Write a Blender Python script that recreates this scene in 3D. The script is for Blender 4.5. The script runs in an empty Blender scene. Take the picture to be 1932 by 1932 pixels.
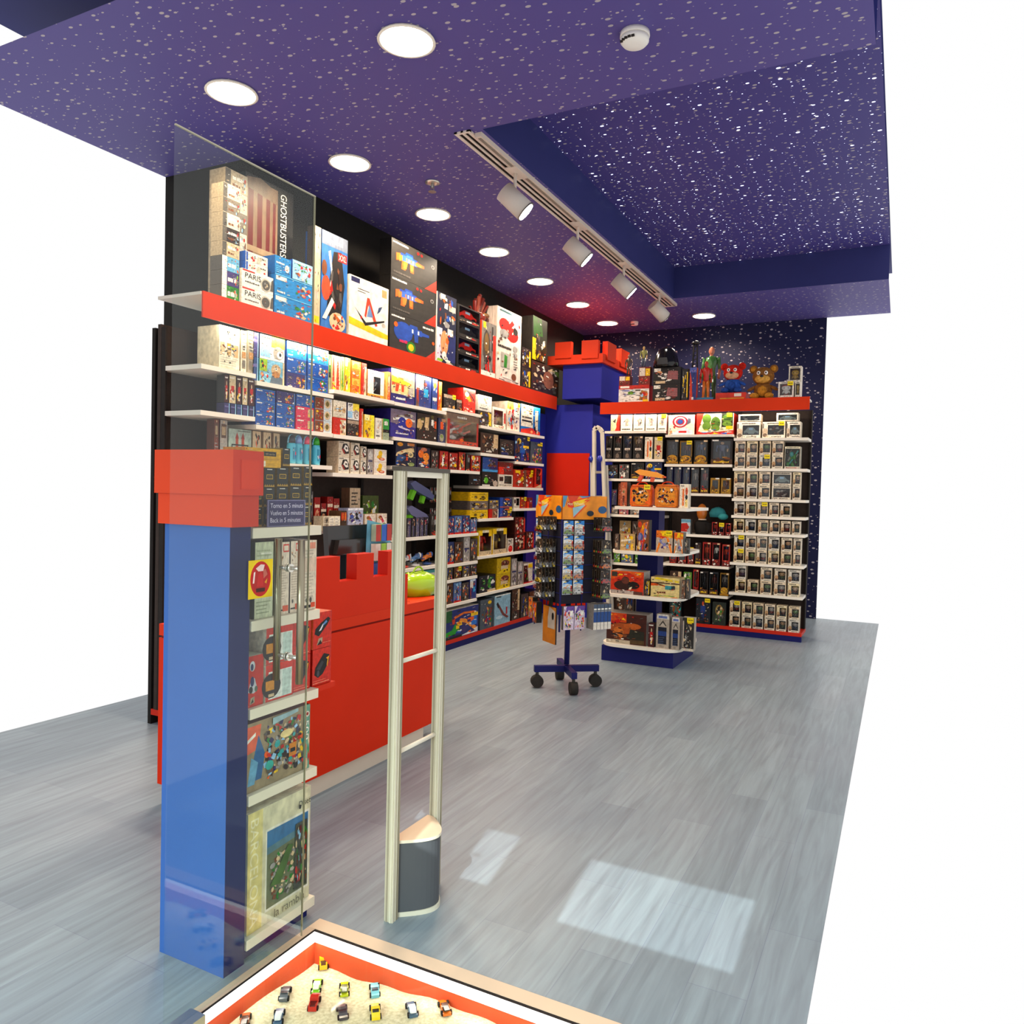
import bpy, math, random
from mathutils import Vector, Matrix
S = bpy.context.scene
COL = S.collection
random.seed(7)
PI = math.pi
# ------------------------------------------------------------------ camera
F, H = 1454.4, 1.6
def camrot(yaw, pitch, roll):
    cy, sy = math.cos(yaw), math.sin(yaw)
    f = Vector((-sy*math.cos(pitch), cy*math.cos(pitch), -math.sin(pitch)))
    r = Vector((cy, sy, 0)); d = f.cross(r)
    c, s = math.cos(roll), math.sin(roll)
    return c*r+s*d, -s*r+c*d, f
CR, CD, CF = camrot(*[math.radians(a) for a in (26.7425, 1.597, -1.4533)])
CAM = Vector((0, 0, H))
cd = bpy.data.cameras.new('camera'); cam = bpy.data.objects.new('camera', cd); COL.objects.link(cam)
cd.sensor_width = 36; cd.lens = F/1932*36; cd.clip_start = .02; cd.clip_end = 200
cam.matrix_world = Matrix(((CR.x, -CD.x, -CF.x, 0), (CR.y, -CD.y, -CF.y, 0), (CR.z, -CD.z, -CF.z, H), (0, 0, 0, 1)))
S.camera = cam
# survey helpers: photo measurements -> metres on a known wall, shelf front or floor
def ray(u, v): return CR*(u-966)+CD*(v-966)+CF*F
def onz(u, v, z): d = ray(u, v); return CAM+d*((z-H)/d.z)
def onx(u, v, x): d = ray(u, v); return CAM+d*(x/d.x)
def ony(u, v, y): d = ray(u, v); return CAM+d*(y/d.y)
def pr(p):
    q = Vector(p)-CAM; k = q.dot(CF)
    return 966+F*q.dot(CR)/k, 966+F*q.dot(CD)/k, k
# ------------------------------------------------------------------ colours
HEX = dict(W='f2eee4', K='171514', R='cc2416', O='ee7417', Y='f5cf12', B='1a63b8', C='1a9fdc', N='1f2260', G='3a9238', L='9ac92a',
           P='54397f', M='e33c6c', E='dfc8a4', T='8a5836', S='a7a5a2', D='37322e', U='a6d0ec', H='43291d', V='3aaead', F='dfa575',
           A='6b6661', Z='c9c2b4', I='7a1710', J='b98a1c', Q='8f8fc0', X='d9431f')
_lin = {}
def lin(c):
    if isinstance(c, tuple): return c
    if c not in _lin:
        h = HEX.get(c, c)
        r = [int(h[i:i+2], 16)/255 for i in (0, 2, 4)]
        _lin[c] = tuple(x/12.92 if x <= .04045 else ((x+.055)/1.055)**2.4 for x in r)+(1,)
    return _lin[c]
# ------------------------------------------------------------------ materials
M = {}
def nt(name):
    m = bpy.data.materials.new(name); m.use_nodes = True
    return m, m.node_tree.nodes, m.node_tree.links, m.node_tree.nodes['Principled BSDF']
def colmat(key, rough, spec=.5, metal=0, mottle=0, scale=30, coat=0, gam=1):
    m, n, l, p = nt(key)
    a = n.new('ShaderNodeAttribute'); a.attribute_name = 'Col'
    out = a.outputs['Color']
    if gam != 1:
        gm = n.new('ShaderNodeGamma'); gm.inputs[1].default_value = gam; l.new(out, gm.inputs[0]); out = gm.outputs[0]
    if mottle:
        tc = n.new('ShaderNodeTexCoord'); nz = n.new('ShaderNodeTexNoise'); nz.inputs['Scale'].default_value = scale; nz.inputs['Detail'].default_value = 3
        l.new(tc.outputs['Object'], nz.inputs['Vector'])
        mr = n.new('ShaderNodeMapRange'); mr.inputs[1].default_value = .3; mr.inputs[2].default_value = .7
        mr.inputs[3].default_value = 1-mottle; mr.inputs[4].default_value = 1+mottle*.6
        l.new(nz.outputs['Fac'], mr.inputs[0])
        mx = n.new('ShaderNodeMix'); mx.data_type = 'RGBA'; mx.blend_type = 'MULTIPLY'; mx.inputs[0].default_value = 1
        l.new(out, mx.inputs[6]); l.new(mr.outputs[0], mx.inputs[7]); out = mx.outputs[2]
    l.new(out, p.inputs['Base Color'])
    p.inputs['Roughness'].default_value = rough; p.inputs['Specular IOR Level'].default_value = spec; p.inputs['Metallic'].default_value = metal
    p.inputs['Coat Weight'].default_value = coat; p.inputs['Coat Roughness'].default_value = .15
    M[key] = m
colmat('print', .42, .35, mottle=.28, scale=9, gam=1.28)
colmat('gloss', .16, .5)
colmat('paint', .45, .12, mottle=.05, scale=3)
colmat('matte', .8, .2, mottle=.12, scale=25)
colmat('metal', .3, .5, .85)
colmat('fur', .95, .05, mottle=.35, scale=40)
def clearmat(key, tint, gl, rough=.03):
    m, n, l, p = nt(key); n.remove(p)
    t = n.new('ShaderNodeBsdfTransparent'); t.inputs[0].default_value = tint
    g = n.new('ShaderNodeBsdfGlossy'); g.inputs['Roughness'].default_value = rough
    lw = n.new('ShaderNodeLayerWeight'); lw.inputs[0].default_value = gl
    mr = n.new('ShaderNodeMapRange'); mr.inputs[3].default_value = .03; mr.inputs[4].default_value = .85
    l.new(lw.outputs['Fresnel'], mr.inputs[0])
    mx = n.new('ShaderNodeMixShader'); l.new(mr.outputs[0], mx.inputs[0]); l.new(t.outputs[0], mx.inputs[1]); l.new(g.outputs[0], mx.inputs[2])
    l.new(mx.outputs[0], n['Material Output'].inputs[0]); M[key] = m
clearmat('clear', (.97, .97, .97, 1), .35, .08)
clearmat('glass', (.955, .982, .965, 1), .05)
def emit(key, col, st):
    m, n, l, p = nt(key); p.inputs['Base Color'].default_value = col; p.inputs['Emission Color'].default_value = col; p.inputs['Emission Strength'].default_value = st
    M[key] = m
emit('lamp', (1, .93, .82, 1), 14); emit('lens', (1, .97, .92, 1), 25); emit('led', (1, .95, .86, 1), 9); emit('strip', (1, .98, .94, 1), 2.2)
def math_node(n, op, a=None, b=None):
    x = n.new('ShaderNodeMath'); x.operation = op
    for i, q in enumerate((a, b)):
        if isinstance(q, (int, float)): x.inputs[i].default_value = q
    return x
def stars(key, base, led=False, sc=13):
    m, n, l, p = nt(key)
    tc = n.new('ShaderNodeTexCoord'); mp = n.new('ShaderNodeMapping'); l.new(tc.outputs['Object'], mp.inputs[0])
    if led == 'wall': mp.inputs['Rotation'].default_value = (PI/2, 0, 0)
    def dots(scale, r0, r1, dens, off):
        mm = n.new('ShaderNodeMapping'); l.new(mp.outputs[0], mm.inputs[0]); mm.inputs['Location'].default_value = (off, off*.7, 0); mm.inputs['Scale'].default_value = (.72, 1.15, 1)
        v = n.new('ShaderNodeTexVoronoi'); v.voronoi_dimensions = '2D'; v.inputs['Scale'].default_value = scale; l.new(mm.outputs[0], v.inputs['Vector'])
        sp = n.new('ShaderNodeSeparateColor'); l.new(v.outputs['Color'], sp.inputs[0])
        mr = n.new('ShaderNodeMapRange'); mr.inputs[1].default_value = 1-dens; mr.inputs[2].default_value = 1; mr.inputs[3].default_value = r0; mr.inputs[4].default_value = r1
        l.new(sp.outputs[0], mr.inputs[0])
        lt = math_node(n, 'LESS_THAN'); l.new(v.outputs['Distance'], lt.inputs[0]); l.new(mr.outputs[0], lt.inputs[1])
        gt = math_node(n, 'GREATER_THAN', None, 1-dens); l.new(sp.outputs[0], gt.inputs[0])
        mu = math_node(n, 'MULTIPLY'); l.new(lt.outputs[0], mu.inputs[0]); l.new(gt.outputs[0], mu.inputs[1])
        return mu.outputs[0]
    d = dots(sc, .06, .145, .78, 0); d2 = dots(sc*1.9, .05, .11, .3, 4.3)
    ad = math_node(n, 'MAXIMUM'); l.new(d, ad.inputs[0]); l.new(d2, ad.inputs[1])
    mx = n.new('ShaderNodeMix'); mx.data_type = 'RGBA'; mx.inputs[6].default_value = lin(base); mx.inputs[7].default_value = lin('b4acb0')
    l.new(ad.outputs[0], mx.inputs[0]); l.new(mx.outputs[2], p.inputs['Base Color']); p.inputs['Roughness'].default_value = .55; p.inputs['Specular IOR Level'].default_value = .25
    if led is True:
        e = dots(7.5, .02, .085, .55, 9.1); e2 = dots(15, .02, .07, .35, 2.2)
        ad2 = math_node(n, 'MAXIMUM'); l.new(e, ad2.inputs[0]); l.new(e2, ad2.inputs[1])
        p.inputs['Emission Color'].default_value = (.78, .82, 1, 1)
        ml = math_node(n, 'MULTIPLY', None, 3.2); l.new(ad2.outputs[0], ml.inputs[0]); l.new(ml.outputs[0], p.inputs['Emission Strength'])
    M[key] = m
stars('stars', '584e90'); stars('starled', '463f84', True); stars('starwall', '14173f', 'wall', 11)
def floormat():
    m, n, l, p = nt('floor_wood')
    tc = n.new('ShaderNodeTexCoord'); mp = n.new('ShaderNodeMapping'); l.new(tc.outputs['Object'], mp.inputs[0]); mp.inputs['Rotation'].default_value = (0, 0, PI/2)
    br = n.new('ShaderNodeTexBrick'); l.new(mp.outputs[0], br.inputs['Vector']); br.inputs['Scale'].default_value = 1
    br.inputs['Brick Width'].default_value = 1.25; br.inputs['Row Height'].default_value = .19; br.inputs['Mortar Size'].default_value = .0012
    br.inputs['Color1'].default_value = lin('75868d'); br.inputs['Color2'].default_value = lin('85959b'); br.inputs['Mortar'].default_value = lin('6d7a88'); br.offset = .37
    m2 = n.new('ShaderNodeMapping'); l.new(tc.outputs['Object'], m2.inputs[0]); m2.inputs['Scale'].default_value = (14, .9, 1)
    nz = n.new('ShaderNodeTexNoise'); nz.inputs['Scale'].default_value = 2.2; nz.inputs['Detail'].default_value = 7; nz.inputs['Distortion'].default_value = .8; l.new(m2.outputs[0], nz.inputs['Vector'])
    r = n.new('ShaderNodeMapRange'); r.inputs[1].default_value = .3; r.inputs[2].default_value = .72; r.inputs[3].default_value = .8; r.inputs[4].default_value = 1.28; l.new(nz.outputs['Fac'], r.inputs[0])
    mx = n.new('ShaderNodeMix'); mx.data_type = 'RGBA'; mx.blend_type = 'MULTIPLY'; mx.inputs[0].default_value = 1; l.new(br.outputs['Color'], mx.inputs[6]); l.new(r.outputs[0], mx.inputs[7])
    n3 = n.new('ShaderNodeTexNoise'); n3.inputs['Scale'].default_value = .7; l.new(tc.outputs['Object'], n3.inputs['Vector'])
    m3 = n.new('ShaderNodeMix'); m3.data_type = 'RGBA'; m3.blend_type = 'MIX'; m3.inputs[7].default_value = lin('837c8a')
    f3 = math_node(n, 'MULTIPLY', None, .5); l.new(n3.outputs['Fac'], f3.inputs[0]); l.new(f3.outputs[0], m3.inputs[0]); l.new(mx.outputs[2], m3.inputs[6])
    l.new(m3.outputs[2], p.inputs['Base Color']); p.inputs['Roughness'].default_value = .36; p.inputs['Specular IOR Level'].default_value = .45
    M['floor'] = m
floormat()
def sandmat():
    m, n, l, p = nt('sand')
    tc = n.new('ShaderNodeTexCoord'); nz = n.new('ShaderNodeTexNoise'); nz.inputs['Scale'].default_value = 90; nz.inputs['Detail'].default_value = 6; l.new(tc.outputs['Object'], nz.inputs['Vector'])
    cr = n.new('ShaderNodeValToRGB'); cr.color_ramp.elements[0].position = .3; cr.color_ramp.elements[0].color = lin('b3a784'); cr.color_ramp.elements[1].position = .65; cr.color_ramp.elements[1].color = lin('d6ccaa')
    l.new(nz.outputs['Fac'], cr.inputs[0]); l.new(cr.outputs[0], p.inputs['Base Color']); p.inputs['Roughness'].default_value = .95
    b = n.new('ShaderNodeBump'); b.inputs['Strength'].default_value = .5; b.inputs['Distance'].default_value = .004; l.new(nz.outputs['Fac'], b.inputs['Height']); l.new(b.outputs[0], p.inputs['Normal'])
    M['sand'] = m
sandmat()
# ------------------------------------------------------------------ mesh builder
class MB:
    def __init__(s): s.v = []; s.f = []; s.c = []; s.sm = []; s.mi = []
    def face(s, pts, col, smooth=False, mi=0):
        b = len(s.v); s.v += [tuple(p) for p in pts]; s.f.append(tuple(range(b, b+len(pts)))); s.c.append(lin(col)); s.sm.append(smooth); s.mi.append(mi)
    def box(s, x0, y0, z0, x1, y1, z1, col, front=None, top=None, side=None, mi=0):
        b = len(s.v)
        s.v += [(x0, y0, z0), (x1, y0, z0), (x1, y1, z0), (x0, y1, z0), (x0, y0, z1), (x1, y0, z1), (x1, y1, z1), (x0, y1, z1)]
        for q, c in (((0, 1, 5, 4), front), ((1, 2, 6, 5), side), ((2, 3, 7, 6), None), ((3, 0, 4, 7), side), ((4, 5, 6, 7), top), ((3, 2, 1, 0), None)):
            s.f.append(tuple(b+i for i in q)); s.c.append(lin(c or col)); s.sm.append(False); s.mi.append(mi)
    def rings(s, rings, col, smooth=True, caps=True):
        b = len(s.v); n = len(rings[0])
        for r in rings: s.v += [tuple(p) for p in r]
        for k in range(len(rings)-1):
            for i in range(n):
                j = (i+1) % n
                s.f.append((b+k*n+i, b+k*n+j, b+(k+1)*n+j, b+(k+1)*n+i)); s.c.append(lin(col if isinstance(col, (str, tuple)) else col[k])); s.sm.append(smooth); s.mi.append(0)
        if caps:
            s.f.append(tuple(b+i for i in reversed(range(n)))); s.f.append(tuple(b+(len(rings)-1)*n+i for i in range(n)))
            c0 = col if isinstance(col, (str, tuple)) else col[0]; c1 = col if isinstance(col, (str, tuple)) else col[-1]
            s.c += [lin(c0), lin(c1)]; s.sm += [False, False]; s.mi += [0, 0]
    def cyl(s, p, q, r, r2=None, n=12, col='W', smooth=True):
        p, q = Vector(p), Vector(q); d = (q-p).normalized(); a = d.orthogonal().normalized(); b = d.cross(a); r2 = r if r2 is None else r2
        rg = lambda o, rr: [o+a*(rr*math.cos(2*PI*i/n))+b*(rr*math.sin(2*PI*i/n)) for i in range(n)]
        s.rings([rg(p, r), rg(q, r2)], col, smooth)
    def lathe(s, prof, n=20, col='W', o=(0, 0, 0)):
        s.rings([[(o[0]+r*math.cos(2*PI*i/n), o[1]+r*math.sin(2*PI*i/n), o[2]+z) for i in range(n)] for r, z in prof], col)
    def ell(s, c, r, col, n=14, m=8):
        rg = []
        for k in range(m+1):
            t = PI*k/m; sn = max(math.sin(t), .02); 
            rg.append([(c[0]+r[0]*sn*math.cos(2*PI*i/n), c[1]+r[1]*sn*math.sin(2*PI*i/n), c[2]-r[2]*math.cos(t)) for i in range(n)])
        s.rings(rg, col)
    def bar(s, p, q, w, t, col):          # rectangular bar from p to q
        p, q = Vector(p), Vector(q); d = (q-p).normalized(); up = Vector((0, 0, 1)) if abs(d.z) < .9 else Vector((0, 1, 0))
        a = d.cross(up).normalized()*w/2; b = a.cross(d).normalized()*t/2
        s.rings([[p+a+b, p-a+b, p-a-b, p+a-b], [q+a+b, q-a+b, q-a-b, q+a-b]], col, False)
    def prism(s, pts, z0, z1, col, side=None):
        n = len(pts); b = len(s.v); s.v += [(x, y, z0) for x, y in pts]+[(x, y, z1) for x, y in pts]
        s.f.append(tuple(b+i for i in reversed(range(n)))); s.f.append(tuple(b+n+i for i in range(n))); s.c += [lin(col)]*2; s.sm += [False]*2; s.mi += [0]*2
        for i in range(n):
            j = (i+1) % n; s.f.append((b+i, b+j, b+n+j, b+n+i)); s.c.append(lin(side or col)); s.sm.append(False); s.mi.append(0)
    def extr(s, pts, y0, y1, col, side=None):   # outline in x,z extruded along y
        n = len(pts); b = len(s.v); s.v += [(x, y0, z) for x, z in pts]+[(x, y1, z) for x, z in pts]
        s.f.append(tuple(b+i for i in range(n))); s.f.append(tuple(b+n+i for i in reversed(range(n)))); s.c += [lin(col)]*2; s.sm += [False]*2; s.mi += [0]*2
        for i in range(n):
            j = (i+1) % n; s.f.append((b+j, b+i, b+n+i, b+n+j)); s.c.append(lin(side or col)); s.sm.append(False); s.mi.append(0)
    def mesh(s, name, *mats):
        me = bpy.data.meshes.new(name); me.from_pydata(s.v, [], s.f); me.validate(clean_customdata=False) if False else None
        at = me.color_attributes.new('Col', 'FLOAT_COLOR', 'CORNER')
        buf = []
        for p, c in zip(s.f, s.c): buf += list(c)*len(p)
        at.data.foreach_set('color', buf); me.polygons.foreach_set('use_smooth', s.sm); me.polygons.foreach_set('material_index', s.mi)
        for m in mats: me.materials.append(M[m] if isinstance(m, str) else m)
        me.update(); return me
    def obj(s, name, mat, parent=None, loc=(0, 0, 0), rz=0):
        mats = mat if isinstance(mat, (list, tuple)) else [mat]
        return put(name, s.mesh(name, *mats), parent, loc, rz)
def put(name, me, parent=None, loc=(0, 0, 0), rz=0, sc=(1, 1, 1)):
    o = bpy.data.objects.new(name, me); COL.objects.link(o); o.parent = parent; o.location = loc; o.rotation_euler = (0, 0, rz); o.scale = sc
    return o
def empty(name, loc=(0, 0, 0), rz=0):
    o = bpy.data.objects.new(name, None); COL.objects.link(o); o.location = loc; o.rotation_euler = (0, 0, rz); o.empty_display_size = .05
    return o
LABELS = {}
def tag(o, label, cat, group=None):
    o['label'] = label; o['category'] = cat
    if group: o['group'] = group
    if label in LABELS: print('DUP LABEL', label)
    LABELS[label] = o
    if not 4 <= len(label.split()) <= 16: print('LABEL LENGTH', len(label.split()), label)
    return o
def struct(name, mb, mat): o = mb.obj(name, mat); o['kind'] = 'structure'; return o
def twin(o, loc, rz=None):
    c = o.copy(); COL.objects.link(c); c.location = loc
    if rz is not None: c.rotation_euler = (0, 0, rz)
    for ch in o.children:
        d = ch.copy(); COL.objects.link(d); d.parent = c
        for g in ch.children:
            e = g.copy(); COL.objects.link(e); e.parent = d
    return c
_tx = {}
def textgeo(t):
    if t not in _tx:
        cu = bpy.data.curves.new('t', 'FONT'); cu.body = t; o = bpy.data.objects.new('t', cu); COL.objects.link(o)
        dg = bpy.context.evaluated_depsgraph_get(); me = bpy.data.meshes.new_from_object(o.evaluated_get(dg))
        vs = [(v.co.x, v.co.y) for v in me.vertices]; fs = [tuple(p.vertices) for p in me.polygons]
        bpy.data.objects.remove(o); bpy.data.curves.remove(cu); bpy.data.meshes.remove(me)
        x0 = min(v[0] for v in vs); x1 = max(v[0] for v in vs); y0 = min(v[1] for v in vs); y1 = max(v[1] for v in vs)
        _tx[t] = ([((x-x0)/(x1-x0), (y-y0)/(y1-y0)) for x, y in vs], fs)
    return _tx[t]
# ------------------------------------------------------------------ the room
XL, YB, ZC, XR = -4.37, 10.92, 3.97, -.2          # left wall, back wall, ceiling height, right limit of what the photo covers
PX0, PY1, PY0 = -1.86, 2.2, 1.0                   # glazed sand pit let into the floor
mb = MB()
for x0, y0, x1, y1 in ((-5, PY1, XR, 11), (-5, .9, PX0, PY1)):
    mb.face([(x0, y0, 0), (x1, y0, 0), (x1, y1, 0), (x0, y1, 0)], 'S')
struct('floor', mb, 'floor')
mb = MB()                                          # ceiling with the raised star field
RX0, RY0, RY1, RZ = -2.54, 4.47, 9.24, 4.34
Y0c = 2.55
for x0, y0, x1, y1 in ((-5.2, Y0c, RX0, YB), (RX0, Y0c, XR, RY0), (RX0, RY1, XR, YB)):
    mb.face([(x0, y0, ZC), (x0, y1, ZC), (x1, y1, ZC), (x1, y0, ZC)], 'N', mi=0)
mb.face([(RX0, RY0, RZ), (RX0, RY1, RZ), (XR, RY1, RZ), (XR, RY0, RZ)], 'N', mi=1)
mb.face([(RX0, RY0, ZC), (RX0, RY1, ZC), (RX0, RY1, RZ), (RX0, RY0, RZ)], '33366c', mi=2)
mb.face([(RX0, RY1, ZC), (XR, RY1, ZC), (XR, RY1, RZ), (RX0, RY1, RZ)], '33366c', mi=2)
mb.face([(RX0, RY0, RZ), (XR, RY0, RZ), (XR, RY0, ZC), (RX0, RY0, ZC)], '2a2d70', mi=2)
mb.face([(-5.2, Y0c, ZC+.5), (-5.2, YB, ZC+.5), (XR, YB, ZC+.5), (XR, Y0c, ZC+.5)], '2a2d70', mi=2)
struct('ceiling', mb, ['stars', 'starled', 'paint'])
mb = MB(); mb.box(-5.2, 4.18, 2.6, XL, YB, ZC, '1b1917'); mb.box(XL-.03, 3.45, 0, XL, YB, 2.6, '1e1a18')
struct('wall_left', mb, 'matte')
mb = MB(); mb.face([(XL, YB, 0), (-.95, YB, 0), (-.95, YB, ZC), (XL, YB, ZC)], 'N', mi=0)
wb = struct('wall_back', mb, 'starwall')
def plate(name, x0, y0, z0, x1, y1, z1, col, mat='paint'):
    mb = MB(); mb.box(x0, y0, z0, x1, y1, z1, col); return struct(name, mb, mat)
XS, YS = -3.95, 9.03                               # front plane of the shelving along each wall
ZF = 2.80
plate('trim_1', XS-.0, 3.45, 2.638, XS+.012, 9.0, ZF, 'cf3410')
plate('trim_2', -3.36, YS-.012, 2.57, -.93, YS+.0, 2.712, 'cf3410')
plate('baseboard_left', XS-.05, 3.45, 0, XS, 8.72, .062, '1b1d5e'); plate('trim_3', XS-.42, 3.45, .062, XS+.004, 8.72, .1, 'c92c1a')
plate('baseboard_back', -3.3, YS, 0, -.93, YS+.05, .062, '1b1d5e'); plate('trim_4', -3.3, YS-.004, .062, -.93, YS+.42, .1, 'c92c1a')
# ------------------------------------------------------------------ ceiling fittings
KZ = (ZC-H)/(3.0-H)
def lightpos(u, v): p = onz(u, v, ZC); return p
row = [(437, 173, 'partly cut by the left edge of the photo'), (660, 306, 'second in the row along the left wall'), (817, 403, 'just past the sprinkler'), (932, 474, 'fourth in the row along the left wall'),
       (1019, 530, 'fifth in the row along the left wall'), (1090, 574, 'sixth in the row along the left wall'), (1146, 609, 'last in the row, nearest the castle tower'), (767, 75, 'largest in view, ahead of the row'), (1328, 595, 'alone above the back shelves')]
dl = None
for i, (u, v, d) in enumerate(row):
    p = lightpos(u, v)
    if dl is None:
        dl = empty('downlight')
        m_ = MB(); m_.lathe([(.148, 0), (.155, -.012), (.14, -.014), (.138, -.004), (.138, 0)], 28, 'f3ead8'); m_.obj('trim_ring', 'paint', dl)
        m_ = MB(); m_.lathe([(.137, -.003), (.13, -.011), (.06, -.016)], 28, 'W'); m_.obj('diffuser', 'lamp', dl)
        o = dl; o.location = p
    else: o = twin(dl, p)
    tag(o, 'round glowing ceiling downlight, '+d, 'downlight', 'recessed ceiling downlights')
    la = bpy.data.lights.new('downlight_lamp', 'AREA'); la.shape = 'DISK'; la.size = .26; la.energy = 27; la.color = (1, .8, .58); la.spread = math.radians(150)
    lo = bpy.data.objects.new('downlight_lamp', la); COL.objects.link(lo); lo.location = p-Vector((0, 0, .03))
def detector(name, u, v, r, h, label, cat):
    p = onz(u, v, ZC); t = empty(name, p); tag(t, label, cat)
    m_ = MB(); m_.lathe([(r*.98, 0), (r*1.0, -h*.35), (r*.97, -h*.4)], 24, 'e9e4dc'); m_.obj('mount', 'paint', t)
    m_ = MB(); m_.lathe([(r*.93, -h*.4), (r*.95, -h*.75), (r*.78, -h), (r*.2, -h*1.02)], 24, 'f1ede4'); b = m_.obj('cover', 'paint', t)
    m_ = MB()
    for k in range(-2, 3):
        a = -1.95+k*.28; m_.box(-.008, -.004, -.005, .008, .004, .005, 'D'); n_ = len(m_.v)-8
        m_.v[n_:] = [(x+r*.9*math.cos(a), y+r*.9*math.sin(a), z-h*.85) for x, y, z in m_.v[n_:]]
    m_.obj('slot', 'paint', b)
detector('smoke_detector', 1198, 62, .077, .06, 'white round smoke detector on the ceiling near the front', 'smoke detector')
detector('dome_detector', 1197, 607, .055, .05, 'small white dome detector on ceiling near the castle tower', 'detector')
p = onz(816, 343, ZC); t = empty('sprinkler_head', p); tag(t, 'small metal fire sprinkler hanging beside a downlight', 'sprinkler')
m_ = MB(); m_.lathe([(.055, 0), (.058, -.01), (.03, -.014)], 18, 'e6dfd0'); m_.obj('escutcheon', 'metal', t)
m_ = MB(); m_.cyl((0, 0, -.01), (0, 0, -.05), .012, .009, 10, 'S'); m_.bar((-.014, 0, -.03), (-.014, 0, -.075), .006, .006, 'S'); m_.bar((.014, 0, -.03), (.014, 0, -.075), .006, .006, 'S'); m_.lathe([(.03, -.074), (.032, -.078)], 14, 'S'); m_.obj('nozzle', 'metal', t)
# linear grille and lighting track along the edge of the recess
gx0, gx1, gy0, gy1 = -2.74, -2.62, 4.44, 9.58
t = empty('air_grille', (0, 0, ZC)); tag(t, 'long white linear air grille along the ceiling recess', 'air grille')
m_ = MB(); 
for x0, x1 in ((gx0, gx0+.022), (gx0+.05, gx0+.068), (gx1-.026, gx1)): m_.box(x0, gy0, -.012, x1, gy1, 0, 'e4d6c6')
for y in (gy0, gy1-.02): m_.box(gx0, y, -.013, gx1, y+.02, 0, 'e4d6c6')
m_.obj('frame', 'paint', t)
m_ = MB(); m_.box(gx0+.004, gy0+.01, -.006, gx1-.004, gy1-.01, -.001, '1d1613'); m_.obj('slot', 'matte', t)
t = empty('lighting_track', (0, 0, ZC)); tag(t, 'white lighting track running beside the air grille', 'lighting track')
m_ = MB(); m_.box(-2.615, 4.5, -.03, -2.565, 9.5, 0, 'd9c9b8'); m_.obj('rail', 'paint', t)
m_ = MB(); m_.box(-2.6, 4.52, -.034, -2.58, 9.48, -.029, '8d7f72'); m_.obj('groove', 'matte', t)
spots = [(971, 380, 'nearest the front'), (1089, 474, 'second from the front'), (1176, 539, 'third from the front'), (1243, 587, 'farthest from the front, unlit side to us')]
for i, (u, v, d) in enumerate(spots):
    c = onx(u, v, -2.62); k = .235
    t = empty('track_spotlight', (c.x, c.y, ZC)); tag(t, 'white cylindrical track spotlight, '+d, 'spotlight', 'spotlights on the ceiling track')
    z = c.z-ZC
    m_ = MB(); m_.box(-.03, -.11, -.038, .06, .11, -.0305, 'dccdbd'); m_.obj('adapter', 'paint', t)
    m_ = MB(); m_.cyl((0, 0, -.03), (0, 0, z+.07), .013, .013, 10, 'd8cbbd'); m_.obj('stem', 'paint', t)
    d_ = Vector((.62, .30 if i < 3 else .75, -.62 if i < 3 else -.75)).normalized(); a, b = -d_*.11, d_*.11
    o3 = Vector((0, 0, z))
    m_ = MB(); m_.cyl(o3+a, o3+b, .075, .078, 24, 'd8cec2'); bo = m_.obj('lamp_body', 'paint', t)
    m_ = MB(); m_.cyl(o3+b*.98, o3+b*1.05, .081, .081, 24, '6d655c'); m_.obj('bezel', 'metal', bo)
    m_ = MB(); m_.cyl(o3+b*1.04, o3+b*1.09, .068, .068, 24, 'W'); m_.obj('lens', 'lens', bo)
    la = bpy.data.lights.new('spot_lamp', 'SPOT'); la.energy = 70; la.spot_size = math.radians(60); la.spot_blend = .6; la.color = (1, .84, .66); la.shadow_soft_size = .06
    lo = bpy.data.objects.new('spot_lamp', la); COL.objects.link(lo); lo.location = Vector((c.x, c.y, c.z))+d_*.13; lo.rotation_euler = d_.to_track_quat('-Z', 'Y').to_euler()
# strip lights hidden behind the red fascias
def strip(name, loc, size, rot, energy, label):
    t = empty(name, loc); tag(t, label, 'strip light')
    m_ = MB(); m_.box(-size/2, -.012, 0, size/2, .012, .02, 'W'); m_.obj('housing', 'paint', t)
    m_ = MB(); m_.box(-size/2+.02, -.009, -.008, size/2-.02, .009, 0, 'W'); m_.obj('tube', 'led', t)
    t.rotation_euler = (0, 0, rot)
    la = bpy.data.lights.new('strip_lamp', 'AREA'); la.shape = 'RECTANGLE'; la.size = size; la.size_y = .04; la.energy = energy; la.color = (1, .88, .7)
    lo = bpy.data.objects.new('strip_lamp', la); COL.objects.link(lo); lo.location = Vector(loc)-Vector((0, 0, .015)); lo.rotation_euler = (0, 0, rot)
    return lo
a = strip('strip_light', (XS-.018, 6.1, 2.655), 5.1, PI/2, 22, 'slim strip light behind the red fascia of left wall'); a.rotation_euler = (0, math.radians(22), 0); a.data.size = .04; a.data.size_y = 5.1
a = strip('strip_light', (-2.2, YS+.016, 2.59), 2.2, 0, 9, 'slim strip light behind the red fascia of back wall'); a.rotation_euler = (math.radians(22), 0, 0)
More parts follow.
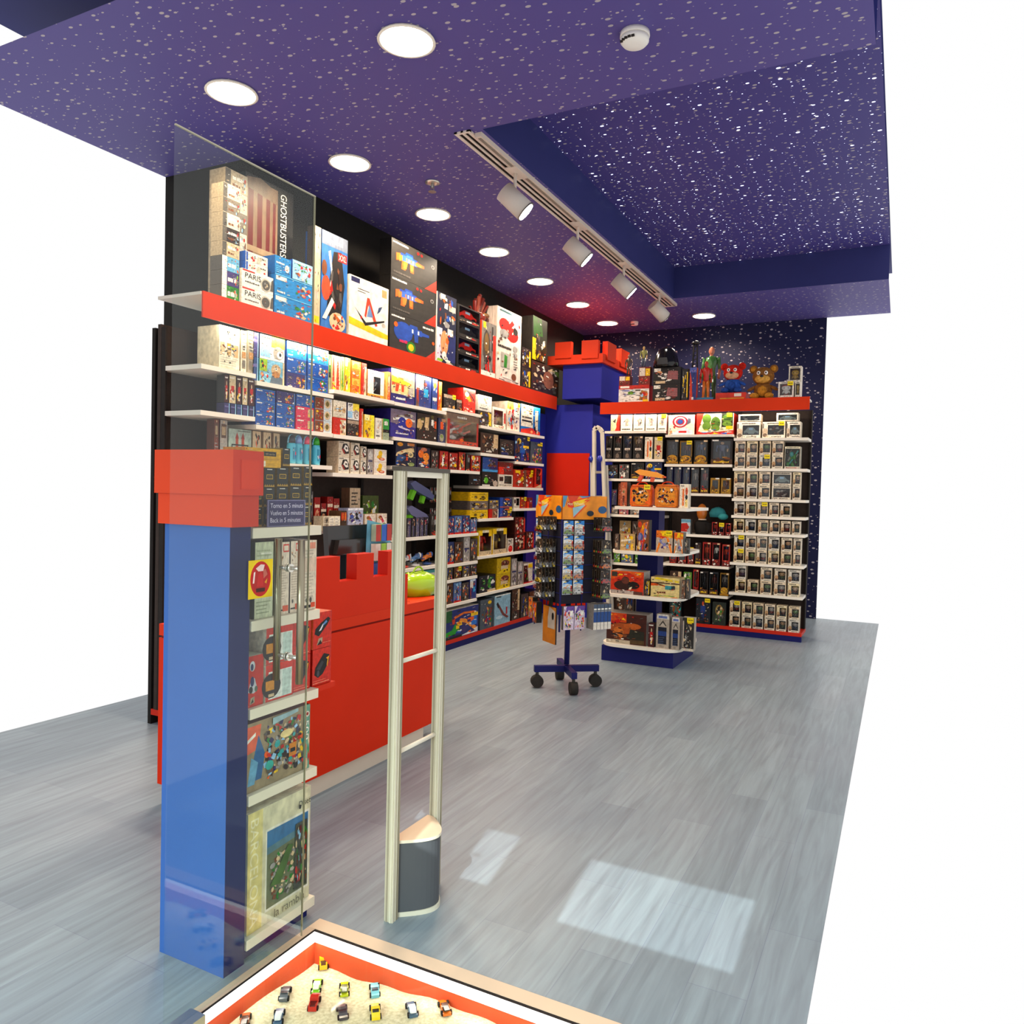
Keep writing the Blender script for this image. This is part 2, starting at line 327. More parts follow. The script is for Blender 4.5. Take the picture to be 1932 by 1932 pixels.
# ------------------------------------------------------------------ sand pit under glass
t = empty('sand_pit', (0, 0, 0)); tag(t, 'floor display pit of pale sand under glass with red sides and light strip', 'display pit')
ZS = -.08
m_ = MB()
w = .06
m_.box(PX0, PY1-w, -.03, XR, PY1, .004, 'dabfa4'); m_.box(PX0, PY0, -.03, PX0+.03, PY1-w, .004, 'cdb299'); m_.obj('frame', 'paint', t)
m_ = MB(); m_.box(PX0+.03, PY1-w-.012, -.03, XR, PY1-w, .003, '2a2321'); m_.box(PX0+.03, PY0, -.03, PX0+.038, PY1-w-.012, .003, '2a2321'); m_.obj('gasket', 'matte', t)
m_ = MB(); m_.box(PX0+.038, PY1-w-.028, -.024, XR, PY1-w-.012, .002, 'W'); m_.box(PX0+.038, PY0, -.024, PX0+.054, PY1-w-.028, .002, 'W'); m_.obj('light_strip', 'strip', t)
xi, yi = PX0+.054, PY1-w-.028
m_ = MB(); m_.face([(xi, yi, -.2), (XR, yi, -.2), (XR, yi, 0), (xi, yi, 0)], 'bd4a2a'); m_.face([(xi, PY0, -.2), (xi, yi, -.2), (xi, yi, 0), (xi, PY0, 0)], 'bd4a2a'); m_.face([(XR, PY0, -.2), (xi, PY0, -.2), (xi, PY0, 0), (XR, PY0, 0)], 'bd4a2a'); m_.obj('side_wall', 'paint', t)
m_ = MB(); n1, n2 = 60, 40
rs = random.Random(5)
def sandz(x, y): return ZS+.012*math.sin(7*x+2*y)+.008*math.sin(11*y-4*x)+.004*math.sin(31*x+17*y)
for i in range(n1+1):
    for j in range(n2+1):
        x = xi+(XR-xi)*i/n1; y = PY0+(yi-PY0)*j/n2; m_.v.append((x, y, sandz(x, y)))
for i in range(n1):
    for j in range(n2):
        k = i*(n2+1)+j; m_.f.append((k, k+n2+1, k+n2+2, k+1)); m_.c.append(lin('E')); m_.sm.append(True); m_.mi.append(0)
so = m_.obj('sand', 'sand', t); so['kind'] = 'stuff'
m_ = MB(); m_.face([(xi, PY0, -.001), (XR, PY0, -.001), (XR, yi, -.001), (xi, yi, -.001)], 'W'); m_.obj('glass_cover', 'glass', t)
la = bpy.data.lights.new('pit_lamp', 'AREA'); la.shape = 'RECTANGLE'; la.size = 1.6; la.size_y = .02; la.energy = 1.3; la.color = (1, .97, .85)
lo = bpy.data.objects.new('pit_lamp', la); COL.objects.link(lo); lo.location = (-1.0, yi-.015, -.012); lo.rotation_euler = (math.radians(-35), 0, 0)
la = la.copy(); la.size = .02; la.size_y = 1.1; la.energy = .8
lo = bpy.data.objects.new('pit_lamp', la); COL.objects.link(lo); lo.location = (xi+.015, 1.6, -.012); lo.rotation_euler = (0, math.radians(-35), 0)
def toycar(u, v, body, roof, ang, label, kind='car'):
    p = onz(u, v, ZS+.01); p.z = sandz(p.x, p.y)-.001
    t = empty('toy_car', p, math.atan2(p.y, p.x)+(ang-1.6)*1.2); tag(t, label, 'toy car')
    L, W_, Hh = .036, .0165, .011
    if kind == 'car': prof = [(-L, .005), (L, .004), (L*1.02, .011), (L*.55, .0145), (L*.2, .0215), (-L*.45, .0225), (-L*.8, .016), (-L, .015)]
    elif kind == 'truck': prof = [(-L, .006), (L, .006), (L, .02), (L*.5, .022), (L*.3, .032), (-L*.2, .032), (-L*.25, .022), (-L, .021)]
    else: prof = [(-L, .006), (L*1.1, .005), (L*1.1, .009), (L*.2, .012), (0, .02), (-L*.3, .02), (-L*.5, .013), (-L, .014)]
    m_ = MB(); m_.extr([(a, b) for a, b in prof], -W_*.8, W_*.8, body); m_.obj('body', 'gloss', t)
    m_ = MB(); m_.extr([(L*.5, .015), (L*.2, .0222), (-L*.43, .0232), (-L*.75, .0165)], -W_*.62, W_*.62, roof); m_.obj('window', 'gloss', t)
    m_ = MB(); m_.box(-L*.2, -W_*.82, .0225, L*.12, W_*.82, .024, body) if kind == 'car' else m_.box(-L*.95, -W_*.5, .02, -L*.3, W_*.5, .024, roof); m_.obj('roof', 'gloss', t)
    for sx in (-1, 1):
        for sy in (-1, 1):
            m_ = MB(); m_.cyl((sx*L*.62, sy*W_*.72, .0075), (sx*L*.62, sy*W_*1.05, .0075), .0085, .0085, 12, '1a1a1a'); m_.obj('wheel', 'matte', t)
cars = [(610, 1806, 'f0a417', '3a3020', 1.62, 'yellow toy truck alone at far corner of the sand', 'truck'), (598, 1851, '7cc32b', 'dfe8c0', 1.5, 'green and white toy racer behind the red truck', 'open'),
        (650, 1857, 'b5bd1c', '55602a', 1.6, 'yellow-green toy buggy in second row of the sand', 'open'), (707, 1866, '69a9b4', '2d3d45', 1.66, 'pale blue toy car rightmost of the second row', 'car'),
        (538, 1869, '4d5257', '2a2d30', 1.45, 'dark grey toy car near the left red side', 'car'), (593, 1889, 'b5271c', '4c1512', 1.45, 'red toy pickup between grey toy cars', 'truck'),
        (646, 1906, '3f4146', '20222a', 1.7, 'charcoal toy coupe in front of the yellow-green buggy', 'car'), (526, 1914, '3d5a78', 'cfd4d6', 1.5, 'blue toy tow truck with white rear at left', 'open'),
        (708, 1915, 'ecc71c', '2a2618', 1.66, 'yellow toy car with black hood at photo bottom', 'car'), (777, 1911, '33566f', 'dfe5e8', 1.75, 'blue toy racer with white centre stripe', 'open'), (839, 1909, 'd96a1e', '3a2b20', 1.8, 'orange toy hot rod rightmost in the sand', 'open'), (462, 1926, 'b2603c', '3a2b20', 1.5, 'rust coloured toy car cut by the photo bottom', 'open')]
for c in cars: toycar(*c[:5], c[5], c[6])
# ------------------------------------------------------------------ products: flat printed artwork on box fronts, in unit coordinates
EPS = .0035
def clampf(x, a, b): return max(a, min(b, x))
class Art:                                          # draws on the front (y = y0) of a unit box, each layer a hair further out
    def __init__(s, mb, y0=0., eps=EPS, seed=1): s.mb = mb; s.y = y0; s.eps = eps; s.r = random.Random(seed); s.k = 0
    def poly(s, pts, col):
        s.k += 1; y = s.y-s.eps*(1+s.k*.08); s.mb.face([(u-.5, y, v) for u, v in pts], col)
    def rect(s, u0, v0, u1, v1, col): s.poly([(u0, v0), (u1, v0), (u1, v1), (u0, v1)], col)
    def ell(s, cu, cv, ru, rv, col, n=14): s.poly([(cu+ru*math.cos(2*PI*i/n), cv+rv*math.sin(2*PI*i/n)) for i in range(n)], col)
    def blobs(s, u0, v0, u1, v1, n, pal):
        r = s.r; W_, H_ = u1-u0, v1-v0; q_ = clampf(3.3/math.sqrt(n), .3, 1)
        for i in range(n):
            a, b = r.uniform(.1, .9), r.uniform(.08, .92); rw, rh = r.uniform(.07, .22)*q_, r.uniform(.06, .2)*q_; c = r.choice(pal); th = r.uniform(0, PI)
            k = r.choice((3, 4, 4, 5, 9)); pts = []
            for q in range(k):
                x, y = rw*math.cos(2*PI*q/k+.7), rh*math.sin(2*PI*q/k+.7)
                pts.append((clampf(u0+W_*(a+x*math.cos(th)-y*math.sin(th)), u0, u1), clampf(v0+H_*(b+x*math.sin(th)+y*math.cos(th)), v0, v1)))
            s.poly(pts, c)
    def bars(s, u0, v0, u1, v1, col):
        u = u0
        while u < u1-.02:
            w = min(s.r.uniform(.25, .9)*(v1-v0), u1-u); h = s.r.uniform(.7, 1)*(v1-v0); s.rect(u, v0, u+w, v0+h, col); u += w*1.22
    def lines(s, u0, v0, u1, v1, n, col):
        h = (v1-v0)/n
        for i in range(n): s.rect(u0, v0+h*(i+.3), u0+(u1-u0)*s.r.uniform(.6, 1), v0+h*(i+.62), col)
    def fig(s, u0, v0, u1, v1, hc, bc, lc):
        w, h = u1-u0, v1-v0; c = (u0+u1)/2
        s.poly([(c-.18*w, v0), (c-.02*w, v0), (c-.01*w, v0+.45*h), (c-.2*w, v0+.45*h)], lc); s.poly([(c+.02*w, v0), (c+.18*w, v0), (c+.2*w, v0+.45*h), (c+.01*w, v0+.45*h)], lc)
        s.poly([(c-.22*w, v0+.42*h), (c+.22*w, v0+.42*h), (c+.34*w, v0+.75*h), (c-.34*w, v0+.75*h)], bc)
        s.poly([(c-.36*w, v0+.38*h), (c-.26*w, v0+.38*h), (c-.24*w, v0+.74*h), (c-.38*w, v0+.72*h)], bc); s.poly([(c+.26*w, v0+.38*h), (c+.36*w, v0+.38*h), (c+.38*w, v0+.72*h), (c+.24*w, v0+.74*h)], bc)
        s.ell(c, v0+.86*h, .15*w, .12*h, hc)
    def car(s, u0, v0, u1, v1, col):
        f = lambda x, y: (u0+(u1-u0)*x, v0+(v1-v0)*y)
        s.poly([f(0, .2), f(1, .2), f(1, .5), f(.8, .55), f(.66, .9), f(.32, .9), f(.16, .58), f(0, .5)], col)
        s.poly([f(.36, .6), f(.72, .6), f(.63, .82), f(.36, .82)], 'U')
        for x in (.22, .78): s.ell(*f(x, .18), (u1-u0)*.12, (v1-v0)*.18, 'K'); s.ell(*f(x, .18), (u1-u0)*.05, (v1-v0)*.08, 'S')
    def gun(s, u0, v0, u1, v1, c1, c2):
        f = lambda x, y: (u0+(u1-u0)*x, v0+(v1-v0)*y)
        s.poly([f(.1, .5), f(.75, .5), f(.75, .8), f(.15, .85)], c1); s.poly([f(.72, .55), f(1, .58), f(1, .7), f(.72, .75)], c2)
        s.poly([f(.18, .1), f(.32, .1), f(.38, .52), f(.2, .52)], c2); s.poly([f(.5, .12), f(.62, .12), f(.62, .5), f(.48, .5)], c2)
        s.poly([f(0, .4), f(.14, .5), f(.14, .8), f(0, .75)], c2); s.poly([f(.3, .82), f(.6, .8), f(.58, .95), f(.34, .95)], c1)
        for i in range(4): s.rect(*f(.3+i*.1, .55), *f(.35+i*.1, .74), 'W' if i % 2 else c2)
    def specks(s, n, pal, u0=.04, v0=.04, u1=.96, v1=.96):
        r = s.r
        for i in range(n):
            u, v = r.uniform(u0, u1-.08), r.uniform(v0, v1-.05); w, h = r.uniform(.02, .09), r.uniform(.012, .04); c = r.choice(pal); t = r.uniform(-.02, .02)
            s.poly([(u, v), (min(u+w, u1), v+t), (min(u+w, u1), v+h+t), (u, v+h)], c)
    def text(s, t, u, v, w, h, col, rot=0):
        vs, fs = textgeo(t); s.k += 1; y = s.y-s.eps*(1.3+s.k*.08)
        for f in fs:
            pts = []
            for i in f:
                a, b = vs[i]
                if rot == 0: p = (u+w*a, v+h*b)
                elif rot == -90: p = (u+w*b, v+h*(1-a))
                else: p = (u+w*(1-b), v+h*a)
                pts.append((p[0]-.5, y, p[1]))
            s.mb.face(pts, col)
    def spec(s, txt):
        for q in filter(None, txt.split(';')):
            k = q[0]; p = q[1:].split(' '); a = [float(x) for x in p[0].split(',')]; c = p[1:]
            if k == 'r': s.rect(*a, c[0])
            elif k == 'e': s.ell(*a, c[0])
            elif k == 'b': s.blobs(*a[:4], int(a[4]), c[0])
            elif k == 't': s.bars(*a, c[0])
            elif k == 'l': s.lines(*a[:4], int(a[4]), c[0])
            elif k == 'f': s.fig(*a, *c[:3])
            elif k == 'c': s.car(*a, c[0])
            elif k == 'g': s.gun(*a, c[0], c[1])
            elif k == 'p': s.poly(list(zip(a[::2], a[1::2])), c[0])
            elif k == 'x': s.text(' '.join(c[1:]), *a[:4], c[0], int(a[4]) if len(a) > 4 else 0)
def frontframe(mb, u0, v0, u1, v1, col, inner, depth=.55):   # front face with a recessed window opening
    X = lambda u: u-.5
    for a, b, c, d in ((0, 0, 1, v0), (0, v1, 1, 1), (0, v0, u0, v1), (u1, v0, 1, v1)):
        if c-a > 1e-4 and d-b > 1e-4: mb.face([(X(a), 0, b), (X(c), 0, b), (X(c), 0, d), (X(a), 0, d)], col)
    x0, x1 = X(u0), X(u1)
    mb.face([(x0, depth, v0), (x1, depth, v0), (x1, depth, v1), (x0, depth, v1)], inner)
    mb.face([(x0, 0, v0), (x0, depth, v0), (x0, depth, v1), (x0, 0, v1)], inner); mb.face([(x1, depth, v0), (x1, 0, v0), (x1, 0, v1), (x1, depth, v1)], inner)
    mb.face([(x0, 0, v0), (x1, 0, v0), (x1, depth, v0), (x0, depth, v0)], inner); mb.face([(x0, depth, v1), (x1, depth, v1), (x1, 0, v1), (x0, 0, v1)], inner)
def shell(mb, side, top, back=None):
    mb.face([(.5, 0, 0), (.5, 1, 0), (.5, 1, 1), (.5, 0, 1)], side); mb.face([(-.5, 1, 0), (-.5, 0, 0), (-.5, 0, 1), (-.5, 1, 1)], side)
    mb.face([(-.5, 0, 1), (.5, 0, 1), (.5, 1, 1), (-.5, 1, 1)], top); mb.face([(.5, 1, 0), (-.5, 1, 0), (-.5, 1, 1), (.5, 1, 1)], back or side); mb.face([(-.5, 1, 0), (.5, 1, 0), (.5, 0, 0), (-.5, 0, 0)], side)
def vinyl(mb, cx, y, z0, w, h, hair, skin, body, leg):    # little big-headed figure
    mb.ell((cx, y, z0+h*.7), (w*.46, .2, h*.29), skin); mb.ell((cx, y+.03, z0+h*.78), (w*.48, .21, h*.25), hair, 12, 6)
    mb.ell((cx, y, z0+h*.3), (w*.24, .13, h*.2), body, 10, 6)
    for sx in (-1, 1):
        mb.cyl((cx+sx*w*.13, y, z0), (cx+sx*w*.11, y, z0+h*.2), w*.1, w*.1, 7, leg); mb.cyl((cx+sx*w*.24, y, z0+h*.42), (cx+sx*w*.34, y-.04, z0+h*.2), w*.07, w*.06, 7, body)
        mb.ell((cx+sx*w*.19, y-.19, z0+h*.68), (w*.055, .02, h*.04), 'K', 7, 4)
def action(mb, cx, y, z0, w, h, hc, bc, lc):              # tall jointed figure
    for sx in (-1, 1):
        mb.cyl((cx+sx*w*.16, y, z0), (cx+sx*w*.11, y, z0+h*.46), w*.08, w*.12, 8, lc); mb.ell((cx+sx*w*.17, y-.03, z0+h*.02), (w*.1, .08, h*.025), lc, 8, 4)
        mb.cyl((cx+sx*w*.3, y, z0+h*.78), (cx+sx*w*.37, y-.03, z0+h*.58), w*.08, w*.065, 8, bc); mb.cyl((cx+sx*w*.37, y-.03, z0+h*.58), (cx+sx*w*.34, y-.08, z0+h*.42), w*.065, w*.05, 8, hc if sx > 0 else bc)
    def rg(z, rx, ry): return [(cx+rx*math.cos(2*PI*i/12), y+ry*math.sin(2*PI*i/12), z0+h*z) for i in range(12)]
    mb.rings([rg(.43, w*.17, .1), rg(.52, w*.19, .11), rg(.58, w*.17, .1), rg(.72, w*.27, .13), rg(.8, w*.24, .11), rg(.835, w*.08, .06)], bc)
    mb.cyl((cx, y, z0+h*.82), (cx, y, z0+h*.87), w*.07, w*.07, 8, hc); mb.ell((cx, y-.01, z0+h*.92), (w*.13, .1, h*.08), hc, 10, 7)
KINDS = {}
PLAIN = {'blas', 'blas2', 'paris', 'fire', 'xxl', 'cata', 'palblu', 'blky', 'yelbx', 'backg', 'backb', 'backr', 'redcar', 'redpol', 'redmoto', 'redwhw', 'pzbcn', 'pz500', 'towg', 'disc', 'whbk', 'terr', 'twrb', 'pop', 'tealb', 'spine', 'bpack', 'dice', 'cubes', 'duckb'}
def kind(k, name, cat, desc, base, side, art='', dep=None, win=None, inner='K', fill=None, mat='print', builder=None, top=None):
    KINDS[k] = dict(name=name, cat=cat, desc=desc, base=base, side=side, art=art, dep=dep, win=win, inner=inner, fill=fill, mat=mat, builder=builder, top=top or side)
_proto = {}
NVAR = 4
def proto(k, var):                                       # list of (child name, mesh); first is the thing itself
    if (k, var) in _proto: return _proto[k, var]
    K = KINDS[k]; r = random.Random(hash(k) % 9973 if False else sum(ord(c)*(i+3) for i, c in enumerate(k))*7+var); out = []
    if K['builder']: out = K['builder'](var, r)
    else:
        mb = MB(); base = K['base'][var % len(K['base'])] if isinstance(K['base'], list) else K['base']
        shell(mb, K['side'], K['top'])
        if K['win']: frontframe(mb, *K['win'], base, K['inner'])
        else: mb.face([(-.5, 0, 0), (.5, 0, 0), (.5, 0, 1), (-.5, 0, 1)], base)
        a = Art(mb, 0, EPS, r.randint(0, 9999)); a.spec(K['art'])
        if k not in PLAIN: a.specks(26 if not K['win'] else 10, 'WDKEHZATR' if not K['win'] else 'ADTE', *((.04, .04, .96, .96) if not K['win'] else (.04, .02, .96, max(.05, K['win'][1]-.02))))
        out.append((K['name'], mb.mesh(K['name'], K['mat'])))
        if K['win']:
            u0, v0, u1, v1 = K['win']
            if K['fill']:
                for fk in K['fill'][var % len(K['fill'])].split('|'):
                    q = fk.split(' '); mb = MB(); w, h = u1-u0, v1-v0
                    if q[0] == 'v': vinyl(mb, (u0+u1)/2-.5+float(q[5] if len(q) > 5 else 0), .3, v0+.01, min(w*.95, .95*h*1.0), h*.94, q[1], q[2], q[3], q[4]); nm = 'vinyl_figure'
                    elif q[0] == 'a': action(mb, (u0+u1)/2-.5+float(q[4] if len(q) > 4 else 0), .3, v0+.01, w*float(q[5] if len(q) > 5 else .9), h*.94, q[1], q[2], q[3]); nm = 'action_figure'
                    elif q[0] == 'c':
                        A2 = [(-.46, .12), (.46, .12), (.48, .38), (.3, .48), (.14, .8), (-.22, .8), (-.38, .5), (-.48, .42)]
                        mb.extr([((u0+u1)/2-.5+x*w*.92, v0+z*h) for x, z in A2], .12, .42, q[1])
                        for x in (-.28, .28): mb.cyl(((u0+u1)/2-.5+x*w, .08, v0+.14*h), ((u0+u1)/2-.5+x*w, .14, v0+.14*h), .13*min(w, h), .13*min(w, h), 10, 'K')
                        a2 = Art(mb, .115, .002); a2.rect(u0+w*.36, v0+h*.52, u0+w*.6, v0+h*.74, 'U'); nm = 'toy_vehicle'
                    else:
                        for i in range(int(q[1])):
                            c = r.choice(q[2]); x, z = r.uniform(u0+.12*w, u1-.12*w)-.5, r.uniform(v0+.1*h, v1-.12*h); s_ = r.uniform(.06, .16)
                            mb.ell((x, r.uniform(.2, .4), z), (s_*w, .12, s_*h), c, 8, 5) if r.random() < .5 else mb.bar((x-s_*w, .3, z-s_*h), (x+s_*w, .2, z+s_*h), .07, .07*w, c)
                        nm = 'toy'
                    out.append((nm, mb.mesh(nm, 'gloss')))
            mb = MB(); mb.face([(u0-.5, .012, v0), (u1-.5, .012, v0), (u1-.5, .012, v1), (u0-.5, .012, v1)], 'W'); out.append(('window', mb.mesh('window', 'clear')))
    _proto[k, var] = out; return out
def tagmesh():
    mb = MB(); mb.box(-.5, -.02, -.5, .5, .02, .5, 'f7e114'); a = Art(mb, -.02, .02); a.bars(.14, -.12, .86, .16, '8a7a10'); a.rect(.1, .3, .5, .36, 'a89a20')
    return mb.mesh('price_tag', 'print')
TAGM = tagmesh()
seq = {}
BOARDS = []
def product(k, loc, rz, w, d, h, label, group=None, ptag=False, var=None):
    K = KINDS[k]
    if var is None: seq[k] = seq.get(k, -1)+1; var = seq[k]
    parts = proto(k, var % NVAR)
    o = put(parts[0][0], parts[0][1], None, loc, rz, (w, d, h)); tag(o, label, K['cat'], group)
    if K['cat'] and len(parts) > 1:
        for nm, me in parts[1:]: put(nm, me, o)
    if ptag:
        tw = min(.9, .06/w); th = min(.5, .045/h)
        c = put('price_tag', TAGM, o, (.46-tw/2, -.06*min(1, .15/d), 1.0-th*.45), 0, (tw, .12, th)); c['label'] = 'yellow price tag'
    return o
ORD = ['1st', '2nd', '3rd']+['%dth' % i for i in range(4, 60)]
def solve_s(u, wall, plane, z):
    lo, hi = (1.0, 12.0) if wall == 'L' else (-6.0, 4.0)
    for _ in range(50):
        m_ = (lo+hi)/2; p = (plane, m_, z) if wall == 'L' else (m_, plane, z)
        if pr(p)[0] < u: lo = m_
        else: hi = m_
    return (lo+hi)/2
def row(wall, plane, z, items, phrase, group, depth=.318, off=.012, board=None):
    """items: 'kind u0 u1 height_px [n]' separated by ';'. kinds with '/' are stacked upwards; '*' hangs a price tag."""
    its = [q.split() for q in items.split(';') if q.strip()]
    for i, q in enumerate(its):
        ks = q[0].split('/'); u0, u1, hp = float(q[1]), float(q[2]), float(q[3])
        n = int(q[4]) if len(q) > 4 else len(ks)
        lift = float(q[5]) if len(q) > 5 else 0; back = float(q[6]) if len(q) > 6 else 0
        a, b = solve_s(u0, wall, plane, z), solve_s(u1, wall, plane, z); mid = (a+b)/2; w = max(b-a-.004, .01)
        lim = min([zz-.036 for wl, pl, s0, s1, zz in BOARDS if wl == wall and abs(pl-plane) < .05 and zz > z+.06 and s0 < b-.003 and s1 > a+.003], default=99)
        p = (plane, mid, z) if wall == 'L' else (mid, plane, z); k = pr(p)[2]; zb = z+lift*k/F; hh = min(hp*k/F, lim-zb)/n
        if len(ks) == 1: ks = ks*n
        hs = [hh]*n
        for j in range(n):
            kk = ks[j]; pt = kk.endswith('*'); kk = kk.rstrip('*'); K = KINDS[kk]
            d = K['dep'] if K['dep'] else clampf(w*.75, .07, depth-.03)
            d = min(d, depth-off-back-.005)
            loc = (plane-off-back, mid, zb+.0008) if wall == 'L' else (mid, plane+off+back, zb+.0008)
            pos = ORD[i]+' from left'
            tier = '' if n == 1 else (' lower' if j == 0 and n == 2 else ' upper' if n == 2 else ' bottom' if j == 0 else ' top' if j == n-1 else ' middle' if n == 3 else ' '+ORD[j]+'-up')
            desc = K['desc']; 
            if isinstance(desc, list): desc = desc[(seq.get(kk, -1)+1) % NVAR % len(desc)]
            loc_short = phrase.split(', ')[-1]; lab = None
            for cand in (f'{desc}, {pos}{tier}, {phrase}', f'{desc}, {pos}{tier}, {loc_short}', f'{desc}, {phrase}', f'{desc}, {loc_short}', desc):
                if len(cand.replace(',', '').split()) <= 16 and cand not in LABELS: lab = cand; break
            product(kk, loc, PI/2 if wall == 'L' else 0, w, d, hs[j]-.0015, lab, group, pt)
            zb += hs[j]
NVAR = 6
B_ = 'box'
def k_(k, name, desc, base, side, art='', **kw): kind(k, name, kw.pop('cat', 'toy box'), desc, base, side, art, **kw)
# --- left wall, top display
k_('pzl', 'puzzle_box', ['beige puzzle box', 'dark brown puzzle box', 'white puzzle box', 'grey puzzle box', 'white and red puzzle box', 'pale puzzle box'], ['cdbda0', '3c2c28', 'e2d8c6', '8d8378', 'd9cbb8', 'c3b59c'], 'b9a88e', "r0,.02,.24,.98 A;t.32,.55,.8,.75 W;t.32,.2,.66,.36 T;b.72,.05,.98,.9,7 EAUTS;e.88,.7,.04,.1 R", cat='puzzle box')
k_('pzd', 'puzzle_box', 'dark puzzle box', '35292a', '4a3a34', "r0,0,.3,1 T;t.36,.45,.9,.72 E;l.36,.1,.8,.36,2 A;b.02,.1,.28,.9,6 ETAW", cat='puzzle box')
k_('pzs', 'puzzle_box', ['green puzzle box', 'purple puzzle box', 'light blue puzzle box', 'orange puzzle box', 'blue puzzle box', 'red puzzle box'], ['G', '5a4a86', '79b7d8', 'e68a2a', '3d6fb5', 'b8402c'], 'A', "r0,0,.28,1 W;t.34,.3,.85,.65 W;b.7,.05,.98,.95,6 ULWO", cat='puzzle box')
k_('paris', 'game_box', 'white puzzle building set box lettered PARIS', 'f1ece2', 'e3dccd', "r.02,.9,.4,.98 R;x.1,.52,.5,.3 K PARIS;t.1,.28,.55,.36 A;e.76,.45,.17,.38 Z;e.76,.45,.13,.3 A;b.68,.25,.85,.66,8 TEAS;p.9,.2,1,.2,1,.9,.94,.8 A", cat='puzzle box')
k_('kit', 'game_box', 'white model kit box', 'efe8da', 'B', "r.02,.05,.1,.95 B;b.15,.12,.45,.9,8 RSEA;t.55,.6,.9,.75 A;e.86,.25,.05,.1 R;p.5,.1,.62,.1,.7,.5,.6,.8,.5,.5 Z", cat='puzzle box')
k_('fire', 'playset_box', 'large dark playset box lettered GHOSTBUSTERS with firehouse picture', '241f1d', '2b3a2c', "r.02,.3,.66,.97 9a7f66;r.06,.34,.16,.9 7a2420;r.24,.5,.34,.9 7a2420;r.42,.5,.5,.9 7a2420;r.56,.5,.62,.88 7a2420;r.02,.46,.66,.5 b59d80;p.02,.9,.66,.86,.66,.95,.3,1,.02,.97 8c735c;r.1,.02,.5,.3 8a7660;p.16,.2,.3,.15,.34,.42,.22,.44 R;b.04,.02,.66,.3,22 ETSUBR;x.72,.5,.13,.46,-90 W GHOSTBUSTERS", dep=.2)
k_('cyan', 'playset_box', 'cyan playset box', '1a93cf', '1579b8', "r.03,.72,.3,.92 W;b.52,.1,.97,.8,16 TOEGWR;t.06,.1,.26,.2 W;r0,.96,1,1 7cc7ea", cat='toy box')
k_('cyans', 'playset_box', 'small blue playset box', '2391cc', '0f6fae', "t.08,.6,.6,.7 W;e.75,.45,.14,.2 W;b.65,.3,.85,.6,7 ORTW;l.06,.1,.5,.5,4 7cc7ea")
k_('multi', 'playset_box', 'playset box with red and blue picture', 'U', 'B', "b.02,.02,.98,.98,30 RTOUBGW;t.1,.85,.6,.93 W")
k_('slimb', 'toy_box', 'tall slim beige box with yellow tag', 'cfc3a6', '4a4440', "r.1,.03,.9,.1 Y;l.2,.2,.7,.9,3 Z;r0,0,.12,1 b3a688")
k_('xxl', 'playset_box', 'tall blue figure box lettered XXL with pirate picture', '4a86c4', '2f5f9c', "r0,.86,1,1 8d97a8;r.7,.1,1,.86 2f7fc0;p.2,.15,.75,.1,.9,.5,.75,.84,.45,.82,.3,.5 2f2723;x.2,.88,.6,.07 W playmobil;r.62,.74,.98,.83 R;x.65,.755,.3,.06 W XXL;p.25,.8,.34,.82,.42,.6,.36,.4,.33,.42,.37,.6 W;e.18,.42,.17,.13 d9603a;b.3,.2,.8,.7,16 HTKDRA;e.64,.1,.32,.1 E;b.4,.02,.9,.18,22 RBWTKO;e.1,.62,.1,.08 T;p.05,.1,.2,.1,.5,.3,.4,.34 W", dep=.16)
k_('cata', 'toy_box', 'white box with catapult picture and yellow stripe', 'f1ebe0', 'd9d2c4', "r.04,.9,.25,.98 N;p0,.2,1,.1,1,.2,0,.32 Y;r0,0,1,.12 W;p.38,.4,.44,.72,.5,.72,.72,.3,.66,.28,.47,.6,.42,.38 d9502a;p.44,.4,.6,.42,.5,.62 7f9cc6;p.12,.5,.16,.48,.4,.24,.9,.4,.9,.43,.42,.3 2b2826;p.7,.5,.74,.62,.84,.66,.78,.56 44587c;l.2,.76,.5,.84,2 A;r.82,.82,.95,.95 c9a878;e.3,.36,.02,.03 R;e.88,.34,.05,.04 Z", dep=.1)
k_('blas', 'blaster_box', 'dark grey box with blue and orange foam blaster picture', '44413d', '2f2c2a', "t.03,.9,.35,.95 W;p.72,0,1,0,1,.38 c9482c;g.1,.2,.7,.8 2f55a8 e8722e;g.16,.26,.64,.74 4a74c6 e88a3e;e.56,.9,.025,.04 R;e.64,.89,.025,.04 R;e.9,.72,.04,.06 S;e.9,.72,.02,.03 D;t.05,.1,.4,.16 A", cat='blaster box', dep=.12)
k_('blas2', 'blaster_box', 'dark box with blue blaster picture and coloured badge', '44413d', '2f2c2a', "t.03,.9,.3,.95 W;p.76,0,1,0,1,.3 c9482c;e.28,.55,.2,.28 3760b4;g.2,.3,.85,.85 3a63b8 3a63b8;e.12,.7,.04,.07 O;e.45,.18,.1,.16 G;e.45,.18,.06,.1 Y;t.2,.25,.4,.33 M;e.95,.5,.03,.05 O;t.7,.85,.95,.92 W", cat='blaster box', dep=.12)
k_('tallm', 'toy_set', 'tall hanging pack of blue and orange toy blasters', '2c3350', 'W', "r0,0,.28,.5 e6e0ee;r.55,.05,1,.45 34407a;b.05,.5,.95,.98,26 DOSKBWT;r.55,.42,.85,.52 W;e.4,.3,.2,.18 F;e.55,.34,.08,.05 O;e.4,.12,.12,.06 W;b0,0,1,.12,8 LWZ;r.6,.78,.95,.86 Z;r.15,.92,.4,.99 W", dep=.12)
k_('carw', 'vehicle_box', ['black window box with black toy car', 'black window box with red toy car'], '191514', '14100f', "r.1,.03,.85,.2 D;t.4,.06,.62,.17 W;t.64,.06,.85,.17 R", win=(.08, .25, .95, .92), fill=['c 2a2724', 'c d8261a'], inner='0d0b0b', cat='toy car box', dep=.15)
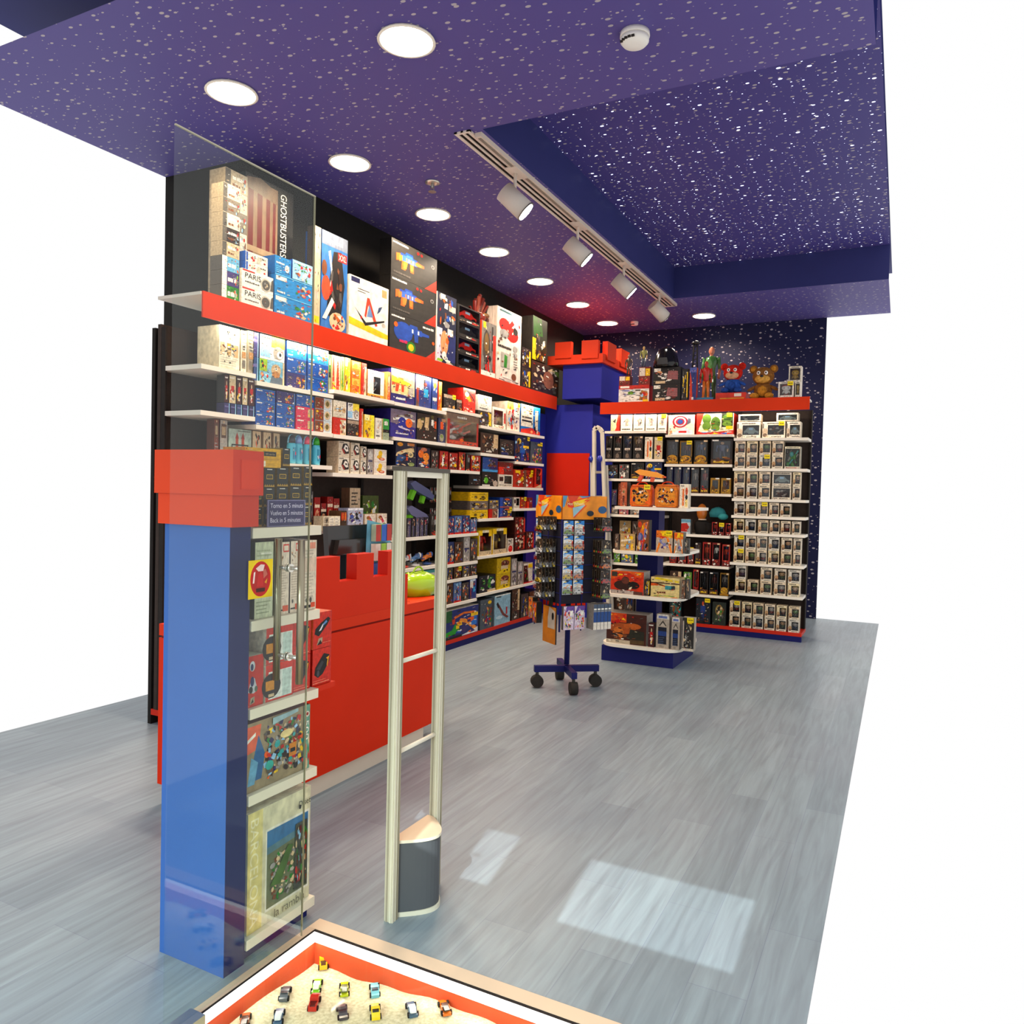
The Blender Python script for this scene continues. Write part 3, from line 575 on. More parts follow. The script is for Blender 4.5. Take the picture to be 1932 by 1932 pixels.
k_('drgn', 'creature_toy', 'dark red winged creature toy lying on blister pack', 'I', 'I', builder=None, cat='toy')
k_('blisr', 'blister_pack', 'tall clear pack with red and grey action toy', '8b8680', 'X', "r.8,0,1,.8 cf3f22;e.35,.55,.25,.3 5d544c;e.35,.6,.16,.2 8a6f3f;b.1,.05,.75,.5,14 RSDKA;r.7,.5,.8,.95 4a4644;r0,0,1,.1 W;r.1,.88,.28,.99 Y;p.45,.1,.6,.1,.5,.4 R", dep=.12)
k_('dron', 'toy_box', 'tall white box with red flying toy in window', 'e6ddd2', 'c6bdb2', "t.1,.95,.6,.98 4a7f86;e.3,.78,.22,.09 R;e.62,.68,.25,.1 R;p.15,.62,.3,.62,.7,.84,.6,.88 R;e.75,.74,.1,.05 D;e.3,.66,.18,.06 S;t.05,.46,.6,.5 D;r.18,.2,.55,.4 b9b4ac;p.3,.2,.42,.2,.44,.36,.32,.38 G;e.75,.5,.1,.04 S;e.75,.42,.1,.03 S;l.7,.2,.9,.34,4 A;e.72,.1,.1,.05 T;b.05,0,.95,.08,8 WSD", dep=.13)
k_('mixl', 'toy_box', ['dark toy box with yellow picture', 'black vehicle box with yellow lettering'], ['4b4038', '2f2a28'], 'D', "b.02,.02,.98,.98,26 YWTKDAB;r.8,.1,.98,.9 Y")
k_('grn', 'toy_box', 'green and yellow toy box at the back', '2c3a22', 'D', "p0,1,.6,1,.7,.6,.1,.55 3f7a2c;r0,0,.25,.5 Y;b.2,0,1,.6,16 KYWTA")
k_('brn', 'toy_box', 'brown printed box with pale figures', '4c3c30', '3b2e26', "b.02,.02,.98,.98,40 TEAKWHZ;e.6,.5,.2,.3 9a6a52;p.7,.9,1,.9,1,.7 6f8a4a")
# --- shelves, left wall
k_('bookw', 'game_box', ['white box with small pictures', 'pale box with grey print'], 'efe6d2', 'd8cbb0', "r.06,.34,.26,.62 E;r.38,.34,.58,.62 c9a468;r.72,.32,.94,.6 d9b98c;b.06,.34,.94,.62,18 TEYAWU;l.06,.04,.94,.3,5 Z;r0,.02,1,.04 E", dep=.2)
k_('bookt', 'game_box', ['tall slim white box', 'tall slim grey printed box'], ['efe6d2', 'b7ab98'], 'd5c8ae', "t.1,.9,.9,.94 A;r.15,.35,.85,.5 c8965a;r.2,.1,.8,.3 8d8478;e.5,.6,.25,.06 A;l.1,.55,.9,.85,4 Z", dep=.2)
k_('spine', 'board_game', ['purple boxed set', 'dark purple boxed set', 'blue boxed set'], ['4d4479', '3f376c', '3f5a8a'], '39325f', "r.86,0,1,1 U;t.1,.6,.8,.75 8a82b4;l.1,.1,.7,.4,2 6b639a", cat='board game')
k_('figp', 'figure_box', ['dark red figure pack', 'beige pack with yellow figure'], ['5a2524', 'd9c8a6'], 'D', "f.2,.1,.85,.8 E R W;b.1,.1,.9,.5,10 YRDWK;t.1,.88,.8,.94 W", cat='figure box')
k_('yelw', 'game_box', 'white and yellow toy set box with grey picture', 'ece9e4', '2c2a5e', "r.45,.55,1,1 f2dc4a;r.02,.1,.42,.5 U;e.75,.35,.22,.28 b3a79c;e.8,.28,.12,.16 efe9df;e.82,.3,.05,.08 D;b.1,.5,.45,.9,8 ZEAW;t.08,.86,.4,.95 D")
k_('blub', 'game_box', 'light blue box with bearded toy picture', '8fc4dc', '3a97a8', "r0,.5,.3,1 a9c832;b.04,.5,.28,.95,10 GOYH;p.4,0,.95,0,.95,.3,.75,.42,.5,.4 6d7886;e.66,.62,.2,.26 d8ba92;e.66,.44,.16,.14 c8925a;e.66,.68,.06,.06 W;e.66,.68,.03,.03 D;b.02,.02,.38,.48,12 RTFWD;r.93,0,1,1 E")
k_('blue', 'playset_box', 'blue playset box', '1f66b4', '28438c', "t.05,.8,.32,.92 W;b.5,.1,.97,.9,18 OTWEGRS;t.05,.06,.2,.14 W;r0,.97,1,1 5aa0dc")
k_('bluew', 'playset_box', 'white and blue playset box', 'd7e9f2', '2f63ad', "r0,0,1,.5 2b9fd8;e.3,.7,.2,.2 6db4e0;b.45,.1,.97,.95,16 WUYOTB;t.05,.1,.3,.2 W")
k_('purp', 'playset_box', 'purple box with orange picture', '4a3a80', '3c3a86', "b.42,.05,.98,.85,20 ROYWFT;l.05,.3,.32,.8,4 A;t.06,.08,.28,.16 W;r.95,0,1,1 6c96c8")
k_('pink', 'playset_box', 'hot pink playset box', 'e03a66', 'c22c58', "t.08,.74,.45,.9 W;r.66,.12,.97,.85 e2c48e;b.68,.15,.95,.82,10 SEUYW;t.08,.1,.25,.2 W")
k_('tile', 'toy_box', 'white and blue toy set box', 'cfd8dc', '8fa0aa', "r0,.02,.5,.98 9a5a3c;e.72,.5,.18,.38 E;e.72,.5,.1,.24 8a7a3a;b.04,.1,.48,.9,10 TERAY;r.92,0,1,1 W")
k_('green', 'board_game', 'green board game box', '3aa348', 'd8c89a', "r0,.35,1,.5 K;r0,0,1,.34 a8b49a;t.2,.7,.8,.9 W", cat='board game')
k_('stry', 'game_box', ['red and cream striped game box', 'lime and cream game box', 'yellow game box'], 'efe4b8', 'e0d49c', "p0,0,.35,0,.22,.95,.1,.95 dc5c38;p.5,0,.9,0,.78,.8,.62,.9 dc5c38;b0,0,1,.3,10 RXEY", cat='board game')
k_('stry2', 'game_box', 'lime and white game box', 'e4edb0', 'c8d080', "p.1,0,.9,0,.7,.9,.35,.9 8cb83a;b0,0,1,.4,12 LGWY", cat='board game')
k_('yell', 'game_box', 'yellow game box with dark picture', 'f4d21e', 'e0bc10', "r.65,0,.98,1 f7ea3a;b.05,.02,.62,.55,12 PKOWTY;r0,.75,.5,1 f8f0b0", cat='board game')
k_('orng', 'game_box', 'orange game box', 'f08a1e', 'e2521e', "r.1,.55,.85,.95 f9c860;e.45,.7,.2,.16 f2a52c;b.1,.05,.9,.5,10 YOXW;r.85,0,1,1 f7b52a", cat='board game')
k_('redt', 'game_box', 'red game box with pale edge', 'd8452a', 'e8562e', "r.55,0,1,.9 E;b.5,.1,1,.9,10 TEXW;r0,0,.5,1 d23a22", cat='board game')
k_('arch', 'window_box', 'white arched window box with yellow toy inside', 'f4eee0', 'c08a4a', "r0,0,1,.14 f0a020;t.2,.03,.8,.1 T;e.3,.88,.03,.02 A", win=(.36, .16, .78, .78), inner='5a3320', fill=['r 12 YOTW'])
k_('oran', 'toy_box', 'small orange printed box', 'e8843a', 'f2c878', "e.5,.72,.35,.14 E;e.5,.45,.35,.14 E;e.5,.45,.2,.08 X;r0,0,1,.2 d9622a")
k_('gunbx', 'blaster_box', 'purple box with orange toy blaster on top', '3d3482', '4a3f90', "r0,.28,1,1 f0d8a0;p0,.8,.9,.7,1,.85,.5,1,0,1 f3cf8e;g.02,.3,.85,.8 ee7a1c f0561a;p0,.62,.8,.56,.8,.66,0,.8 f2c21e;p.7,.28,.95,.28,.98,.6,.75,.5 Z;t.2,.12,.62,.19 W;b.5,.2,.95,.4,6 PZWT", cat='blaster box')
k_('bluwh', 'toy_box', 'blue box with white and cyan toy picture', '3c4c8e', '4b4d84', "r0,.55,.5,.95 W;e.25,.7,.25,.16 f2e6d8;p.05,.1,.2,.1,.25,.6,.05,.6 b5482c;r.2,.25,.4,.55 3a4690;r.52,.35,.8,.6 38b4de;e.6,.75,.12,.06 X;r.5,.7,.6,.9 K;p0,0,.25,0,.1,.3 7a5c4a;r.82,.4,.92,.5 W;r0,.9,1,1 dfe8f0;r.85,.2,1,1 4a5fa8")
k_('bltal', 'toy_box', 'slim blue box', '3e5a9e', '35508e', "r.1,.3,.9,.4 W;e.5,.8,.3,.1 Y;b.1,.4,.9,.7,6 WUBD")
k_('nerfp', 'blaster_box', 'purple blaster box with blue and orange ball', '44389a', '3a3080', "p0,.5,1,.42,1,1,0,1 8c7c8c;p.1,.6,.5,.68,.95,.62,.95,.7,.5,.76,.1,.68 W;e.45,.55,.16,.2 2d3aa6;e.72,.56,.14,.17 f2801e;t.2,.12,.7,.18 W;p.3,.36,.75,.26,.75,.32,.3,.42 d9cde0;b.1,.75,.9,1,8 ZASTW;b.7,.05,.95,.35,5 FTW", cat='blaster box')
k_('brnb', 'blaster_box', 'dark brown box with beige toy parts', '3a251b', '2f3a5c', "p0,.45,.2,.4,.28,.6,.15,.8,.02,.75 d6b884;p.36,.5,.55,.46,.6,.9,.4,.88 e2c494;e.28,.78,.08,.08 6f6a2a;r.2,.66,.32,.74 E;r.42,.4,.58,.5 E;r.7,.6,.82,.82 W;r.86,.5,.96,.78 ee6a18;e.35,.2,.03,.03 W;e.42,.12,.03,.03 W;e.9,.14,.04,.04 W;e.75,.92,.07,.07 6f6a2a", cat='blaster box')
k_('blubx', 'toy_box', 'slate blue box with small pale toy', '3d4a70', '34405f', "r.3,.55,.7,.85 ee6a18;e.5,.2,.3,.16 b9b49c;e.5,.26,.2,.07 8aa05a;r.45,.85,1,.98 c89a72")
k_('sling', 'blaster_box', 'dark box with cream toy launcher', '22284a', '1e2038', "p0,.42,.05,.55,.4,.7,.85,.82,.9,.62,.45,.58,.08,.4 ead2a2;e.72,.5,.14,.12 e6d2a0;e.72,.5,.07,.06 8f7f52;p0,.15,.3,.2,.5,.4,.1,.5 2e5d92;r.5,.25,.58,.5 d95a24;e.2,.9,.14,.08 f0a81e;r.55,.86,.9,.98 d08a4a;e.75,.1,.16,.08 9aa86a;b0,0,.5,.25,8 EWTB", cat='blaster box')
k_('orgt', 'toy_set', 'open tray with orange toy parts', '2c2348', '3b2f66', "e.28,.68,.22,.2 f0821e;e.68,.55,.26,.2 f29a2a;e.68,.25,.2,.14 f2a02e;e.5,.9,.25,.1 d98a6a;b0,0,1,.3,12 RBWTO")
k_('grey', 'toy_box', ['grey and white toy pack', 'dark toy pack with red print'], ['6f6a68', '4a3a36'], 'D', "b.02,.02,.98,.98,22 SWDKRAZ")
k_('redp', 'vehicle_box', ['red vehicle box', 'red and black vehicle box', 'red window box'], ['b5271c', '8a2a20', 'c43a28'], '7a1c14', "p0,.5,1,.6,1,1,0,.95 c8402c;c.1,.12,.9,.5 d8a21e;b.02,.02,.98,.98,16 RWKYSI", cat='toy vehicle box')
k_('darkf', 'figure_pack', ['dark figure pack with silver figures', 'dark figure pack with red base'], '3b342f', 'D', "f.05,.2,.5,.95 S A D;f.5,.2,.95,.95 R S K;b0,0,1,.25,10 RTEX", cat='figure pack')
k_('lmc', 'vehicle_box', 'red display box with large red toy car', 'c8321e', 'b5281a', "p0,.45,.3,.55,.75,.7,1,.55,1,.2,.5,.3,0,.3 e8391c;p.1,.7,.25,.95,.7,.5,.5,.45 f0b01e;e.3,.75,.16,.1 W;p.05,.95,.3,1,.9,.6,.95,.45,.6,.72 2a1713;r0,0,1,.25 d84a34;b.02,.02,.98,.24,9 EXRW", cat='toy car box')
k_('dark', 'toy_box', ['dark grey toy box', 'black toy box'], ['4a3d36', '2e2825'], '2a2422', "r0,.75,1,.95 b9a590;b.05,.05,.95,.7,14 DTAKH;e.85,.18,.1,.1 d9a24a")
k_('redw', 'window_box', 'red window box with white and red toy', 'b8382c', 'c9b49c', "r0,.8,1,1 9a8270;t.3,.86,.6,.93 W;r.05,.03,.95,.12 d9644c;e.45,.16,.06,.05 O", win=(.08, .14, .94, .8), fill=['r 22 RWZRSD'], inner='8c7a70')
k_('whtb', 'toy_box', 'small white printed box', 'eee8dc', 'cfc7ba', "b.3,.5,.9,.9,8 EZFS;t.1,.12,.7,.2 A;l.1,.3,.6,.45,2 Z")
k_('wwin', 'window_box', 'white window box with dark toy', 'f0e6d6', 'd9cfc0', "b.1,.02,.95,.16,9 RTEW;r.86,.3,.98,.8 d8452e", win=(.1, .18, .78, .88), fill=['r 12 DSKPA'], inner='8a8684')
k_('multw', 'toy_box', 'red and white toy box with photos', 'e6d8cc', 'c9b8a8', "r0,.75,.5,1 f0e84a;b.02,.02,.98,.95,34 RXWFTPU;r.5,.5,.95,.7 W")
k_('bigblu', 'toy_box', 'bright blue box with white panel and red base', '1f86cc', '1a6fb0', "r0,.25,.62,1 efe6d4;b.02,.7,.6,.95,10 TOFE;r.05,.42,.55,.48 D;r.05,.54,.55,.6 A;r.72,.2,.88,.88 f2e6cc;t.75,.5,.86,.54 B;p0,0,1,0,1,.14,.55,.24,0,.14 cf3c1c;e.55,.1,.06,.05 F;e.85,.1,.06,.05 F;r.68,.16,.76,.3 K")
k_('brnx', 'toy_box', ['brown action toy box', 'dark brown box with beige print'], ['4f382c', '5b4432'], '3a2a22', "b.02,.02,.98,.98,30 THEKDZA;r.7,.3,.95,.98 d9bf98;t.3,.06,.6,.14 W")
k_('helm', 'toy_mask_box', 'black display pack with helmet toy', '2a2420', '1d1917', "e.5,.55,.48,.4 55463d;e.5,.5,.36,.28 3a302a;b.1,.1,.8,.5,12 WUEKDB;r.1,.05,.6,.2 2c3a7a")
k_('blfig', 'figure_box', 'blue figure pack with yellow details', '2f3c66', '1d2a5c', "f.3,.05,.75,.8 2e74c0 2e74c0 2a56b4;e.28,.8,.14,.12 Y;b.02,.3,.4,.95,10 UKETD;r.55,.55,.95,.65 Y;b.6,.05,.98,.5,10 RTAPK;b0,0,.4,.2,6 FWX", cat='figure box')
k_('trkb', 'vehicle_box', 'black toy truck on open card', '1c1917', 'K', "c.05,.1,.95,.7 2b2825;e.3,.75,.2,.1 D", cat='toy vehicle box')
k_('cardk', 'vehicle_pack', ['blue card pack with toy racer', 'dark card pack with green toy'], ['3a3a78', '24221f'], 'D', "p0,0,.4,0,.55,1,0,1 2e63a8;r0,0,1,.16 5aa8da;c.35,.3,.9,.65 a8503c;b.4,.2,.95,.95,8 PDKAT", cat='toy vehicle pack')
k_('cardg', 'vehicle_pack', 'dark card pack with green and white toy', '24221f', 'D', "e.25,.4,.14,.22 6cbe2c;b.3,.1,.95,.6,12 ADWKS;r0,.02,.5,.1 W;e.85,.2,.16,.2 c9b8a8", cat='toy vehicle pack')
k_('redc', 'vehicle_pack', 'red card pack with toy car', '8d2a1e', 'X', "r0,0,.35,.6 e8401e;c.3,.3,.95,.75 b83a3a;b.4,.6,.95,.95,7 KDSR", cat='toy vehicle pack')
k_('whcar', 'vehicle_box', 'white window box with dark toy', 'ece2d2', 'c9bfae', "r.05,.45,.32,.8 4a2a22;r.05,.05,.95,.18 Z", win=(.4, .25, .92, .9), fill=['r 8 DKIH'], inner='3a302c', cat='toy vehicle box')
k_('redst', 'vehicle_box', 'red box of toy cars', 'c23a22', 'd84a2a', "b.02,.02,.98,.98,30 RXIWTY;r.05,.8,.3,.95 Y;r.48,0,.62,1 8a5a44", cat='toy car box')
k_('redbk', 'toy_box', 'slim red and black box', 'd8402a', 'c0301c', "p.2,.2,.75,.15,.75,.95,.2,.98 1c1a22;e.5,.5,.14,.1 A;p.1,.02,.9,.02,.9,.2 E;p.5,.6,.95,.98,.95,.7 e85a44", cat='toy box')
k_('yebx', 'dino_box', 'yellow box with dark print', 'ecc814', 'd8b00c', "r.1,.7,.9,.74 a88a10;e.3,.45,.08,.16 7a6410;e.7,.45,.1,.14 7a6410;b.5,.02,.95,.4,6 KHDT")
k_('greyp', 'toy_box', 'grey printed box', '8d8078', '6a5f58', "b.02,.02,.98,.98,24 ATDZJY")
k_('redbl', 'toy_box', ['red spined box with brown picture', 'blue box with small picture'], ['a8745a', '3a3f6c'], ['cc2a18', '2b5cae'][0], "r0,0,.3,1 cf2c18;b.34,.1,.95,.9,10 THEKA;r.9,0,1,1 W")
k_('bluyl', 'toy_box', 'blue box with yellow picture', '243f78', '1f4f9c', "r0,0,.25,1 2f5fb4;e.6,.8,.2,.1 O;b.3,.1,.98,.8,14 YWDKB;r0,0,1,.1 c86a5a")
k_('dinog', 'dino_box', 'yellow and red box with toy creature in window', 'f2e6c6', 'e8c81a', "r0,.8,.25,1 Y;r.75,.75,1,1 Y;r0,0,1,.18 E", win=(.06, .18, .95, .9), inner='6a1c16', fill=['a R R X', 'a Y H J'])
k_('reds', 'toy_pack', ['dark red blister pack', 'red and white pack'], ['5a2a24', '7a2a20'], '4a1a16', "b.02,.02,.98,.98,26 IRXTEHW;r.85,.1,1,.9 d8452e", cat='blister pack')
k_('whred', 'toy_box', 'white pack with red ball toy', 'e6dacb', 'c8b8a6', "e.5,.25,.36,.24 e0241a;e.4,.32,.1,.06 f6a090;b.1,.55,.9,.95,9 DTEA")
k_('drkgr', 'toy_pack', 'dark pack with green toy', '2f3440', '23262c', "e.62,.5,.1,.3 4aa83a;b.02,.02,.98,.98,24 KNAGZSW;r.5,0,1,.14 E", cat='blister pack')
k_('yelp', 'toy_pack', 'yellow card pack with brown toy', 'd8b91e', 'b89a12', "e.6,.65,.3,.2 8a4a3a;b.3,.4,.95,.8,14 IFTEH;r.3,.25,.8,.5 E;p0,0,.9,0,.95,.25,.4,.3 e8cc1a;e.55,.14,.06,.05 H;e.75,.18,.06,.05 H", cat='blister pack')
k_('greyt', 'toy_box', 'grey tall toy pack', 'b5aca4', '8a8078', "p.1,.75,.5,.95,.9,.75,.8,.6,.2,.6 d8d2cc;r.1,.5,.9,.56 3a4a78;b.05,.05,.9,.5,14 PSDAW")
k_('redwh', 'toy_box', 'white and red toy box with yellow tag', 'e8dfd0', 'c8bcae', "p0,0,.6,0,.4,.9,0,.9 5a2622;b.05,.1,.5,.8,10 KRAG;r.5,.75,.98,.95 Y;r0,0,1,.06 R")
k_('blmix', 'toy_box', ['blue pack of mixed figures', 'blue and white figure set'], ['41507c', '6d88b0'], '2c4a8c', "b.02,.02,.98,.98,30 OEWUBRKT;r0,0,1,.1 R", cat='toy pack')
k_('brmix', 'toy_pack', ['brown and orange toy pack', 'grey and brown toy pack', 'mixed toy pack'], ['6b4a36', '6a605a', '57504c'], 'D', "b.02,.02,.98,.98,28 ETOKAWBHY", cat='toy pack')
k_('bigbx', 'playset_box', 'large blue track set box with orange track picture', '2f3f86', 'e6e0d6', "r0,.6,.2,1 2c6a3a;p0,.1,.3,.15,.45,.3,.3,.5,.2,.3,0,.25 2ea83a;p.25,.75,.55,.85,.9,.8,.9,.72,.55,.78,.3,.68 e8842a;p.45,.65,.6,.6,.95,.2,.85,.15,.6,.45,.4,.55 f0a040;p.2,.7,.3,.7,.28,.5,.22,.5 d84a1e;e.55,.25,.14,.1 4a4080;r.78,.3,.95,.62 2a86d8;p.4,.02,.98,.02,.98,.2,.7,.1 e8e6e6;b.3,.05,.9,.6,14 OYWBP;r.76,.62,.98,.74 Y;r0,0,.5,.08 K", dep=.2)
k_('greym', 'toy_box', 'grey box with coloured figures', '5f6a74', '4a5058', "b.05,.02,.95,.75,26 TEFOGRP;e.7,.88,.14,.06 Y;r.9,0,1,1 4a5560")
k_('palblu', 'toy_box', 'pale blue box with toy rifle picture', '9fc2d2', '8a9aa2', "t.1,.92,.4,.96 D;p.15,.7,.22,.74,.6,.35,.9,.2,.8,.16,.5,.3 8a4a42;p.1,.72,.2,.78,.3,.6,.22,.56 3a2a28;r.72,.3,.8,.55 R;e.3,.25,.2,.06 c8dde6;r0,.97,1,1 W")
k_('cubes', 'puzzle_toy_box', ['white box with cube puzzle', 'white box with black cube puzzle'], ['e6dccb', 'd9cbb6'], 'cbb9a2', "p.28,.5,.5,.2,.95,.25,.98,.6,.75,.88,.4,.85 2a2421;p.3,.5,.5,.22,.62,.24,.42,.54 a8382c;p.45,.55,.72,.35,.9,.4,.85,.7,.6,.8 efe9df;p.6,.6,.7,.5,.82,.55,.72,.66 3a332e;t.05,.9,.5,.96 A;l.05,.1,.25,.4,2 A", cat='puzzle toy box', dep=.12)
k_('duckb', 'window_box', 'white display box with yellow duck toy', 'eee0d0', 'd9bfae', "p.05,.95,.3,.98,.9,.5,.95,.1,.7,.05,.2,.1 f2ece2;e.5,.68,.16,.24 f2cc1c;e.42,.4,.2,.16 e8b81a;e.62,.24,.24,.11 d8603a;e.62,.25,.14,.05 f0d0b0", dep=.1)
k_('dice', 'dice_box', 'white box of small printed cubes', 'eee4cc', 'cdbfa4', "r.04,.52,.3,.95 b8aa94;r.36,.52,.62,.95 f4eddc;r.68,.52,.96,.95 f4eddc;r.04,.04,.3,.47 b8aa94;r.36,.04,.62,.47 f4eddc;r.68,.04,.96,.47 f4eddc;b.06,.06,.28,.94,9 DAT;l.4,.1,.6,.9,4 Z;l.72,.1,.92,.9,4 Z", dep=.1)
k_('redcan', 'candy_dispenser', ['red toy dispenser', 'dark toy dispenser', 'red and cream toy dispenser'], ['b8281c', '4a3a34', 'c03424'], '8a1c14', "r.1,.78,.9,1 a82218;r.05,.68,.95,.78 f0dcc4;e.5,.42,.34,.2 e8b08a;e.5,.42,.18,.1 c85a44;r0,0,1,.18 c83a28", dep=.07, cat='toy')
k_('orst', 'toy_tray', 'tray of red and orange wheels', '4a3a2c', '6a5038', "e.12,.7,.1,.24 d83a28;e.34,.7,.1,.24 ec8a2a;e.56,.7,.1,.24 d83a28;e.78,.7,.1,.24 ee9a2e;e.94,.7,.06,.24 c83228;r0,0,1,.4 5a4632", dep=.12, cat='toy tray')
k_('bluis', 'blister_pack', 'clear and blue pack of small figures', 'c3c6d8', 'a8acc4', "b.05,.05,.95,.85,26 QPDWSET;r0,.9,1,1 efeef2;e.25,.6,.12,.1 5a6ab0", dep=.1)
k_('towr', 'display_tower', 'tall beige cardboard display tower with printed text', 'dcc4a6', '8a6a54', "l.15,.55,.85,.92,4 D;e.3,.35,.18,.14 f0dcc8;b.2,.1,.95,.5,14 TEZFH", cat='display stand', dep=.09)
k_('eggd', 'window_box', 'white display box with pink toy', 'e9dccb', 'c9b49c', "p.1,.9,.5,.95,.95,.5,.9,.1,.5,.08 f4ecde;p.15,.85,.4,.9,.75,.45,.55,.35 e05a74;e.3,.75,.16,.12 a87a3a;e.72,.24,.2,.12 9aa080;b.2,.5,.6,.85,6 MFI", dep=.11)
k_('hangp', 'hanging_pack', ['hanging pack with pink label', 'dark hanging pack', 'clear hanging pack of grey sticks'], ['5a5068', '3a3340', '6a6680'], 'D', "b.1,.6,.9,.95,10 MFWSD;p.2,.05,.3,.05,.35,.6,.25,.6 S;p.6,.05,.68,.05,.6,.6,.5,.6 Q", dep=.05, cat='hanging pack')
k_('grnt', 'toy_pack', 'green and yellow toy pack', '5c6a2c', '4a5a24', "b.05,.05,.95,.95,24 LGYWJD;e.7,.5,.1,.1 W", cat='toy pack', dep=.09)
k_('plane', 'toy_plane', 'white and blue toy aeroplane', 'W', 'W', cat='toy', builder=None)
k_('terr', 'game_box', 'beige speckled box', 'dcc9a8', 'b79f80', "b.05,.05,.95,.95,16 TDAEO", dep=.14, cat='game box')
k_('twrb', 'game_box', 'pale green box with two red towers', 'b9c9bd', 'a2a89a', "r.3,.05,.42,.7 b8563a;r.56,.05,.68,.7 b8563a;p.28,.7,.36,.9,.44,.7 b0422c;p.54,.7,.62,.9,.7,.7 b0422c;t.4,.93,.95,.96 A;r.12,.05,.16,.5 3a3330;r.82,.05,.86,.5 3a3330;r.12,.48,.86,.52 3a3330", cat='game box')
k_('brgm', 'game_box', ['brown game box', 'grey box with brown square'], ['8a4f3a', 'b9b2aa'], '6b4030', "r.15,.55,.85,.9 7a5a44;r.25,.62,.75,.84 c9b28e;l.1,.1,.9,.45,4 S;e.5,.95,.1,.03 E", cat='game box')
# --- near unit
k_('blky', 'game_box', 'black game box with yellow frame', '221d18', '8f7414', "r.2,.42,.82,.66 c9a62a;r.25,.46,.77,.62 241e19;r.32,.52,.7,.56 8c7222;p0,.06,.1,.16,.2,.06,.3,.16,.4,.06,.5,.16,.6,.06,.7,.16,.8,.06,.9,.16,1,.06,1,.02,0,.02 b8942a;t.25,.9,.75,.95 W", cat='game box', dep=.1)
k_('yelbx', 'game_box', 'yellow box with black label and barcode', 'e0b010', 'c08f0c', "r.52,.6,.86,.84 2a1712;t.56,.66,.82,.76 8a7a5a;r.48,.6,.52,.84 5a8a3a;r.36,.42,.96,.45 b98a0c;r.34,.05,.56,.34 efe6cf;l.36,.08,.54,.32,5 A;t.1,.88,.2,.92 E;e.04,.92,.015,.03 7a5c0a", cat='game box', dep=.1)
k_('backb', 'game_box', 'white game box with grey print', 'e6dac6', '4a443e', "l.08,.12,.92,.88,16 cabfae;r.05,.55,.95,.75 e2cdb8;r.1,.03,.6,.07 D;r.62,.03,.92,.1 d8603a;e.3,.14,.06,.03 A;e.6,.14,.08,.04 A;r.5,.88,.9,.97 e0a088", cat='game box', dep=.12)
k_('backg', 'game_box', 'pale green printed game box', 'd4d8bc', '3a4a44', "l.08,.3,.92,.92,10 bcc2a4;l.08,.05,.92,.24,4 aab294;r.3,.84,.9,.86 efeede", cat='game box', dep=.12)
k_('backr', 'game_box', 'white game box with red stamps', 'e8d9c6', '6a5a50', "l.1,.2,.9,.7,14 cdbba8;r.5,.86,.95,.97 d8452e;r.56,.88,.9,.95 e8d9c6;b.08,.72,.5,.86,7 ETFA;r.05,.05,.95,.07 D;r.5,.04,.95,.12 dc6a44;e.25,.16,.08,.03 A", cat='game box', dep=.12)
k_('redcar', 'vehicle_box', 'red box with black toy car picture', 'd53a1e', 'b92c16', "p.1,.3,.3,.2,.55,.28,.9,.6,.9,.78,.6,.85,.4,.7,.15,.5 1e1b1c;p.2,.45,.4,.4,.6,.6,.5,.66 4a4a52;p.72,.7,.9,.75,.8,.45,.76,.5,.8,.66 f0a81e;r.02,.05,.9,.07 f0a080;r.02,.12,.7,.13 f0a080;e.3,.32,.07,.09 5a5a62", cat='toy car box', dep=.1)
k_('redpol', 'vehicle_box', 'red box with black and white car picture', 'd53a1e', 'ee7a50', "p.08,.42,.3,.34,.75,.62,.92,.78,.8,.84,.4,.7,.12,.56 1c1d22;p.3,.48,.42,.5,.62,.7,.5,.66 e6e8ea;p.5,.6,.75,.7,.7,.76,.55,.68 6fa0d0;p.2,.1,.5,.18,.5,.3,.3,.28 b9a890;p.22,.1,.48,.12,.4,.24 2a2624;r.5,.14,.95,.15 f0a080", cat='toy car box', dep=.1)
k_('redmoto', 'vehicle_box', 'red box with motorcycle pictures', 'd03a20', 'e0e2d2', "e.42,.8,.14,.1 d8dde2;e.4,.78,.08,.07 3a4a78;p.2,.3,.4,.6,.55,.55,.7,.32,.5,.26 c8ccd2;e.42,.5,.1,.1 2a3a74;e.35,.34,.1,.07 1e1e22;e.62,.34,.08,.06 6a7a6a;p.3,.05,.55,.08,.55,.2,.35,.18 b0a890;p.35,.07,.5,.09,.45,.16 26221f;r0,.02,.3,.03 f0a080", cat='toy car box', dep=.12)
k_('redwhw', 'window_box', 'red box with white window and dark wheel toy', 'd8432a', 'e8ded0', "r.1,.05,.95,.8 e4e8e0;r.6,.05,.9,.78 c8d8d0;e.2,.42,.34,.34 2a1c18;r0,.3,.3,.56 d89a1e;r.1,.12,.3,.2 E", cat='toy car box', dep=.12)
k_('pz500', 'puzzle_box', '500 piece puzzle box with colourful street picture', 'a8987a', '6a3a34', "p0,.55,.2,.6,.24,.95,0,.95 e8744a;p.02,.7,.16,.8,.16,.85,.02,.75 W;p.1,.15,.25,.15,.3,.5,.2,.8,.14,.5 3f78a8;p.05,.1,.15,.1,.2,.4,.1,.5 7fb4d0;b.22,.04,.97,.97,150 TOPVYRAHEGDNSU;e.62,.68,.1,.06 e8d49a;r.66,.3,.78,.5 d8922a;r.68,.36,.76,.42 2a2a34;e.36,.3,.06,.07 3ab0a4;r.9,0,1,1 7fae9a;b.9,0,1,.6,10 GTREO;x.91,.46,.07,.3,-90 W 500;e.955,.86,.035,.045 e8e0d2;e.955,.86,.02,.026 b04a44;p.4,.88,.8,.95,.8,1,.4,.98 a8c4c8", cat='puzzle box', dep=.09)
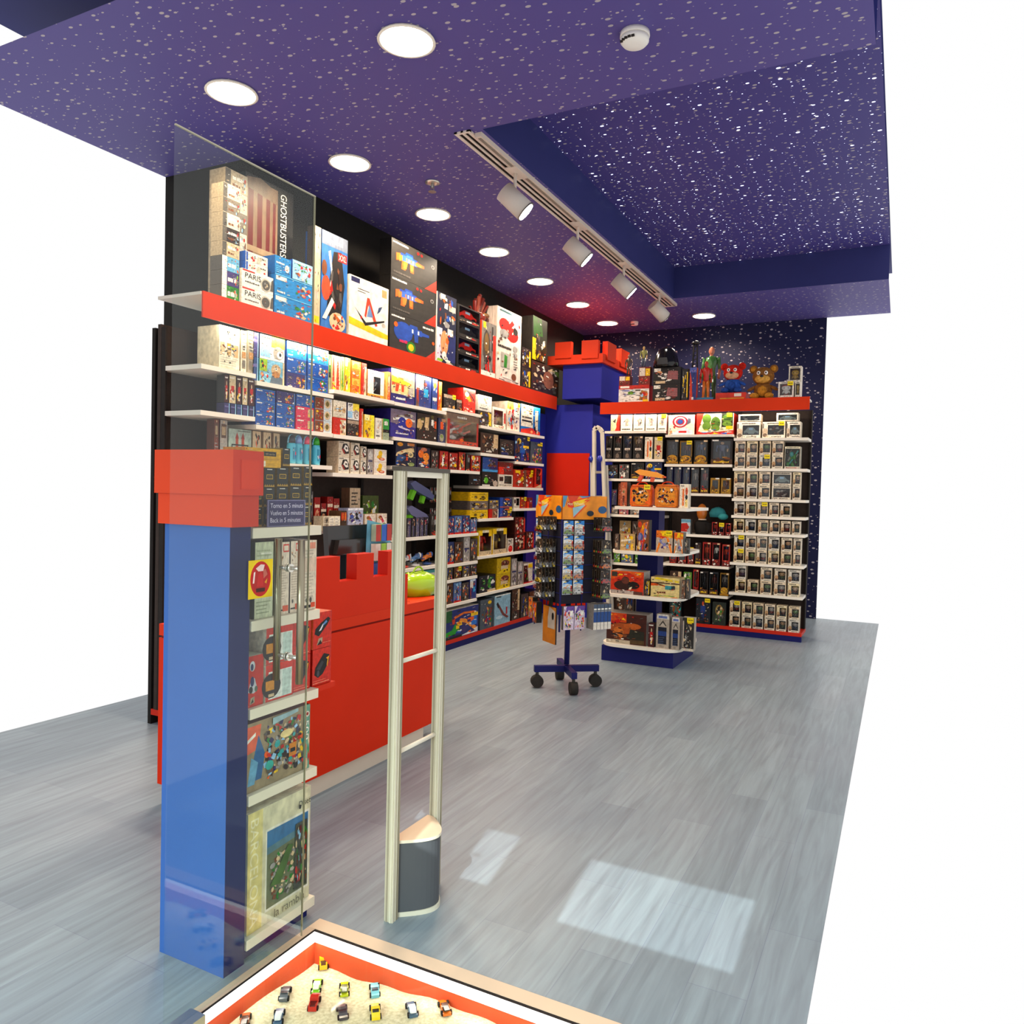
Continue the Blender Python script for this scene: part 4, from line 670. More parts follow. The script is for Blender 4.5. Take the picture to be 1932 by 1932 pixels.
k_('pzbcn', 'puzzle_box', 'white puzzle box lettered BARCELONA with aerial city picture', 'ded9bc', 'e6e4d2', "r0,0,.22,1 e2d79a;x.04,.04,.12,.9,-90 efe9c6 BARCELONA;r.27,.1,.98,.8 e8e6da;r.29,.12,.96,.78 7d8468;p.29,.62,.96,.66,.96,.78,.29,.78 4a84b0;p.29,.58,.96,.62,.96,.68,.29,.64 6d8f9a;b.3,.13,.95,.58,120 ASGZTE7;p.33,.3,.5,.28,.7,.56,.62,.58 5f7f3f;p.72,.14,.94,.14,.94,.72,.74,.72 5a5f54;b.72,.14,.95,.72,70 THGDEUIR;x.4,.02,.5,.07 7a7464 la%rambla;x.78,.86,.2,.05 3a3a30 Diset;e.8,.86,.02,.02 D", cat='puzzle box', dep=.1)
KINDS['pzbcn']['art'] = KINDS['pzbcn']['art'].replace('ASGZTE7', 'ASGZTE').replace('la%rambla', 'la rambla')
# --- back wall
FIG = ['v 3a2a22 e0a878 4a4a52 2a2a30', 'v 8f8a86 d8c8b8 8a2a22 3a3330', 'v 4a3a2c c89a6a 4a5a3a 3a3a30', 'v b08a2c e8c09a 6a3a2c 2c2c34', 'v 2a2c33 b9aea6 2f3a5c 22242c', 'v 5a4438 7f9a5a 5a4a3c 33302c']
FD = ['dark haired figure', 'grey haired figure', 'brown haired figure', 'fair haired figure', 'black hooded figure', 'green faced figure']
kind('pop', 'figure_box', 'figure box', ['white window box, '+d for d in FD], ['e9dcc6', 'ead9c0', 'e3d7c4', 'ecdcb8', 'e0dace', 'e6d2b4'], 'cdbfa8', "t.12,.88,.7,.95 A;r.12,.03,.95,.13 f2e8d6;t.3,.055,.85,.1 D;e.17,.34,.16,.17 c8a27a;e.17,.2,.12,.1 8f6f58;r.02,.5,.07,.84 b9a890", dep=.12, win=(.3, .17, .94, .82), fill=FIG, inner='3a332e')
kind('popw', 'figure_box', 'figure box', ['white wide window box, dark toy', 'white wide window box, vehicle'], ['e6dcc8', 'e0d6c6'], 'cdbfa8', "t.1,.88,.9,.96 D;r.05,.02,.95,.13 f0e6d4;b.08,.02,.3,.12,4 DTA;t.4,.04,.85,.1 D", dep=.14, win=(.08, .16, .94, .82), fill=['r 12 ASDTZ', 'c 7f8f8a'], inner='332d29')
kind('popb', 'figure_box', 'figure box', ['large white box, grey vehicle in window', 'large white box, brown toy in window'], ['efe6d6', 'ece2d0'], 'd9ccb8', "t.2,.88,.8,.94 D;e.12,.4,.12,.2 d9c2a8;e.12,.18,.1,.12 8f7a6a;r.3,.03,.95,.16 f6efe2;t.4,.06,.85,.12 A;r.02,.6,.06,.9 A", dep=.16, win=(.24, .2, .95, .8), fill=['c 8fa09c', 'r 14 TAZDS'], inner='5a534e')
kind('popg', 'figure_box', 'figure box', 'tall window box with green-grey toys', ['d9d2bc'], '9a9484', "r0,.92,1,1 efe4c6;t.1,.94,.9,.97 A;r0,0,1,.08 e8dccc;t.1,.02,.8,.06 R", dep=.14, win=(.03, .1, .97, .9), fill=['r 24 VAGSZD'], inner='4a5a54')
kind('popx', 'figure_box', 'figure box', ['white window box, white faced figure with red cap', 'white window box, golden figure'], ['f0e6da', 'efe6d2'], 'd9ccbc', "t.2,.9,.8,.96 A;r.1,.03,.9,.1 W", dep=.12, win=(.1, .14, .9, .86), fill=['v b5241c f0ece6 e8e4de 8a1c18', 'v 8a6a1c d8ac3a c89a2a 7a5a1c'], inner='6a2420')
AF = ['a 3a3a40 26272c 1d1d22', 'a 8a4a3a 5a2a26 3a2624', 'a c8a27a 3a4a6a 2a3048', 'a 6a6a66 8a8278 3f3a36', 'a d8b090 8a2a22 2a2a2c', 'a 7a8a5a 5a5f48 3a3a34']
AD = ['black figure', 'brown figure', 'blue suited figure', 'grey figure', 'red shirted figure', 'olive figure']
kind('act', 'figure_box', 'figure box', ['dark box, '+d for d in AD], ['26211f', '2e2623', '24262f'], '1d1a1a', "r.2,.38,.8,.47 e6dcd0;t.3,.4,.7,.45 A;r.7,.9,.95,.97 E;p.2,.04,.5,.3,.8,.04 5a5550;e.5,.14,.2,.1 8a7a6e", dep=.1, win=(.12, .48, .88, .95), fill=AF, inner='191616')
kind('act2', 'figure_box', 'figure box', ['tall window pack, '+d for d in AD], ['3a2f2c', '2b2e38', '332b2b'], '2a2624', "r0,0,1,.2 6a4a2c;t.12,.07,.85,.15 Y;r.05,.92,.35,.97 W;b.05,.1,.95,.3,8 TJDKR", dep=.1, win=(.1, .22, .9, .93), fill=AF, inner='28221f')
kind('actr', 'figure_box', 'figure box', ['red window pack, '+d for d in AD], ['a82a20', '8a2620', 'b03a2c'], '6a1c18', "r0,0,1,.24 7a1f1a;b.05,.02,.95,.3,12 RXWID;r.6,.92,.92,.98 E", dep=.1, win=(.14, .28, .86, .92), fill=['a R X I', 'a 3a3a40 W K', 'a B X I', 'a X I R', 'a 6a6a66 R K', 'a R 4a4a55 K'], inner='2c1a18')
kind('acty', 'figure_box', 'figure box', ['black and gold pack, '+d for d in AD], ['2a2418', '8a6a1c'], '4a3a18', "r0,0,1,.32 3a2f14;e.5,.22,.42,.16 c89a2a;b.1,.1,.9,.3,10 KYJHT;r0,.02,1,.1 b98a1c;r.7,.92,.98,.99 E", dep=.1, win=(.1, .36, .9, .94), fill=AF, inner='2a2420')
kind('actb', 'figure_box', 'figure box', ['blue edged pack, '+d for d in AD], ['232c55', '2a2f52'], '2f3a78', "r.65,.92,.95,.99 W;b.1,.02,.9,.2,7 DATR", dep=.09, win=(.14, .2, .86, .94), fill=AF, inner='201d22')
kind('gold', 'figure_box', 'figure box', ['golden pack, '+d for d in AD], ['b08a2a', 'a8842c'], '7a5c1c', "r.55,.92,.95,1 W;e.3,.3,.2,.2 6a4a1c;b.1,.05,.9,.3,8 JYHT", dep=.09, win=(.2, .3, .85, .86), fill=AF, inner='4a3818')
k_('whbk', 'figure_box', ['white box with faint figure print', 'white box with blue and red print', 'white box with brown print'], 'efe5d6', 'd5c9b8', "r.06,.3,.94,.96 e6d8c8;f.25,.32,.8,.95 c9b8a2 a8958a 9a8a80;b.2,.35,.85,.9,9 ZSEAF;t.1,.08,.85,.16 D", cat='figure box', dep=.12)
k_('beigr', 'figure_box', 'beige and red box', 'd9c49c', 'b83a22', "p.5,0,1,0,1,1,.8,1 cc3a20;p.2,.6,.6,.8,.5,.5 4a4a44;e.45,.3,.2,.2 e2d2ac", cat='figure box', dep=.12)
k_('disc', 'toy_set_box', 'white box with round red and blue disc toy', 'ece2cc', 'd9372a', "e.45,.66,.3,.3 b8283a;e.45,.66,.23,.24 c8c4c8;e.45,.66,.17,.17 b8283a;e.45,.66,.11,.12 3a5a9a;p.7,.5,.85,.6,.85,.8,.75,.85 6a6a78;p.1,.02,.95,.02,.95,.2,.6,.4,.3,.2 d9d6e0;r.4,.1,.7,.2 d83a3a;b.02,0,.3,.45,10 WPFRS", cat='toy set box')
k_('grnmsk', 'toy_set_box', 'red box with green toy masks and fists', 'c83a20', 'b82c18', "p.05,.15,.2,1,1,1,1,.2,.5,.12 efe4c6;e.28,.75,.12,.25 6a8a34;e.28,.4,.12,.2 7a9a3c;e.52,.55,.13,.3 5f7f30;e.52,.3,.12,.15 7a9a3c;r.68,.35,.98,1 2a3018;e.83,.75,.14,.2 5a7a2a;e.83,.5,.13,.12 7a9a3c;r.74,.7,.92,.74 1c1f14;b.02,0,.98,.25,12 RXBWY;r.8,.25,.98,.4 Y", cat='toy set box')
k_('scene', 'playset_box', 'red playset box with snowy scene picture', 'e8e4e0', 'c8301e', "r0,.78,1,1 c8301e;r.05,.84,.35,.96 W;b.02,.3,.95,.78,20 USWQA;e.4,.55,.1,.1 7fae3a;e.45,.2,.35,.2 f4f0e8;p.68,.1,.95,.1,.95,.6,.75,.7 b8803a;b.7,.1,.98,.75,10 TROUA;r.8,.02,.98,.14 Y", cat='toy box')
k_('blkbx', 'playset_box', 'black box with silver and pink window', '26201f', '1c1817', "r.04,.75,.28,.95 W;b.1,.1,.95,.8,24 SAFDKWI;r.1,.05,.45,.2 E;p.5,.3,.9,.25,.9,.75,.55,.8 a87070", cat='toy box')
k_('rdbx', 'playset_box', 'small red box with white label', '8a2418', '6a1c14', "r.05,.5,.55,.95 e6dccf;r.6,.5,.98,.9 Y;b.05,.05,.95,.45,6 RIHT", cat='toy box')
k_('blred', 'playset_box', 'narrow blue and red boxed playset', '3a4a8e', 'd8502c', "p0,0,.45,0,.3,.6,0,.9 d9502c;r0,.85,1,1 6a74b8;r.3,.02,.6,.1 W", cat='toy box')
k_('greyb', 'figure_box', ['small grey pack', 'small pink pack'], ['8d857e', 'b86a74'], 'A', "b.02,.02,.98,.95,14 SAWDEF", cat='toy pack', dep=.1)
k_('grnp', 'toy_pack', ['green toy pack', 'blue grey toy pack'], ['6a9a3c', '6a7490'], 'D', "b.02,.02,.98,.98,18 LGYWUDQ", cat='toy pack', dep=.1)
k_('bigdk', 'figure_box', ['dark tall box with blue figure', 'dark box with gold crest picture'], ['2a2f3a', '3c4038'], '1d2028', "f.25,.15,.7,.9 c8603a 2a4a8c 2a3f7c;b.02,.02,.98,.3,10 TDKG;r.6,.85,.95,.98 Y", cat='figure box', dep=.15)
k_('bigdk2', 'figure_box', 'dark green box with golden crest picture', '3a4038', '1d2028', "e.5,.65,.28,.24 b09a5c;e.5,.7,.14,.12 3a3428;b.2,.1,.9,.9,16 TAGDJE;p.1,.1,.5,.2,.3,.5 4a5a44", cat='figure box', dep=.15)
k_('trk', 'vehicle_box', 'red and white boxed toy vehicle', 'c9d2d6', 'A', "p0,.15,.7,.15,.95,.4,.6,.75,0,.7 c8301e;r0,.78,1,.98 7ab0c8;p.6,.2,1,.1,1,.6 b0b4b8", cat='toy vehicle box')
# --- middle display
k_('dinob', 'dino_box', 'open orange-red box with dark toy creature', 'd8481c', 'b8b0a8', "p.2,.7,.5,.98,.9,.7,.98,.9,.98,1,0,1,0,.6 e06a1c;b.1,.55,.95,.98,12 OYRX;e.4,.38,.3,.22 4a2c20;e.7,.4,.18,.16 2e211b;e.45,.6,.12,.16 7a4636;p.55,.2,.62,.2,.66,.34,.58,.3 e8dcc0;r0,0,.72,.16 bdb2ac;r.7,0,.98,.14 6a4a42;r.03,.75,.2,.95 4a4a42", cat='toy box', dep=.2)
k_('dino2', 'dino_box', 'open box with orange toy creature', '5a2c1c', 'b8b0a8', "r0,.7,.5,1 d8601c;b0,.55,.5,1,10 YXOR;e.4,.5,.34,.18 b8642a;e.3,.35,.14,.2 d8843a;e.65,.6,.22,.1 c8702e;p.3,.25,.4,.1,.34,.1 b8602a;b.1,.1,.95,.4,10 HTDK;r0,0,.6,.12 c9bda8;p.55,.18,.95,.16,.95,.45,.6,.5 3a3a2c;r.6,.03,.95,.16 6a5434", cat='toy box', dep=.2)
k_('dino3', 'dino_box', 'cream and yellow play box with brown label', 'e2cf96', 'b09a6c', "p0,.55,.5,.6,.6,.48,0,.75 e8702a;r.5,.4,.72,.6 4aa0a8;r.72,.42,.85,.6 2a4a54;t.22,.2,.55,.3 7a2a1c;r0,.68,1,.74 6a4a3a;p.1,.9,.95,.78,1,.85,.2,1 e8d02a;b.1,.72,.9,.8,8 YHTE;b.02,0,.95,.1,10 GLTO", cat='toy box', dep=.18)
k_('towg', 'figure_box', 'tall grey box with blue panel and emblem', 'b7ac9f', '9a9084', "p0,.86,1,.86,.9,1,.1,1 dcd6ce;r.15,.88,.82,.95 7a86b8;r.14,.12,.8,.62 22263a;r.14,.36,.8,.5 32508c;l.16,.12,.78,.34,4 5a6a8a;p.2,.66,.5,.82,.8,.66 4a453f;p.3,.66,.5,.76,.7,.66 c8beb2;l.2,.03,.7,.09,2 8a8074", cat='toy box', dep=.09)
k_('blkbl', 'blister_pack', 'clear pack with black armoured toy', '3a3734', 'b9afa2', "b.1,.1,.9,.8,30 KSDAE;r.45,.82,.8,.95 Y;r0,0,1,.08 d9cfc0;p.05,.1,.14,.1,.14,.9,.05,.9 c8bcae", cat='blister pack', dep=.08)
k_('sandp', 'blister_pack', 'tan card pack with small toys', 'c9ab78', '5a4c3a', "b.05,.05,.95,.95,18 EJTWRYU;p.05,.5,.7,.6,.7,.7,.05,.62 efe4cc;r.4,.1,.6,.35 7ab0d0;r.75,.05,.85,.4 Y", cat='blister pack', dep=.05)
k_('drkp', 'blister_pack', ['small brown pack', 'small grey pack of figures'], ['7a6456', '5a5a58'], 'D', "b.05,.05,.95,.95,18 ETAFDZ", cat='blister pack', dep=.05)
k_('teal', 'toy_box', 'dark box with teal picture', '2a3438', '1f2628', "r.2,.2,.9,.7 3a7a76;b.1,.1,.95,.9,14 DVTXK", cat='toy box', dep=.12)
k_('figo', 'figure_box', 'box with orange and red figure', 'c06a44', '3a2a26', "f.15,.05,.85,.98 d8703a d8906a 6a2a26;r.4,.55,.62,.65 6a7a4a;b.1,0,.9,.15,6 TEH", cat='figure box', dep=.1)
k_('whfig', 'figure_box', 'white box with orange figure print', 'eee4d2', 'd8ccb8', "e.75,.7,.14,.16 d8602a;e.75,.45,.14,.1 1f1c1c;r.62,.06,.88,.36 f0d890;t.1,.9,.5,.95 A;r.3,.1,.5,.8 e8843a", cat='figure box', dep=.08)
# --- hanging cards on the rotating rack
k_('hw', 'car_card', ['carded toy car, green car', 'carded toy car, white car', 'carded toy car, red car', 'carded toy car, yellow car', 'carded toy car, orange car', 'carded toy car, grey car'], ['dfe6ea', 'e9e4dc', 'cfdfee', 'e6e2da', 'dfe6ee', 'e2dcd4'], 'Z', "p0,.75,.4,1,1,1,1,.7,.5,.8 4a98d8;e.55,.9,.12,.07 1c3a78;p.1,.9,.45,.96,.4,.86 e8d05a;b.05,.3,.95,.72,9 EZUWF;r.8,0,1,.6 d9553a", cat='carded toy car', dep=.05)
_hc = ['7a9a3a', 'e6e4e0', 'c8342a', 'e0c030', 'e07a2c', '5a5f66']
def hwb(edge):
    def f(var, r):
        mb = MB(); c = _hc[var]
        mb.box(-.5, .86, 0, .5, .9, 1, ['4d4034', '5a4a3a', '463a34', '54452f', '4a3c2c', '3f3833'][var] if edge else ['dfe6ea', 'e9e4dc', 'cfdfee', 'e6e2da', 'dfe6ee', 'e2dcd4'][var], side='8f8a80')
        a = Art(mb, .86, .01, r.randint(0, 999)); a.spec('b.02,.05,.98,.98,18 HDTKAE;p.3,.93,.7,.93,.6,.97,.4,.97 K' if edge else "p0,.72,.4,1,1,1,1,.68,.5,.78 4a98d8;e.55,.92,.13,.05 1c2f68;p.08,.86,.45,.95,.42,.84 e8d05a;b.05,.35,.95,.72,9 EZUWF;r.86,0,1,.62 d9553a;p.3,.93,.7,.93,.6,.97,.4,.97 K")
        m2 = MB(); A2 = [(-.44, .1), (.44, .1), (.46, .2), (.26, .25), (.1, .36), (-.2, .36), (-.34, .24), (-.46, .22)]
        m2.extr(A2, .3, .8, c)
        for x in (-.26, .26): m2.cyl((x, .26, .11), (x, .34, .11), .07, .07, 8, 'K')
        a = Art(m2, .29, .01); a.poly([(.6, .25), (.68, .24), (.57, .33), (.42, .33), (.4, .25)], '2c3034')
        m3 = MB(); m3.rings([[(-.46, .855, .05), (.46, .855, .05), (.46, .855, .48), (-.46, .855, .48)], [(-.42, .15, .08), (.42, .15, .08), (.42, .15, .42), (-.42, .15, .42)]], 'W', False)
        return [('car_card', mb.mesh('car_card', 'print')), ('toy_car', m2.mesh('toy_car', 'gloss')), ('blister', m3.mesh('blister', 'clear'))]
    return f
KINDS['hw']['builder'] = hwb(0)
k_('hwd', 'car_card', ['dark carded toy car, green car', 'dark carded toy car, grey car', 'dark carded toy car, red car', 'dark carded toy car, yellow car', 'dark carded toy car, orange car', 'dark carded toy car, black car'], 'D', 'D', cat='carded toy car', dep=.05)
KINDS['hwd']['builder'] = hwb(1)
def drgn(var, r):
    mb = MB()
    for i in range(7):
        a = -.5+i*.16; mb.bar((-.1+a*.2, .5, .1), (a*.8+.05, .4+.05*(i % 2), .98-.1*abs(i-3)), .1, .08, ['6a201a', '4a1814', '7a3a2c'][i % 3])
    mb.ell((0, .5, .2), (.3, .3, .18), '6a2a20'); mb.ell((.25, .4, .3), (.16, .2, .1), '7a5a3a'); mb.bar((-.3, .5, .15), (-.5, .5, .45), .08, .06, '5a1c16')
    return [('creature_toy', mb.mesh('creature_toy', 'gloss'))]
KINDS['drgn']['builder'] = drgn
def plane(var, r):
    mb = MB(); c = ['e6e2dc', '5a86b8', 'e8843a', '7a9ac8'][var % 4]; d = ['d8452e', 'e8e4de', '3a5a9a', 'e6c83a'][var % 4]
    mb.cyl((-.45, .4, .3), (.3, .4, .5), .1, .14, 10, c); mb.ell((.36, .4, .52), (.14, .16, .14), d)
    mb.bar((-.05, .05, .42), (.02, .95, .44), .22, .05, c); mb.bar((-.42, .25, .34), (-.42, .6, .34), .12, .04, d); mb.bar((-.42, .4, .3), (-.5, .4, .62), .12, .03, d); mb.ell((.08, .4, .52), (.12, .1, .1), '3a4a78'); mb.cyl((0, .2, .08), (0, .2, .4), .04, .05, 8, 'K'); mb.cyl((0, .6, .08), (0, .6, .4), .04, .05, 8, 'K'); mb.ell((0, .4, .08), (.3, .3, .08), d)
    return [('toy_plane', mb.mesh('toy_plane', 'gloss'))]
KINDS['plane']['builder'] = plane; KINDS['plane']['desc'] = ['white toy aeroplane', 'blue toy aeroplane', 'orange toy aeroplane', 'pale blue toy aeroplane', 'white toy aeroplane', 'blue toy aeroplane']
# ------------------------------------------------------------------ wall shelving
DP = .385
def bay(wall, s0, s1, zs, label, uprights=(True, True)):
    """zs: list of (height, from, to) shelves; back panel and uprights are parts of the same unit"""
    pl = XS if wall == 'L' else YS
    t = empty('shelving_unit', (pl, (s0+s1)/2, 0) if wall == 'L' else ((s0+s1)/2, pl, 0), PI/2 if wall == 'L' else 0)
    tag(t, label, 'shelving unit', 'wall shelving units'); c = (s0+s1)/2; w = s1-s0
    mb = MB(); mb.box(-w/2, DP-.02, .1, w/2, DP+.01, 2.6 if wall == 'B' else 2.62, '3b302b'); mb.obj('back_panel', 'matte', t)
    for x in (-w/2+.008, w/2-.008):
        mb = MB(); mb.box(x-.007, DP-.06, .1, x+.007, DP-.018, 2.6, '26211f'); mb.obj('upright', 'matte', t)
    for z, a, b in zs:
        a = s0 if a is None else a; b = s1 if b is None else b
        BOARDS.append((wall, pl, a, b, z))
        mb = MB(); mb.box(a-c+.003, 0, z-.03, b-c-.003, DP-.022, z, 'd8cfc2', front='f2e9da', top='e9e0d2'); o = mb.obj('shelf', 'paint', t)
    return t
def topboard():
    BOARDS.append(('L', XS, 3.4, 9.0, 2.68)); BOARDS.append(('B', YS, -3.4, -.9, 2.615))
    t = empty('display_ledge', (XS, 6.1, ZF), PI/2); tag(t, 'high display ledge on top of the red fascia, left wall', 'ledge')
    mb = MB(); mb.box(-2.65, .012, -.02, 2.57, .4, 0, 'cfc6ba'); mb.obj('shelf', 'paint', t)
    t = empty('display_ledge', (-2.15, YS, 2.712)); tag(t, 'high display ledge on top of the red fascia, back wall', 'ledge')
    mb = MB(); mb.box(-1.2, .022, -.02, 1.2, .4, 0, 'cfc6ba'); mb.obj('shelf', 'paint', t)
topboard()
bay('L', 3.45, 3.915, [(2.348, None, None), (2.057, None, None), (1.755, None, None)], 'white shelving unit behind glass door, nearest bay of left wall')
bay('L', 3.92, 4.722, [(2.306, None, None), (2.007, None, None), (1.755, None, None)], 'white shelving unit of blue boxes, second bay of left wall')
bay('L', 4.725, 5.52, [(2.35, None, None), (2.004, None, None), (1.704, None, None), (1.252, None, None)], 'white shelving unit behind the till, third bay of left wall')
bay('L', 5.523, 6.38, [(2.345, None, None), (2.042, None, None), (1.79, None, None), (1.152, None, None), (.87, None, None), (.68, None, None)], 'white shelving unit seen through the alarm gate, left wall')
bay('L', 6.383, 7.07, [(2.384, None, None), (2.042, None, None), (1.79, None, None), (1.148, None, None), (.855, None, None), (.7, None, None), (.458, None, None)], 'white shelving unit right of the alarm gate, left wall')
bay('L', 7.073, 8.68, [(2.276, None, None), (1.989, None, 7.875), (1.936, 7.88, None), (1.64, None, None), (1.294, None, 7.885), (1.395, 7.89, None), (.895, None, None), (.495, None, None)], 'white shelving unit beside the blue castle tower, left wall')
bay('B', -3.3, -2.54, [(2.362, None, None), (2.019, None, None), (1.779, None, None), (1.341, None, None), (.75, None, None)], 'white shelving unit beside the leaning ladder, back wall')
bay('B', -2.535, -1.74, [(2.31, None, None), (1.962, None, None), (1.622, None, None), (1.14, None, None), (.784, None, None), (.442, None, None)], 'white shelving unit in the middle of the back wall')
bay('B', -1.735, -.93, [(2.264, None, None), (1.92, None, None), (1.575, None, None), (1.382, None, None), (1.189, None, None), (.843, None, None), (.498, None, None)], 'white shelving unit of white window boxes, back wall right')
def L(z, items, phrase, group, **k): row('L', XS, z, items, phrase, group, **k)
def B(z, items, phrase, group, **k): row('B', YS, z, items, phrase, group, **k)
T1 = 'left wall top ledge'; G1 = 'boxes on the left wall top ledge'
L(ZF, 'pzs/pzs/pzs/pzl/pzl/pzl/pzl/pzl 424 457 216', 'stack at left end of '+T1, G1, off=.03)
L(ZF, 'paris 459 519 66 2', 'front stack at left of '+T1, G1, off=.02, depth=.2)
L(ZF, 'kit 470 512 36 2 66 .02', 'on PARIS boxes, '+T1, G1, off=.02, depth=.2)
L(ZF, 'pzl 464 506 262 7 0 .19', 'back stack at left of '+T1, G1, off=.02, depth=.38)
L(ZF, 'cyan 521 593 74 2;slimb 594 607 186 1', 'bottom row of blue stack, '+T1, G1, off=.02, depth=.24)
L(ZF, 'cyans 521 552 35 1 74 .0;multi 554 592 36 1 74 .0', 'upon cyan boxes, '+T1, G1, off=.02, depth=.2)
L(ZF, 'fire 508 597 262 1 0 .225', 'behind cyan boxes, '+T1, G1, off=.02, depth=.42)
L(ZF, 'xxl 608 657 180;cata 661 735 112;blas2/blas/blas 738 824 198;tallm 826 862 130;carw 864 907 118 4;blisr 910 937 102;dron 938 984 135', T1, G1, off=.02)
L(ZF, 'drgn 909 940 56 1 103', 'on clear pack, '+T1, G1, off=.03)
L(ZF, 'mixl/mixl 986 1003 75;brn 1005 1056 55', 'right end of '+T1, G1, off=.02, depth=.2)
L(ZF, 'grn 1005 1032 80 1 58 .0', 'on brown box, right end of '+T1, G1, off=.02, depth=.2)
SH = 'white shelf boxes'
L(2.348, 'bookw 424 463 82;bookt 465 476 80;bookt 478 490 82', 'top shelf, nearest bay of left wall', 'boxes on the nearest bay', off=.055)
L(2.057, 'spine 425 436 20;spine 437 448 20;spine 449 459 20;spine 460 471 20;spine 472 482 20', 'bottom row, 2nd shelf, nearest bay of left wall', 'boxes on the nearest bay')
L(2.057, 'figp 425 433 52 1 20.5;figp 434 447 54 1 20.5;figp 448 458 54 1 20.5;figp 459 469 54 1 20.5;figp 470 482 52 1 20.5', 'top row, 2nd shelf, nearest bay of left wall', 'boxes on the nearest bay')
b2 = 'blue box bay'
L(2.306, 'spine/spine 487 498 96;blub/yelw 500 547 96;purp/blue/bluew 551 588 96;blue/blue/bluew 590 629 93', 'top shelf, '+b2, 'boxes in the blue box bay', off=.055)
L(2.007, 'blue/blue/blue 484 521 68;blue/blue/purp 523 558 68;pink/pink/blue 560 594 66;tile/tile/tile 596 628 66', '2nd shelf, '+b2, 'boxes in the blue box bay')
L(1.755, 'brgm 424 433 80;brgm 435 449 80;twrb 451 494 80;terr 496 512 72;terr 516 531 70;terr 535 547 66', '3rd shelf behind black boxes, '+b2, 'boxes in the blue box bay', off=.1)
b3 = 'bay behind till'
L(2.35, 'green 630 634 66;stry 636 652 66;stry2 653 659 66;yell 660 671 66;orng/orng 672 690 63;redt 691 701 62;arch 703 734 52', 'top shelf, '+b3, 'boxes in the bay behind the till', off=.055)
L(2.004, 'redt/bookw 630 655 64;dark/yelw 657 679 62;redt 681 687 54;yell 689 708 44;whtb 710 722 40;green 724 736 40', '2nd shelf, '+b3, 'boxes in the bay behind the till')
L(1.704, 'cubes 640 661 60 2;cubes 663 680 58 2;cubes 682 693 52 2;greyt 695 706 48;duckb 707 731 48 2', '3rd shelf, '+b3, 'boxes in the bay behind the till')
L(1.252, 'dice 612 644 27;orst 645 656 36;bluis 658 687 40;eggd 690 711 27;eggd 713 732 27', 'front row, 4th shelf, '+b3, 'toys in the bay behind the till', depth=.14)
L(1.252, 'grey 606 617 74 1 0 .13;redcan 619 630 62 1 0 .13;redcan 631 642 50 1 0 .13;redcan 643 654 62 1 0 .13;redcan 655 666 58 1 0 .13;towr 688 708 76 1 0 .15;grnt 712 742 60 1 0 .15', 'back row, 4th shelf, '+b3, 'toys in the bay behind the till', depth=.36)
b4 = 'alarm gate bay'
L(2.345, 'oran 740 746 56;gunbx 747 791 68;bluwh 793 822 66;bltal 824 834 62;orng 836 842 56', 'top shelf, '+b4, 'boxes in the alarm gate bay', off=.055)
L(2.042, 'nerfp 738 786 52;brnb 788 826 50;blubx 828 842 46', '2nd shelf, '+b4, 'boxes in the alarm gate bay')
L(1.79, 'sling 748 787 54;orgt 789 813 38;grey 815 829 34;redp 831 847 34', '3rd shelf, '+b4, 'boxes in the alarm gate bay')
L(1.152, 'hangp 770 777 36;hangp 778 785 36;hangp 786 793 36;hangp 794 801 36;hangp 802 809 36;darkf 814 826 40', '4th shelf, '+b4, 'packs in the alarm gate bay')
L(.87, 'plane 764 782 38;plane 784 804 40;plane 806 826 38', '5th shelf, '+b4, 'toy aeroplanes on the fifth shelf')
k_('tealb', 'gift_box', 'teal box with white label', '58a6a2', '4f9a98', 'r.68,.35,.95,.8 e4dccf', cat='box', dep=.15)
L(.68, 'tealb 768 824 30', 'low shelf, '+b4, 'boxes in the alarm gate bay')
b5 = 'bay right of alarm gate'
L(2.384, 'dark* 846 868 28;dark 870 880 22;lmc 882 905 46', 'top shelf, '+b5, 'boxes in the bay right of the gate', off=.055)
L(2.042, 'redw 845 904 60', '2nd shelf, '+b5, 'boxes in the bay right of the gate')
L(1.79, 'redp 849 865 32;redp 867 879 34;darkf 881 888 32;redp 890 908 30', '3rd shelf, '+b5, 'boxes in the bay right of the gate')
L(1.148, 'blmix 843 858 33;blmix 859 873 34;blmix 874 888 34;blmix 889 901 30', '4th shelf, '+b5, 'packs in the bay right of the gate')
L(.855, 'blmix 842 858 42;brmix 859 874 40;greyt 876 888 48;brmix 889 902 42', '5th shelf, '+b5, 'packs in the bay right of the gate')
L(.7, 'brmix 842 856 26;brmix* 858 872 26;brmix 874 888 26;brmix 889 901 22', '6th shelf, '+b5, 'packs in the bay right of the gate')
L(.458, 'brmix 840 856 42;blmix 857 872 38;brmix 873 886 34;bluwh 888 900 42', '7th shelf, '+b5, 'packs in the bay right of the gate')
L(.1, 'bigbx 838 902 54', 'bottom shelf, '+b5, 'packs in the bay right of the gate', off=.0)
for z, u0, v0, u1, n, bn, ph in ((1.46, 843, 905, 884, 6, 'darkf', 'upper hooks'), (1.25, 843, 945, 884, 6, 'grey', 'lower hooks')):
    its = ';'.join(f'{bn} {u0+(u1-u0)*i/n:.0f} {u0+(u1-u0)*(i+.9)/n:.0f} 30' for i in range(n))
    L(z, its, ph+', '+b5, 'hanging packs right of the gate', off=.2)
b6 = 'tower bay left half'; b7 = 'tower bay right half'; g6 = 'boxes in the tower bay'
L(2.276, 'mixl/whtb 910 935 58;wwin 937 962 40', 'top shelf, '+b6, g6, off=.055)
L(2.276, 'multw* 964 988 55;bigblu 990 1026 54', 'top shelf, '+b7, g6, off=.055)
L(1.989, 'brnx 908 942 38;helm 944 971 30', '2nd shelf, '+b6, g6)
